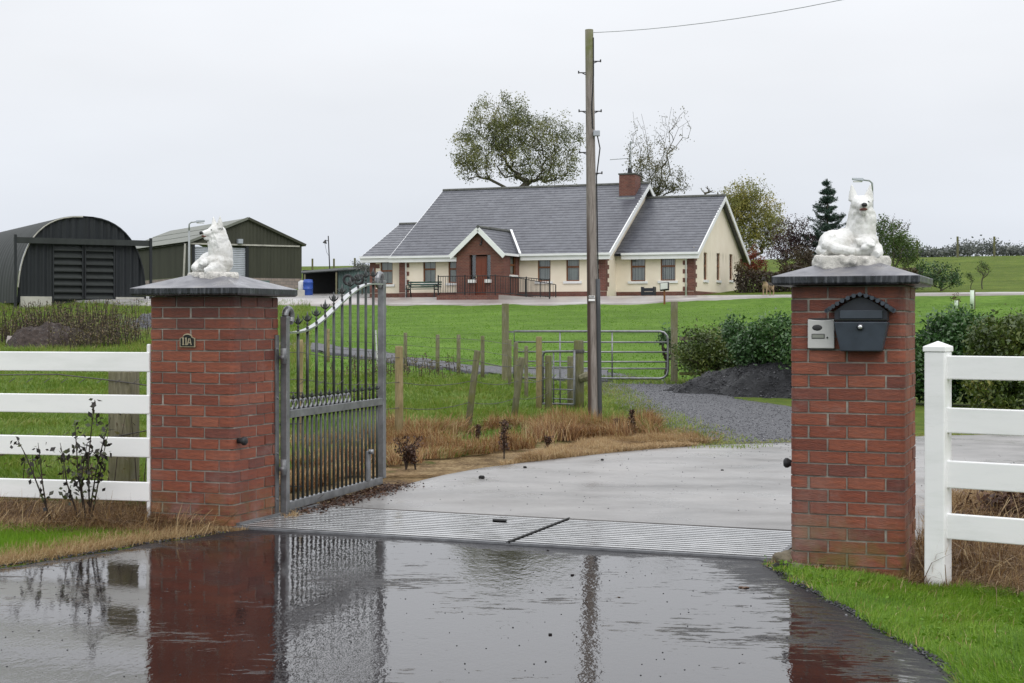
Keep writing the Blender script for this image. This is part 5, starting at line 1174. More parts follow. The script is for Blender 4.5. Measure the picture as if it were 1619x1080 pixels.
tree('bare twiggy stump of a tree between the wing roof and the autumn tree', 1120, 99, [(1116, 300, 8, 12), (1128, 305, 12, 5), (1112, 296, 4, 10)], 14, .08, M_['leaf_sparse'], 12, .08, .05, name='bare_tree', seed=2, trunk_frac=.8, rmin=.022)
tree('dark purple shrub with bare twigs on top beside the conifer', 1255, 90, [(1250, 372, 30, 30), (1262, 360, 22, 26), (1240, 395, 30, 24), (1275, 385, 20, 24)], 260, .07, M_['leaf_purple'], 5200, .10, .16, 'shrub', 'purple_shrub', .12, 11, 0, leafprob=lambda P: np.clip((7.9 - P[:, 2]) / 2.0, .03, 1), power=.35, rmin=.014)
tree('bright red autumn shrub at the corner of the bungalow gable', 1191, 93, [(1192, 408, 15, 17), (1198, 425, 16, 16), (1186, 425, 12, 22)], 70, .06, M_['leaf_red'], 2600, .10, .13, 'shrub', 'red_shrub', .2, 12)
tree('russet and olive shrub at the foot of the conifer', 1268, 86, [(1272, 408, 26, 18), (1262, 428, 34, 16), (1290, 425, 22, 18)], 90, .06, M_['leaf_brown'], 4200, .11, .14, 'shrub', 'russet_shrub', .2, 13)
tree('rounded green bush behind the letterbox pier statue', 1415, 80, [(1408, 385, 30, 36), (1432, 395, 24, 32), (1395, 370, 18, 26), (1420, 372, 24, 18), (1392, 410, 14, 26)], 160, .07, M_['leaf_bush'], 7600, .10, .15, 'bush', 'round_bush', .2, 14)
tree('thin mauve twiggy shrub rising behind the rounded green bush', 1412, 83, [(1402, 358, 24, 16), (1424, 360, 18, 12)], 170, .05, M_['leaf_purple'], 600, .07, .10, 'shrub', 'twiggy_shrub', .5, 15, rmin=.014)
tree('low dark green bush on the field edge right of the letterbox pier', 1488, 80, [(1468, 432, 26, 20), (1494, 432, 24, 22), (1512, 444, 12, 12), (1480, 446, 34, 12)], 90, .05, M_['leaf_laurel'], 3000, .10, .12, 'bush', 'field_bush', .2, 16)
tree('small thin sapling standing alone in the far grass field', 1552, 82, [(1552, 422, 10, 12), (1556, 429, 8, 10)], 40, .035, M_['leaf_bush'], 420, .08, .08, 'tree', 'sapling', .5, 17)
tree('smallest green bush in the far field, left of the sapling', 1535, 82, [(1535, 438, 6, 7)], 12, .02, M_['leaf_bush'], 200, .07, .06, 'bush', 'field_bush', .3, 18)
tree('pale leafy bush beside the teal sheet fence', 573, 92, [(565, 420, 14, 6), (580, 422, 10, 8)], 40, .04, M_['leaf_grey'], 800, .09, .1, 'bush', 'pale_bush', .3, 19)
# bank of brown hedge behind the dog
hg = thing('brown_hedge', 'long brown and dark hedge bank behind the dog at the drive end', 'hedge', (*gp(1240, 464), 0)); o_ = np.array(hg.location)
rs = np.random.RandomState(21); HXs = [at(px_, 0, 86).x for px_ in (1172, 1330)]
k = 9000; X = rs.uniform(HXs[0] - .5, HXs[1] + 4, k); D = rs.uniform(0, 1, k); ztop = 2.9 + 1.75 * (.75 + .35 * vnoise(X * .9, X * 0 + 3, 4)); Yb = 84.5 + rs.uniform(-.9, 1.2, k)
P = np.stack([X, Yb, 2.7 + (ztop - 2.7) * D ** .7], -1)
foliage('foliage', P - o_, .16, M_['leaf_brown'], hg, vnoise(X * 1.1, P[:, 2] * 1.5, 6) * .6 + .4 * (D - .3) * rs.uniform(.4, 1.4, k), rs=rs)
b = MB()
for i in range(240):
    x = rs.uniform(HXs[0] - .4, HXs[1] + 3.5); y = rs.uniform(83.7, 85); b.tube([(x - o_[0], y - o_[1], 2.5), (x - o_[0] + rs.normal() * .3, y - o_[1] + rs.normal() * .2, 3.4 + rs.uniform(0, .8))], [.03, .012], 4)
b.build('stems', M_['twig'], hg); b = MB(); b.box(HXs[0] - .4 - o_[0], HXs[1] + 3.6 - o_[0], .25 + 84.5 - o_[1], 1.2 + 84.5 - o_[1], 2.3, 4.0); 
# conifer
cb = at(1308, 400, 90); cz = gzf(cb.x, 90); cf = thing('conifer', 'dark blue-green conifer with layered whorls behind the letterbox pier', 'conifer', (cb.x, 90, cz)); Hc = at(1308, 283, 90).z - cz
rs = np.random.RandomState(31); b = MB(); b.tube([(0, 0, -.3), (0, 0, Hc * .5), (0, 0, Hc)], [.13, .07, .012], 7); b.build('trunk', M_['bark'], cf); PV = []; UPS = []; b = MB()
for w in range(150):
    zf_ = (w / 149) ** .9; tier = round(zf_ * 11) / 11; z = Hc * (.06 + .90 * (.42 * tier + .58 * zf_)) + rs.normal() * .06; Lr = 2.45 * (1 - (z / Hc) ** .85) + .16
    a = rs.uniform(0, 6.28); L_ = Lr * rs.uniform(.6, 1.15); e_ = Vector((math.cos(a) * L_, math.sin(a) * L_, z + L_ * rs.uniform(.0, .30))); m_ = Vector((math.cos(a) * L_ * .5, math.sin(a) * L_ * .5, z - .05 * L_)); s_ = Vector((0, 0, z))
    b.tube([s_, m_, e_], [.022, .014, .005], 4, False)
    for f in np.linspace(.10, 1, int(8 + 22 * L_)):
        p_ = s_.lerp(m_, f * 2) if f < .5 else m_.lerp(e_, f * 2 - 1); wd = .20 * (1.15 - f) + .03
        for _ in range(5): PV.append((p_.x + rs.normal() * wd * .55, p_.y + rs.normal() * wd * .55, p_.z + rs.normal() * .045 + .02)); UPS.append((math.cos(a) * .9, math.sin(a) * .9, .45))
for q in range(60): PV.append((rs.normal() * .03, rs.normal() * .03, Hc - rs.uniform(0, .5))); UPS.append((0, 0, 1))
b.build('limbs', M_['bark'], cf); foliage('crown', np.array(PV), .16, M_['needle'], cf, None, .22, rs, 0, np.array(UPS))
# hedge trees on the skyline
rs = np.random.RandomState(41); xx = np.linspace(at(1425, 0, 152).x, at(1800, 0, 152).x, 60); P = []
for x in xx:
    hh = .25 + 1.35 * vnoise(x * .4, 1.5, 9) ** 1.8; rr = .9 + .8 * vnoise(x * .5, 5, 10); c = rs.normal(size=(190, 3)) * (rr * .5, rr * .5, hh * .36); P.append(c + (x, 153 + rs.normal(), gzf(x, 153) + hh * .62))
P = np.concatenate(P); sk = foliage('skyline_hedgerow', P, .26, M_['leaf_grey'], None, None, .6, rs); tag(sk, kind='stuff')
for q, (px_, py0, py1, lab) in enumerate(((1514, 374, 399, 'left fence post standing on the skyline of the right field'), (1572, 374, 399, 'right fence post standing on the skyline of the right field'), (1450, 380, 402, 'skyline fence post nearest the rounded green bush'))):
    Y = 140; c = at(px_, py1, Y); p_ = thing('skyline_post', lab, 'fence post', (c.x, Y, c.z), 0, 'fence posts on the skyline'); b = MB(); b.tube([(0, 0, -1.2), (0, 0, (py1 - py0) * Y / FPX)], .10, 6); b.build('post', M_['post_moss'], p_)
for q, (px_, py0, py1) in enumerate(((494, 409, 426), (528, 409, 424), (561, 408, 422))):
    Y = 135; c = at(px_, py1, Y); p_ = thing('skyline_post', ('skyline fence post nearest the green shed', 'middle fence post on the skyline left of the bungalow', 'skyline fence post nearest the bungalow')[q], 'fence post', (c.x, Y, c.z), 0, 'fence posts on the skyline'); b = MB(); b.tube([(0, 0, -1.5), (0, 0, (py1 - py0) * Y / FPX)], .09, 6); b.build('post', M_['post_moss'], p_)

# ------------------------------------------------------------------ laurel and golden shrubs by the track
def shrub(label, lobes, nleaf, lsize, leafm, name, seed, cat='shrub'):
    rs = np.random.RandomState(seed); Lb = [px_lobe(px_, py_, rx, ry, Y, dp) for px_, py_, rx, ry, Y, dp in lobes]; c = np.mean(np.array(Lb)[:, :3], axis=0); bz_ = gzf(c[0], c[1]); t = thing(name, label, cat, (c[0], c[1], bz_)); off = np.array([c[0], c[1], bz_])
    P = in_lobes(Lb, nleaf, rs, .55) - off; P = np.concatenate([P, P[rs.permutation(len(P))[:int(len(P) * .7)]]]); P += rs.normal(size=P.shape) * .10; P = P[P[:, 2] > .03]
    j = vnoise(P[:, 0] * 3 + P[:, 1], P[:, 2] * 3, seed); keep = j > .22; P = P[keep]; tint = .6 * j[keep] + rs.uniform(-.1, .45, len(P))
    foliage('foliage', P, lsize, leafm, t, tint, .46, rs)
    T = in_lobes(Lb, 60, rs) - off; T = T[T[:, 2] > .2]; N, par, cnt, tips = branches((0, 0, -.1), (0, 0, .15), T, rs, .3); branch_mesh('stems', N, par, cnt, .05, t, M_['twig'], 4, .4, .008); return t
shrub('golden-green evergreen shrub beside the field gate post', [(1098, 553, 30, 30, 33.6, 34), (1140, 548, 38, 26, 33.2, 34), (1115, 566, 36, 24, 33.2, 28), (1165, 558, 32, 30, 32.8, 30)], 8000, .066, M_['leaf_golden'], 'golden_shrub', 51)
shrub('dark green laurel left of the letterbox pier above the gravel heap', [(1160, 524, 13, 18, 31.5, 24), (1200, 550, 40, 30, 31.0, 36), (1235, 545, 38, 36, 30.6, 36), (1222, 522, 30, 16, 30.8, 28), (1290, 552, 50, 38, 30, 40), (1350, 556, 60, 42, 29, 40)], 14000, .085, M_['leaf_laurel'], 'laurel', 52)
shrub('dark green laurel just right of the letterbox pier behind the white post', [(1496, 548, 34, 40, 27.5, 44), (1528, 540, 40, 36, 27.2, 44), (1512, 515, 18, 22, 27.4, 30), (1480, 530, 12, 26, 27.4, 26), (1500, 590, 54, 44, 27, 44), (1550, 590, 50, 46, 27, 44), (1440, 580, 50, 50, 27.5, 44)], 15000, .088, M_['leaf_laurel'], 'laurel', 53)
shrub('lighter green laurel at the right frame edge behind the white rails', [(1588, 565, 46, 50, 25.5, 50), (1640, 560, 60, 60, 25.2, 50), (1560, 545, 26, 34, 25.8, 40), (1604, 530, 24, 22, 25.6, 30), (1600, 610, 70, 40, 25, 44), (1700, 580, 70, 70, 25, 50)], 15000, .085, M_['leaf_golden'], 'laurel', 54)
shrub('small dark shrub in shade behind the right end of the field gate', [(1055, 547, 12, 24, 37.5, 18)], 700, .08, M_['leaf_laurel'], 'gate_shrub', 55)

# ------------------------------------------------------------------ gates and posts of the paddock
def post_at(px_, py0, py1, wpx, matr, parent, off, top_px=None, square=False):
    x, y = gp(px_, py1); z = gzf(x, y); tp_ = at(top_px if top_px is not None else px_, py0, y); r_ = wpx * y / FPX / 2; b = MB(); rr = rng.uniform
    o3 = Vector(off); A_, B_ = Vector((x, y, z - .25)) - o3, tp_ - o3
    if square:
        M = Matrix.Translation(A_); b.box(-r_, r_, -r_, r_, 0, (B_ - A_).z, M)
    else: b.tube([A_, A_.lerp(B_, .5) + Vector((rr(-.004, .004), 0, 0)), A_.lerp(B_, .985), B_], [r_ * 1.04, r_, r_ * .97, r_ * .86], 10)
    return b.build('post', matr, parent, not square), (x, y, z, tp_.z)
nf = thing('wire_fence', 'old post and wire paddock fence with leaning round posts', 'fence', (*gp(734, 678), 0)); off = nf.location
NP_ = [(475, 537, 700, 9, 'post_pale', None, 'straight pale round post seen through the iron gate'), (631, 547, 697, 13.5, 'post_pale', None, 'upright pale post just right of the open iron gate'), (736, 554, 680, 11, 'post_moss', 755, 'post leaning sharply right'), (809, 565, 664, 11, 'post_moss', 825, 'post leaning right, nearest the tall orange grass'), (867, 562, 652, 11.5, 'post_moss', None, 'short mossy post before the small gate'), (902, 563, 647, 11, 'post', None, None)]
tops = []
for px_, a, c, w, mm, tpx, lab in NP_:
    o, g = post_at(px_, a, c, w, M_[mm], nf, off, tpx); tops.append((g, px_, tpx or px_))
    if lab: o['label'] = lab
for f in (.35, .62, .88):
    b = MB(); pts = []
    for (x, y, z, tz), p0_, p1_ in tops: pts.append(Vector((x + (p1_ - p0_) * f * y / FPX, y - .06, z + (tz - z) * f)) - off)
    pts = [pts[0] + (pts[0] - pts[1]) * 1.2] + pts
    q_ = []
    for a, c in zip(pts[:-1], pts[1:]): q_ += [a.lerp(c, s_) - Vector((0, 0, .05 * math.sin(math.pi * s_))) for s_ in (0, .25, .5, .75)]
    b.tube(q_ + [pts[-1]], .004, 4); b.build('wire', M_['wire'], nf)
ff = thing('wire_fence', 'second post and wire fence along the gravel lane below the lawn', 'fence', (*gp(691, 588), 0)); off = ff.location; tops = []
for px_, a, c, w, mm in [(519, 520, 571, 5, 'post_pale'), (641, 526, 582, 6, 'post'), (692, 529, 589, 6.5, 'post'), (725, 529, 591, 6.5, 'post'), (763, 531, 601, 6.5, 'post'), (806, 537, 611, 6, 'post'), (816, 541, 620, 7, 'post'), (832, 547, 633, 6.5, 'post'), (852, 532, 652, 10, 'post_pale')]:
    o, g = post_at(px_, a, c, w, M_[mm], ff, off); tops.append(g)
for f in (.4, .65, .9): b = MB(); b.tube([Vector((x, y - .05, z + (tz - z) * f)) - off for x, y, z, tz in tops], .005, 4); b.build('wire', M_['wire'], ff)
def gate_post(label, px_, a, c, w, mm, square=False, ring=False):
    x, y = gp(px_, c); t = thing('gate_post', label, 'gate post', (x, y, gzf(x, y)), 0, 'wooden gate posts'); o, g = post_at(px_, a, c, w, M_[mm], t, t.location, None, square)
    if ring: z = g[3] - g[2]; b = MB(); b.lathe([(w * y / FPX / 2 + .006, z * .82), (w * y / FPX / 2 + .010, z * .845), (w * y / FPX / 2 + .006, z * .87)], 12); b.build('wire_band', M_['wire'], t); b = MB(); b.lathe([(.06, 0), (.075, .1), (.06, .28)], 8, (.02, -.10, z * .46), rot(20, 70)); b.build('branch_stub', M_['post'], t)
    return t, g
gate_post('thick mossy strainer post beside the utility pole', 915, 538, 650, 16.5, 'post_moss', False, True)
GL_, g1 = gate_post('tall square post at the left end of the field gate', 799, 480, 604, 11, 'post', True)
GR_, g2 = gate_post('tall square post between the field gate and golden shrub', 1066, 477, 606, 10, 'post', True)
# field gate
y0, y1 = g1[1] - .02, g2[1] - .02; pA, pB = at(813, 597, y0), at(1056, 597, y1); fg = thing('field_gate', 'galvanised six-bar tubular field gate across the gravel track', 'gate', (pA.x, pA.y, gzf(pA.x, pA.y)), math.atan2(pB.y - pA.y, pB.x - pA.x)); GW = math.hypot(pB.x - pA.x, pB.y - pA.y)
zs_ = [at(930, q, (y0 + y1) / 2).z - fg.location.z for q in (598, 582.5, 572, 556.5, 541, 524)]
b = MB(); r_ = .17; z0, z1 = zs_[0], zs_[-1]
loop = [(0, 0, z0), (GW - r_, 0, z0)] + [(GW - r_ + r_ * math.sin(a), 0, z0 + r_ - r_ * math.cos(a)) for a in (R(30), R(60), R(90))] + [(GW, 0, z1 - r_)] + [(GW - r_ + r_ * math.cos(a), 0, z1 - r_ + r_ * math.sin(a)) for a in (R(30), R(60), R(90))] + [(0, 0, z1), (0, 0, z0)]
b.tube(loop, .026, 8); b.build('frame', M_['galv'], fg, True)
for z in zs_[1:-1]: b = MB(); b.tube([(0, 0, z), (GW, 0, z)], .019, 7); b.build('rail', M_['galv'], fg, True)
for f in (.30, .64): b = MB(); b.tube([(GW * f, 0, z0), (GW * f, 0, z1)], .018, 7); b.build('brace', M_['galv'], fg, True)
b = MB(); b.box(-.16, .0, -.02, .02, z1 - .03, z1 + .01); b.box(-.16, .0, -.02, .02, z0 + .1, z0 + .14); b.build('hinge', M_['galv_dull'], fg)
sg_a, sg_b = gp(858, 648), gp(908, 652); sgt = thing('small_gate', 'small galvanised gate hung on the mossy strainer post', 'gate', (sg_a[0], sg_a[1], gzf(*sg_a)), math.atan2(sg_b[1] - sg_a[1], sg_b[0] - sg_a[0])); sw_ = math.hypot(sg_b[0] - sg_a[0], sg_b[1] - sg_a[1]); sh_ = at(858, 556, sg_a[1]).z - gzf(*sg_a)
b = MB(); b.tube([(0, 0, .10), (0, 0, sh_ - .08), (.03, 0, sh_ - .02), (.08, 0, sh_), (sw_, 0, sh_ + .02), (sw_, 0, .12), (0, 0, .10)], .020, 8); b.build('frame', M_['galv_dull'], sgt, True)
for f in (.2, .36, .54, .74): b = MB(); b.tube([(0, 0, sh_ * f), (sw_, 0, sh_ * f + .01)], .011, 6); b.build('rail', M_['galv_dull'], sgt, True)
for f in (.35, .56): b = MB(); b.tube([(sw_ * f, 0, .11), (sw_ * f, 0, sh_)], .013, 6); b.build('brace', M_['galv_dull'], sgt, True)
x, y = gp(1070, 606); wf = thing('short_rail_fence', 'short mossy wooden rails overgrown by the golden shrub', 'fence', (x, y - .05, gzf(x, y)), R(-4))
for z in (.18, .44, .70, .96): b = MB(); b.box(.05, 1.3, -.02, .02, z, z + .07 + .01 * z); b.build('rail', M_['post_moss'], wf)
x, y = gp(1062, 580); 
# rod seen through the gate, stakes
x, y = gp(597, 577); st_ = thing('marker_rod', 'thin white leaning rod seen past the gate latch post', 'rod', (x, y, gzf(x, y))); b = MB(); b.tube([(0, 0, -.1), (at(594, 522, y).x - x, 0, at(594, 522, y).z - gzf(x, y))], .022, 6); b.build('shaft', M_['silver'], st_)
# old post behind the left white fence with barbed wire
Yp = 12.1; xb = at(196, 0, Yp).x; zb2 = gzf(xb, Yp); bp = thing('barbed_wire_fence', 'mossy square post with barbed wire behind the left white rails', 'fence', (xb, Yp, zb2), R(-12))
b = MB(); b.box(-.092, .092, -.09, .09, -.2, at(0, 586, Yp).z - zb2); b.build('post', M_['post'], bp, bevel=.012)
for py_, k2 in ((602, -.02), (688, .03), (776, .02)):
    z = at(0, py_, Yp).z - zb2; b = MB(); b.tube([(-4 + q * .5, -.10, z + k2 * q * .35 * (-1 if q < 8 else 1) * (abs(q - 8) > 0)) for q in range(0, 12)], .0045, 4); 
    for q in range(-26, 14): b.tube([(q * .15 - .02, -.115, z - .015), (q * .15 + .02, -.085, z + .02)], .003, 3)
    b.build('barbed_wire', M_['wire'], bp)

def pebbles(name, X, Y, Z, s, matr):
    k = len(X); O = np.array([(1, 0, 0), (0, 1, 0), (-1, 0, 0), (0, -1, 0), (0, 0, .7), (0, 0, -.7)]); sc = (s * nr.uniform(.4, 1.3, k))[:, None, None] * nr.uniform(.6, 1.2, (k, 6, 1)); V = np.stack([X, Y, Z], -1)[:, None] + O[None] * sc
    Fo = np.array([(0, 1, 4), (1, 2, 4), (2, 3, 4), (3, 0, 4), (1, 0, 5), (2, 1, 5), (3, 2, 5), (0, 3, 5)]); F = (np.arange(k)[:, None, None] * 6 + Fo[None]).reshape(-1, 3)
    return fastmesh(name, V.reshape(-1, 3), F, matr, dict(tint=np.repeat(nr.uniform(0, 1, k), 6)))
M_['pebble'] = leafmat('pebble', [(0, (.014, .014, .018)), (.5, (.06, .061, .071)), (.9, (.14, .14, .155)), (1, (.32, .32, .32))], 0.0, .5)
M_['pebble_dark'] = leafmat('pebble_dark', [(0, (.008, .008, .010)), (.7, (.03, .031, .037)), (.95, (.09, .09, .10)), (1, (.22, .22, .23))], 0.0, .5)
# ------------------------------------------------------------------ heaps
def heap(name, label, cat, cx_, cy_, rx, ry, h, matr, seed, n=70, rough=.16, flat=1.4, stones=0, smat='pebble_dark', rz=0):
    t = thing(name, label, cat, (cx_, cy_, gzf(cx_, cy_)), rz); g_ = np.linspace(-1.1, 1.1, n); GX, GY = np.meshgrid(g_ * rx, g_ * ry)
    q = np.hypot(GX / rx, GY / ry) + (fbm(GX * 1.2 + seed, GY * 1.2, seed) - .5) * .5
    cr_, sr_ = math.cos(rz), math.sin(rz)
    Z = h * np.clip(1 - np.clip(q, 0, 2) ** flat, -.15, 1) * (1 + (fbm(GX * 1.5, GY * 1.5, seed + 3) - .5) * .5) + (fbm(GX * 5, GY * 5, seed + 7) - .5) * rough
    Z += gz(cx_ + GX * cr_ - GY * sr_, cy_ + GX * sr_ + GY * cr_) - gzf(cx_, cy_) - .03
    Z = np.where(q > 1.02, Z - .3, Z); i = np.arange(n * n).reshape(n, n); F = np.stack([i[:-1, :-1], i[:-1, 1:], i[1:, 1:], i[1:, :-1]], -1).reshape(-1, 4)
    fastmesh('mound', np.stack([GX, GY, Z], -1).reshape(-1, 3), F, matr, None, t, True)
    if stones:
        k_ = np.random.RandomState(seed).choice(np.flatnonzero((q < 1).ravel()), stones); jx = nr.uniform(-.03, .03, (2, stones)); st = pebbles('loose_stones', GX.ravel()[k_] + jx[0], GY.ravel()[k_] + jx[1], Z.ravel()[k_] + .006, .020, M_[smat]); st.parent = t; st['kind'] = 'stuff'
    return t
c = gp(1235, 622); heap('gravel_heap', 'dark heap of fine gravel beside the track, left of the letterbox pier', 'heap', c[0] + .25, c[1] + .4, 2.45, 1.9, .80, M_['heap'], 3, 130, .16, 1.25, 6000)
c = gp(62, 552); heap('earth_mound', 'brown earth mound with a cut face behind the left white rails', 'mound', c[0], c[1] + 1.5, 1.45, 1.9, .72, M_['soil'], 5, 90, .30, 3.4, 700, 'pebble')
em = c
c = gp(222, 522); heap('rubble_heap', 'small grey rubble heap beside the left pier capstone', 'heap', c[0] + .3, c[1] + .8, 1.0, 1.2, .75, M_['gravel'], 9, 50, .25, 1.4, 900, 'pebble')
c = gp(36, 548); sl2_ = thing('stone_slab', 'flat grey slab lying against the earth mound', 'slab', (c[0], c[1] - .5, gzf(*c)), R(8)); b = MB(); b.box(-.42, .42, -.06, .06, -.05, .38, rot(-28, 4, 0)); b.build('slab', M_['terrace'], sl2_, bevel=.02)

# ------------------------------------------------------------------ grass blades, weeds and litter
def blades(name, X, Y, h, w, matr, lean=.45, tint=None, rs=nr, curl=True, kind='stuff', z0=-.005):
    k = len(X); Z = gz(X, Y) + z0; a = rs.uniform(0, 2 * math.pi, k); h = h * np.ones(k); w = w * np.ones(k); ln = np.abs(rs.normal(0, lean, k)) * h; a2 = 12 * fbm(X * .7, Y * .7, 55) + rs.normal(0, .9, k)
    dx, dy = np.cos(a) * w / 2, np.sin(a) * w / 2; lx, ly = np.cos(a2) * ln, np.sin(a2) * ln
    p = lambda ox, oy, oz: np.stack([X + ox, Y + oy, Z + oz], -1)
    zt_ = h * (1 - .3 * np.clip(ln / h, 0, 1.6)); zm = h * .52
    V = np.stack([p(-dx, -dy, 0 * h), p(dx, dy, 0 * h), p(dx * .7 + lx * .33, dy * .7 + ly * .33, zm), p(-dx * .7 + lx * .33, -dy * .7 + ly * .33, zm), p(lx + dx * .12, ly + dy * .12, zt_), p(lx - dx * .12, ly - dy * .12, zt_)], 1)
    b6 = 6 * np.arange(k)[:, None]; F = np.concatenate([b6 + np.array([[0, 1, 2, 3]]), b6 + np.array([[3, 2, 4, 5]])]); t = rs.uniform(0, 1, k) if tint is None else np.clip(tint, 0, 1)
    o = fastmesh(name, V.reshape(-1, 3), F, matr, dict(tint=np.repeat(t, 6))); return tag(o, kind=kind) if kind else o
def scatter(n, x0, x1, y0, y1, ok, rs=nr):
    X = rs.uniform(x0, x1, n); Y = rs.uniform(y0, y1, n); m_ = ok(X, Y); return X[m_], Y[m_]
def twv(X, Y): return (X - A0.x) * GU.x + (Y - A0.y) * GU.y, (X - A0.x) * GV.x + (Y - A0.y) * GV.y
def right_of_tar(X, Y): t, w = twv(X, Y); return (w < 0) & (t > trr(w) - .03 + (vnoise(w * 5, w * 0 + 9.1, 9) - .5) * .07 + (fbm(X * 7, Y * 7, 61) - .5) * .16)
def left_of_tar(X, Y): t, w = twv(X, Y); return (t < tl(np.minimum(w, 0)) + .02)
def fence_r(X, Y): return Y - (8.82 - math.tan(R(36)) * (X - 2.425))       # >0 behind the right fence
hashy = lambda X, Y, s=1: fbm(X * 2.2, Y * 2.2, s)
X, Y = scatter(130000, 1.45, 4.4, 5.9, 9.4, lambda X, Y: right_of_tar(X, Y) & (twv(X, Y)[1] < -.11 + .06 * (vnoise(X * 8, Y * 8, 4) - .5)) & (fence_r(X, Y) < -.08 + .12 * (vnoise(X * 6, Y * 6, 3) - .5)))
blades('verge_grass', X, Y, .02 + .085 * hashy(X * 1.6, Y * 1.6, 2) ** 1.3 * nr.uniform(.4, 1.4, len(X)), .0042, M_['blade_lawn'], .9, .05 + .75 * hashy(X, Y, 5) + nr.uniform(-.3, .42, len(X)))
X, Y = scatter(90000, -5.0, -1.6, 8.3, 11.0, lambda X, Y: left_of_tar(X, Y) & (twv(X, Y)[1] < -.02) & (Y < 10.55 - .26 * (X + 2.5) + .1 * (vnoise(X * 5, Y * 5, 3) - .5)))
t_, w_2 = twv(X, Y); edge_d = tl(np.minimum(w_2, 0)) - t_; dryf = np.clip(1.3 - (edge_d * np.abs(np.cos(.6)) / .38), 0, 1) + np.clip((Y + .26 * (X + 2.5) - 10.22) / .22, 0, 1)
hayb = nr.uniform(0, 1, len(X)) < np.clip(dryf, 0, 1)
blades('verge_grass', X[~hayb], Y[~hayb], .03 + .03 * nr.uniform(.5, 1.3, (~hayb).sum()), .0045, M_['blade_lawn'], .6, .25 + .4 * hashy(X, Y, 5)[~hayb] + nr.uniform(-.1, .25, (~hayb).sum()))
blades('dry_grass', X[hayb], Y[hayb], .03 + .04 * nr.uniform(.3, 1.3, hayb.sum()), .005, M_['blade_hay'], 1.0, .3 + .7 * nr.uniform(0, 1, hayb.sum()))
X, Y = scatter(5200, 1.45, 4.4, 5.9, 9.4, lambda X, Y: right_of_tar(X, Y) & (twv(X, Y)[1] < -.05) & (fence_r(X, Y) < -.1) & (hashy(X * .8, Y * .8, 71) > .52))
tag(foliage('clover', np.stack([X, Y, gz(X, Y) + nr.uniform(.02, .055, len(X))], -1), .022, M_['blade_lawn'], None, nr.uniform(.0, .5, len(X)), .8, None, .75), kind='stuff')
X, Y = scatter(2600, 1.45, 4.4, 5.9, 9.4, lambda X, Y: right_of_tar(X, Y) & (twv(X, Y)[1] < -.03) & (fence_r(X, Y) < -.06)); blades('dry_grass', X, Y, .03 + .06 * nr.uniform(0, 1, len(X)), .004, M_['blade_hay'], 1.3)
X, Y = scatter(9000, 1.3, 4.4, 5.9, 9.4, lambda X, Y: right_of_tar(X, Y) & ~right_of_tar(X - .11, Y)); blades('dry_grass', X, Y, .02 + .05 * nr.uniform(0, 1, len(X)), .005, M_['blade_rust'], 1.2, nr.uniform(.4, 1.1, len(X)))
# dead grass under the two white fences and round the pier feet
def near_line(pts, r_, n, x0, x1, y0, y1, extra=lambda X, Y: True):
    return scatter(n, x0, x1, y0, y1, lambda X, Y: (seg_dist(X, Y, pts) < r_ * nr.uniform(.2, 1.1, len(X))) & extra(X, Y))
pier_box = lambda X, Y: ~((twv(X, Y)[0] > -.66) & (twv(X, Y)[0] < 0) & (twv(X, Y)[1] > 0) & (twv(X, Y)[1] < .66))
X, Y = near_line([(-2.45, 10.75), (-6.2, 11.75)], .75, 60000, -6.4, -2.0, 10.2, 12.6, lambda X, Y: pier_box(X, Y) & left_of_tar(X, Y))
blades('dry_grass', X, Y, .04 + .24 * hashy(X * 1.5, Y * 1.5, 3) ** 1.5 * nr.uniform(.2, 1.6, len(X)), .005, M_['blade_hay'], 1.8, -.3 + .5 * hashy(X * 1.5, Y * 1.5, 4) + .75 * nr.uniform(0, 1, len(X)) ** 1.6)
k_ = nr.permutation(len(X))[:1800]; blades('dead_stalks', X[k_], Y[k_], nr.uniform(.10, .30, 1800), .006, M_['blade_hay'], 1.5, nr.uniform(-.2, .9, 1800))
t0 = nr.uniform(-.72, .12, 2600); w0_ = -np.abs(nr.normal(0, .045, 2600)) - .01; X, Y = A0.x + GU.x * t0 + GV.x * w0_, A0.y + GU.y * t0 + GV.y * w0_; m_ = left_of_tar(X, Y) | (w0_ > -.06)
blades('dry_grass', X[m_], Y[m_], .012 + .04 * nr.uniform(0, 1, m_.sum()) ** 2, .005, M_['blade_hay'], 1.2)
X, Y = scatter(90000, 2.25, 5.2, 6.9, 13.2, lambda X, Y: (fence_r(X, Y) > -.12) & ~((twv(X, Y)[0] > 3.78) & (twv(X, Y)[0] < 4.48) & (twv(X, Y)[1] > -.02) & (twv(X, Y)[1] < .68)) & (fence_r(X, Y) < 5) & (twv(X, Y)[0] > 4.40))
blades('dry_grass', X, Y, .04 + .20 * hashy(X * 1.5, Y * 1.5, 3) ** 1.5 * nr.uniform(.2, 1.6, len(X)), .006, M_['blade_hay'], 1.8, -.25 + .55 * hashy(X * 1.5, Y * 1.5, 4) + .75 * nr.uniform(0, 1, len(X)) ** 1.4)
k_ = nr.permutation(len(X))[:2200]; blades('dead_stalks', X[k_], Y[k_], nr.uniform(.15, .40, 2200), .006, M_['blade_hay'], 1.6, nr.uniform(-.2, .9, 2200))
t0 = nr.uniform(3.72, 4.75, 1300); w0_ = -np.abs(nr.normal(0, .05, 1300)) - .015; X, Y = A0.x + GU.x * t0 + GV.x * w0_, A0.y + GU.y * t0 + GV.y * w0_
blades('dry_grass', X, Y, .012 + .04 * nr.uniform(0, 1, len(X)) ** 2, .005, M_['blade_hay'], 1.2)
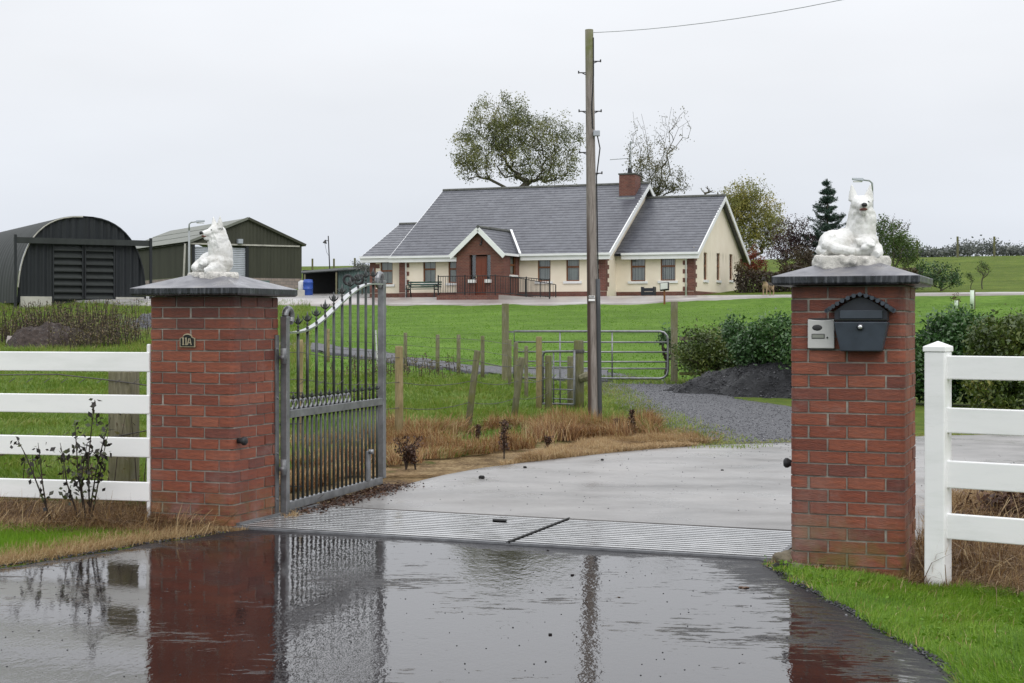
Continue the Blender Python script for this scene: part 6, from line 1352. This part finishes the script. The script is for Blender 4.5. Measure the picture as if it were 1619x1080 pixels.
# hay coloured strip along the drive, then tall rusty grass behind it
drx, dry_ = [q[1] for q in DRV], [q[0] for q in DRV]
def off_drive(X, Y): return seg_dist(X, Y, DRV[:13])
def left_of_drive(X, Y):
    d_ = DRV[0]; return X < np.interp(Y, drx[:13], dry_[:13]) - .0
X, Y = scatter(1100000, -2.2, 2.9, 11.0, 21.5, lambda X, Y: left_of_drive(X, Y) & (X < 1.7 + 1.2 * nr.uniform(0, 1, len(X)) * hashy(X, Y, 24)) & (off_drive(X, Y) < np.interp(Y, [11, 14, 18, 23], [.8, 1.6, 2.3, 1.8]) * nr.uniform(.2, 1.15, len(X))) & (twv(X, Y)[0] > .1))
blades('dry_grass', X, Y, .025 + .13 * hashy(X, Y, 3) ** 1.4 * nr.uniform(.3, 1.5, len(X)), .008, M_['blade_hay'], 1.5, .15 + .45 * hashy(X, Y, 6) + nr.uniform(-.1, .45, len(X)))
def rusty(X, Y):
    d_ = off_drive(X, Y); lo = np.interp(Y, [11, 14, 18, 22], [.5, .8, 1.2, 1.2]) * (.7 + .6 * hashy(X, Y, 31)); hi = np.interp(Y, [12, 14, 18, 21, 23], [1.0, 1.9, 3.4, 3.6, 2.2]) * (.7 + .6 * hashy(X, Y, 32)); return left_of_drive(X, Y) & (d_ > lo) & (d_ < hi) & (nr.uniform(0, 1, len(X)) < np.clip(4.5 * (hashy(X * .9, Y * .9, 21) - .42), 0, .8)) & (X < 1.5 + .7 * hashy(X, Y, 23))
X, Y = scatter(420000, -2.7, 3.4, 12.4, 22.0, rusty); hh = np.interp(Y, [12, 16, 19, 21, 23], [.10, .18, .28, .30, .16]) * (.1 + 1.35 * hashy(X * 1.4, Y * 1.4, 8)) * nr.uniform(.5, 1.15, len(X))
blades('rusty_grass', X, Y, hh, .008, M_['blade_rust'], .9, -.1 + .8 * hashy(X * .9, Y * .9, 9) + nr.uniform(-.25, .65, len(X)))
# pasture beyond, then the lawn
def past_ok(X, Y): return (hd(X, Y) < -41) & ((Y > 11.6 + .26 * (-2.5 - X) * (X < -2.5)) | (X < -9)) & (left_of_drive(X, Y) & (off_drive(X, Y) > np.interp(Y, [11, 14, 18, 23], [.8, 1.7, 2.6, 1.8]) * nr.uniform(.75, 1.25, len(X))) | (Y > 23.5)) & (np.abs(X) < Y * .36 + 1) & ~((X > 1.4) & (Y > 17.5) & (Y < 34)) & ((seg_dist(X, Y, [(a, c) for a, c in TL]) > .6) | (X < 1))
u_ = nr.uniform(0, 1, 420000); Y0 = 11.2 + 34 * u_ ** 1.5; X0 = nr.uniform(-1, 1, 420000) * (Y0 * .37 + 1); m_ = past_ok(X0, Y0) & (nr.uniform(0, 1, len(X0)) < .35 + .9 * hashy(X0 * .4, Y0 * .4, 14)); X, Y = X0[m_], Y0[m_]
hh = (.05 + .11 * hashy(X * .6, Y * .6, 15)) * nr.uniform(.5, 1.3, len(X)); tt = .1 + .65 * hashy(X * .5, Y * .5, 17) + nr.uniform(-.15, .3, len(X))
blades('pasture_grass', X, Y, hh, .0055 + .0006 * Y, M_['blade_past'], .7, tt)
def lawn_ok(X, Y): d_ = hd(X, Y); return (d_ > -42) & (d_ < -4.3) & (X > -13 - .0 * Y) & (np.abs(X) < Y * .36)
u_ = nr.uniform(0, 1, 60000); Y0 = 34 + 48 * u_ ** 1.2; X0 = nr.uniform(-1, 1, 60000) * Y0 * .37; m_ = lawn_ok(X0, Y0); X, Y = X0[m_], Y0[m_]
blades('lawn_grass', X, Y, .04 * nr.uniform(.6, 1.3, len(X)), .03, M_['blade_lawn'], 1.1, .02 + .5 * hashy(X * .10, Y * .28, 18) + nr.uniform(-.05, .06, len(X)))
u_ = nr.uniform(0, 1, 120000); Y0 = 40 + 50 * u_; X0 = nr.uniform(-.37, -.13, 120000) * Y0; m_ = (hd(X0, Y0) < -3) & (hd(X0, Y0) > -41) & (nr.uniform(0, 1, len(X0)) < .15 + hashy(X0 * .3, Y0 * .3, 19)); X, Y = X0[m_], Y0[m_]
blades('rough_grass', X, Y, (.08 + .3 * hashy(X * .3, Y * .3, 20)) * nr.uniform(.4, 1.2, len(X)), .025, M_['blade_past'], .6, .2 + .7 * hashy(X * .35, Y * .35, 22) + nr.uniform(-.2, .3, len(X)))
mo = lambda X, Y: (seg_dist(X, Y, TL) < .75 * nr.uniform(.1, 1, len(X))) & (off_drive(X, Y) > .15)
X, Y = scatter(60000, 1.2, 7.0, 17.3, 36, mo); blades('mossy_grass', X, Y, .03 + .07 * hashy(X, Y, 3) * nr.uniform(.3, 1.3, len(X)), .012, M_['blade_past'], .9, .4 + .4 * hashy(X, Y, 41) + nr.uniform(-.1, .3, len(X)))
dfar = lambda X, Y: (seg_dist(X, Y, DRV[10:]) < .5 * nr.uniform(.0, 1, len(X)) * hashy(X * .6, Y * .6, 44) * 1.6) & (Y > np.interp(X, [q[0] for q in DRV[8:]], [q[1] for q in DRV[8:]]))
X, Y = scatter(60000, 2.0, 8.5, 17.0, 21.0, dfar); blades('mossy_grass', X, Y, .02 + .05 * hashy(X, Y, 3) * nr.uniform(.3, 1.3, len(X)), .012, M_['blade_past'], .9, .5 + .4 * hashy(X, Y, 41) + nr.uniform(-.1, .3, len(X)))
q_ = nr.randint(0, 60, 9000); w_5 = nr.uniform(0, 1, 9000); TLr = np.array([(np.interp(i / 59 * (len(TL) - 1), range(len(TL)), [p[0] for p in TL]), np.interp(i / 59 * (len(TL) - 1), range(len(TL)), [p[1] for p in TL])) for i in range(60)]); TRr = np.array([(np.interp(i / 59 * (len(TR) - 1), range(len(TR)), [p[0] for p in TR]), np.interp(i / 59 * (len(TR) - 1), range(len(TR)), [p[1] for p in TR])) for i in range(60)])
XY = TLr[q_] * (1 - w_5[:, None]) + TRr[q_] * w_5[:, None] + nr.normal(0, .12, (9000, 2)); tag(pebbles('track_pebbles', XY[:, 0], XY[:, 1], gz(XY[:, 0], XY[:, 1]) + .010, .012, M_['pebble']), kind='stuff')
# brown weeds round the earth mound
def weeds(name, n, fx, h0, h1, matr, seed, lsize=.07, stem=.008, lpn=9, lm='leaf_weed'):
    rs = np.random.RandomState(seed); b = MB(); LP = []; TT = []
    for i in range(n):
        x, y = fx(rs); z = gzf(x, y) - .03; h = rs.uniform(h0, h1); lx, ly = rs.normal(0, .13, 2) * h; b.tube([(x, y, z), (x + lx * .4, y + ly * .4, z + h * .55), (x + lx, y + ly, z + h)], [stem, stem * .8, stem * .4], 3, False)
        for q in range(lpn): f = rs.uniform(.15, 1.02); LP.append((x + lx * f + rs.normal() * .045, y + ly * f + rs.normal() * .045, z + h * f)); TT.append(rs.uniform(0, 1))
    o = b.build(name, M_['twig']); tag(o, kind='stuff'); f = foliage('leaves', np.array(LP), lsize, M_[lm], o, np.array(TT), .4, rs); return o
mx_, my_ = em
weeds('weeds', 520, lambda rs: (mx_ - 2.9 + (rs.uniform(0, 4.2) if rs.uniform() < .7 else rs.uniform(0, 6.6)), my_ + 3.2 + abs(rs.normal()) * 2.6), .45, 1.55, None, 61, .10, .014, 12)
weeds('weeds', 150, lambda rs: (mx_ + 1.9 + rs.normal() * .75, my_ + rs.normal() * 1.1), .3, 1.25, None, 62, .09, .012, 14)
weeds('weeds', 60, lambda rs: (mx_ - 2.8 + rs.normal() * .5, my_ + rs.uniform(-.5, 1.5)), .4, .9, None, 63, .09, .012, 14)
weeds('weeds', 90, lambda rs: (lambda q: (q[0] + rs.normal() * .35, q[1] + rs.normal() * .5))(gp(rs.choice([605, 618, 655, 562, 700]), rs.uniform(583, 600))), .2, .55, None, 64, .06, .008, 14)
weeds('weeds', 26, lambda rs: (-3.35 + rs.uniform(-1.2, .8), 11.5 + rs.uniform(0, .8)), .3, .8, None, 65, .05, .005, 14)
# the leafy briar growing through the left rails
rs = np.random.RandomState(71); bx_, by_ = at(138, 0, 10.72).x, 10.72; bzz = gzf(bx_, by_); br = thing('briar', 'dark-leaved briar growing up through the left white rails', 'plant', (bx_, by_, bzz)); b = MB(); LP = []
for top_px, top_py, side in ((150, 632, 0), (118, 665, 0), (170, 690, 0), (95, 700, 0), (60, 700, 1), (25, 690, 1), (175, 660, 0), (138, 700, 0)):
    e_ = at(top_px, top_py, 10.62 + rs.uniform(-.12, .05)) - Vector((bx_, by_, bzz)); s_ = Vector((rs.normal() * .02 - (.25 if side else 0), -.02, -.02)); m_ = s_.lerp(e_, .5) + Vector((rs.normal() * .03, -.06, .03)); P3 = [s_, s_.lerp(m_, .5), m_, m_.lerp(e_, .5) + Vector((0, 0, .02)), e_]; b.tube(P3, [.008, .006, .005, .004, .002], 5)
    for q in range(44 if not side else 22):
        f = rs.uniform(.22, 1) ** .8 * 3.999; i = int(f); p_ = P3[i].lerp(P3[i + 1], f - i); LP.append(p_ + Vector((rs.normal() * .030, rs.normal() * .02 - .012, rs.normal() * .024 - .015)))
b.build('stem', M_['twig'], br); tag(foliage('foliage', np.array(LP), .044, M_['leaf_briar'], br, rs.uniform(0, 1, len(LP)), .6, rs, 0, np.tile((0, 0, -.6), (len(LP), 1))), kind='stuff')
# dead dock stems in the dry strip
for q, (px_, py1, py0, sp_, lab) in enumerate(((642, 738, 690, .045, 'drooping dead dock plant nearest the iron gate'), (657, 738, 705, .03, 'small bent dead dock right of the drooping dock'), (797, 722, 664, .045, 'thick upright dead dock in front of the orange grass'), (755, 700, 672, .02, 'slim dead dock standing left of the thick dock'), (1000, 692, 648, .03, 'tall thin dead dock right of the utility pole'), (974, 690, 662, .015, 'short dead dock near the utility pole foot'), (866, 716, 690, .02, 'short dead stem in the hay strip before the orange grass'))):
    x, y = gp(px_, py1); z = gzf(x, y); h = at(px_, py0, y).z - z; t = thing('dead_dock', lab, 'plant', (x, y, z), 0, 'dead dock plants'); rs = np.random.RandomState(80 + q); b = MB(); P = []
    for s_ in range(3): lx, ly = rs.normal(0, .022 if q not in (0, 1) else .07, 2); b.tube([(0, 0, -.03), (lx * .3, ly * .3, h * .6), (lx, ly, h)], [.009, .007, .003], 5); P += [(lx * f + rs.normal() * sp_ * .55, ly * f + rs.normal() * sp_ * .55, h * f * rs.uniform(.95, 1.02)) for f in rs.uniform(.18, 1, 150)]
    b.build('stem', M_['twig'], t); tag(foliage('seed_head', np.array(P), .026, M_['dock'], t, None, .6, rs), kind='stuff')
# litter along the gate, clods and leaves on the paving
rs = np.random.RandomState(91); tt = rs.uniform(.0, 1.0, 2600); gx_ = HX0 + (-1.078 - HX0) * tt * 1.1 + rs.normal(0, .09, 2600) + .05; gy_ = HY0 + (13.10 - HY0) * tt * 1.1 + rs.normal(0, .05, 2600); P = np.stack([gx_, gy_, gz(gx_, gy_) + .012 + rs.uniform(0, .03, 2600)], -1)
tag(foliage('leaf_litter', P, .024, M_['dock'], None, rs.uniform(.0, 1, 2600), .6, rs, .8), kind='stuff')
for q, (px_, py_, s_, lab) in enumerate(((762, 759, .035, 'largest black clod on the concrete drive'), (830, 742, .022, 'small black clod on the drive below the thick dock'), (952, 730, .022, 'small black clod on the drive edge below the utility pole'), (1142, 746, .014, 'tiny dark speck of soil on the right of the drive'), (904, 862, .011, 'small dark clod on the wet tarmac near the grid'), (866, 874, .008, 'tiny dark speck on the tarmac before the grid seam'), (905, 913, .009, 'dark fleck of soil on the wet tarmac mid-frame'), (978, 948, .011, 'brown leaf scrap lying on the wet tarmac'), (1175, 933, .026, 'flat brown leaf on the tarmac near the right verge'), (870, 1008, .009, 'dark grit fleck at the front of the wet tarmac'))):
    x, y = gp(px_, py_); t = thing('leaf' if 'leaf' in lab else 'clod', lab, 'leaf' if 'leaf' in lab else 'clod', (x, y, gzf(x, y) + .012), rs.uniform(0, 6), 'bits of debris on the paving'); b = MB(); 
    for _ in range(4): b.ell((rs.normal() * s_ * .28, rs.normal() * s_ * .25, s_ * (.12 if 'leaf' in lab else .35)), (s_ * .7, s_ * .55, s_ * (.15 if 'leaf' in lab else .5)), rot(rs.uniform(-20, 20), rs.uniform(-20, 20)), 7, 5)
    b.build('lump', M_['leaf_drop'] if 'leaf' in lab else M_['clod'], t)
X, Y = scatter(900, -4, 4, 6.2, 10.6, lambda X, Y: ~right_of_tar(X, Y) & ~left_of_tar(X, Y) & (twv(X, Y)[1] < -.05)); tag(pebbles('grit', X, Y, gz(X, Y) + .013, .0042, M_['pebble_dark']), kind='stuff')
X, Y = scatter(500, -1.2, 6, 11.6, 18, lambda X, Y: ~left_of_drive(X, Y) & (off_drive(X, Y) > .1) & (twv(X, Y)[1] > 1.3)); tag(pebbles('grit', X, Y, gz(X, Y) + .013, .007, M_['pebble_dark']), kind='stuff')
w_6 = nr.uniform(-4.6, -.15, 2600); sd = nr.uniform(0, 1, 2600) < .6; t_6 = np.where(sd, trr(w_6) - np.abs(nr.normal(0, .05, 2600)) + .02, tl(w_6) + np.abs(nr.normal(0, .05, 2600)) - .02); X, Y = A0.x + GU.x * t_6 + GV.x * w_6, A0.y + GU.y * t_6 + GV.y * w_6
tag(pebbles('edge_crumbs', X, Y, gz(X, Y) + .012, .009, M_['pebble_dark']), kind='stuff')
# stones at the grid end by the right pier
for q, (px_, py_, s_, lab) in enumerate(((1246, 890, .085, 'pale lichened stone wedged between grid end and letterbox pier'), (1234, 900, .045, 'dark wet stone at the tip of the cattle grid'), (1262, 903, .055, 'smaller mossy stone against the letterbox pier foot'))):
    x, y = gp(px_, py_); t = thing('stone', lab, 'stone', (x, y - .0, gzf(x, y)), rs.uniform(0, 3), 'stones at the grid end'); b = MB()
    for _ in range(5): b.ell((rs.normal() * s_ * .35, rs.normal() * s_ * .2, s_ * .3), (s_ * .8, s_ * .5, s_ * .55), rot(rs.uniform(-30, 30), rs.uniform(-30, 30), rs.uniform(0, 180)), 8, 6)
    o = b.build('rock', (M_['stone'], M_['clod'], M_['stone'])[q], t, True); metalize(o, .012, 1)
# tree guards on the right lawn
for q, (px_, py0, py1, w_) in enumerate(((1512, 475, 488, 6), (1537, 459, 489, 6.5))):
    x, y = gp(px_, py1); t = thing('tree_guard', ('short pale tree guard with a dead brown sprig', 'tall pale tree guard on the right lawn')[q], 'tree guard', (x, y, gzf(x, y)), 0, 'pale tree guards on the right lawn'); k = y / FPX; h = (py1 - py0) * k; b = MB(); b.lathe([(w_ * k / 2, 0), (w_ * k / 2, h), (w_ * k / 2 * .8, h)], 10); b.build('tube', M_['tubeguard'], t, True)
    b = MB(); b.box(w_ * k * .55, w_ * k * .75, -.02, .02, -.1, h * 1.05); b.build('stake', M_['post'], t)
    if q == 0: foliage('sprig', np.random.RandomState(5).normal(size=(60, 3)) * (.10, .08, .09) + (-.05, 0, h + .08), .09, M_['dock'], t)
# broken dark rusty lump at right behind the rails
x, y = gp(1600, 830); t = thing('rusty_tuft', 'dark rusty clump of dead plant behind the right rails', 'plant', (x + .05, y + .1, gzf(x, y))); rs = np.random.RandomState(99); P = rs.normal(size=(1500, 3)) * (.13, .10, .10); P[:, 2] = np.abs(P[:, 2]); foliage('foliage', P, .07, M_['dock'], t, rs.uniform(.2, 1, 1500), .3, rs)

# ------------------------------------------------------------------ the dog on the terrace
x, y = gp(1214, 469); dz = gzf(x, y) + .05; dg = thing('dog', 'tan and black shepherd dog standing on the path beyond the bungalow', 'dog', (x, y, dz), R(52))
b = MB()                                                # nose towards -x... facing the viewer's left, hind quarters to the right and back
b.tube([(-.26, 0, .52), (-.08, 0, .50), (.14, 0, .50), (.34, 0, .50)], [.13, .145, .125, .115], 12); b.ell((-.26, 0, .50), (.13, .11, .17))
b.tube([(-.26, 0, .56), (-.36, 0, .70), (-.40, 0, .76)], [.115, .09, .08], 10); b.ell((-.43, 0, .80), (.10, .085, .085)); b.tube([(-.47, 0, .78), (-.60, 0, .74)], [.055, .036], 8)
for sy in (-1, 1):
    b.tube([(-.40, sy * .055, .86), (-.39, sy * .075, .98)], [.038, .006], 6)
    b.tube([(-.28, sy * .085, .50), (-.27, sy * .09, .28), (-.28, sy * .09, .05), (-.32, sy * .09, .025)], [.065, .042, .032, .036], 8)
    b.tube([(.34, sy * .08, .50), (.28, sy * .09, .32), (.42, sy * .09, .20), (.38, sy * .09, .04), (.34, sy * .09, .025)], [.10, .07, .038, .032, .036], 8)
b.tube([(.42, 0, .52), (.54, 0, .36), (.56, 0, .20)], [.05, .05, .02], 7)
m, n, l, p = mat('dog_coat'); tc = n.new('ShaderNodeTexCoord'); sp = n.new('ShaderNodeSeparateXYZ'); l.new(tc.outputs['Object'], sp.inputs[0])
bk = mrange(n, l, math2(n, l, 'ADD', sp.outputs[2], mrange(n, l, nz(n, l, 9, 4), .3, .7, -.06, .06)), .43, .50, 0, 1); fr_ = mrange(n, l, sp.outputs[0], -.16, -.26, 1, 0)
l.new(mixc(n, l, math2(n, l, 'MULTIPLY', bk, math2(n, l, 'MAXIMUM', fr_, mrange(n, l, sp.outputs[2], .62, .70, 0, 1))), (.34, .24, .15), (.025, .02, .017)), p.inputs['Base Color']); p.inputs['Roughness'].default_value = .8
o = b.build('body', m, dg, True); metalize(o, .018, 3)
b = MB(); b.ell((-.605, 0, .755), (.022, .022, .02)); b.build('nose', M_['black'], dg)
b = MB()
for sy in (-1, 1): b.ell((-.50, sy * .045, .825), (.012, .012, .012))
b.build('eyes', M_['black'], dg)
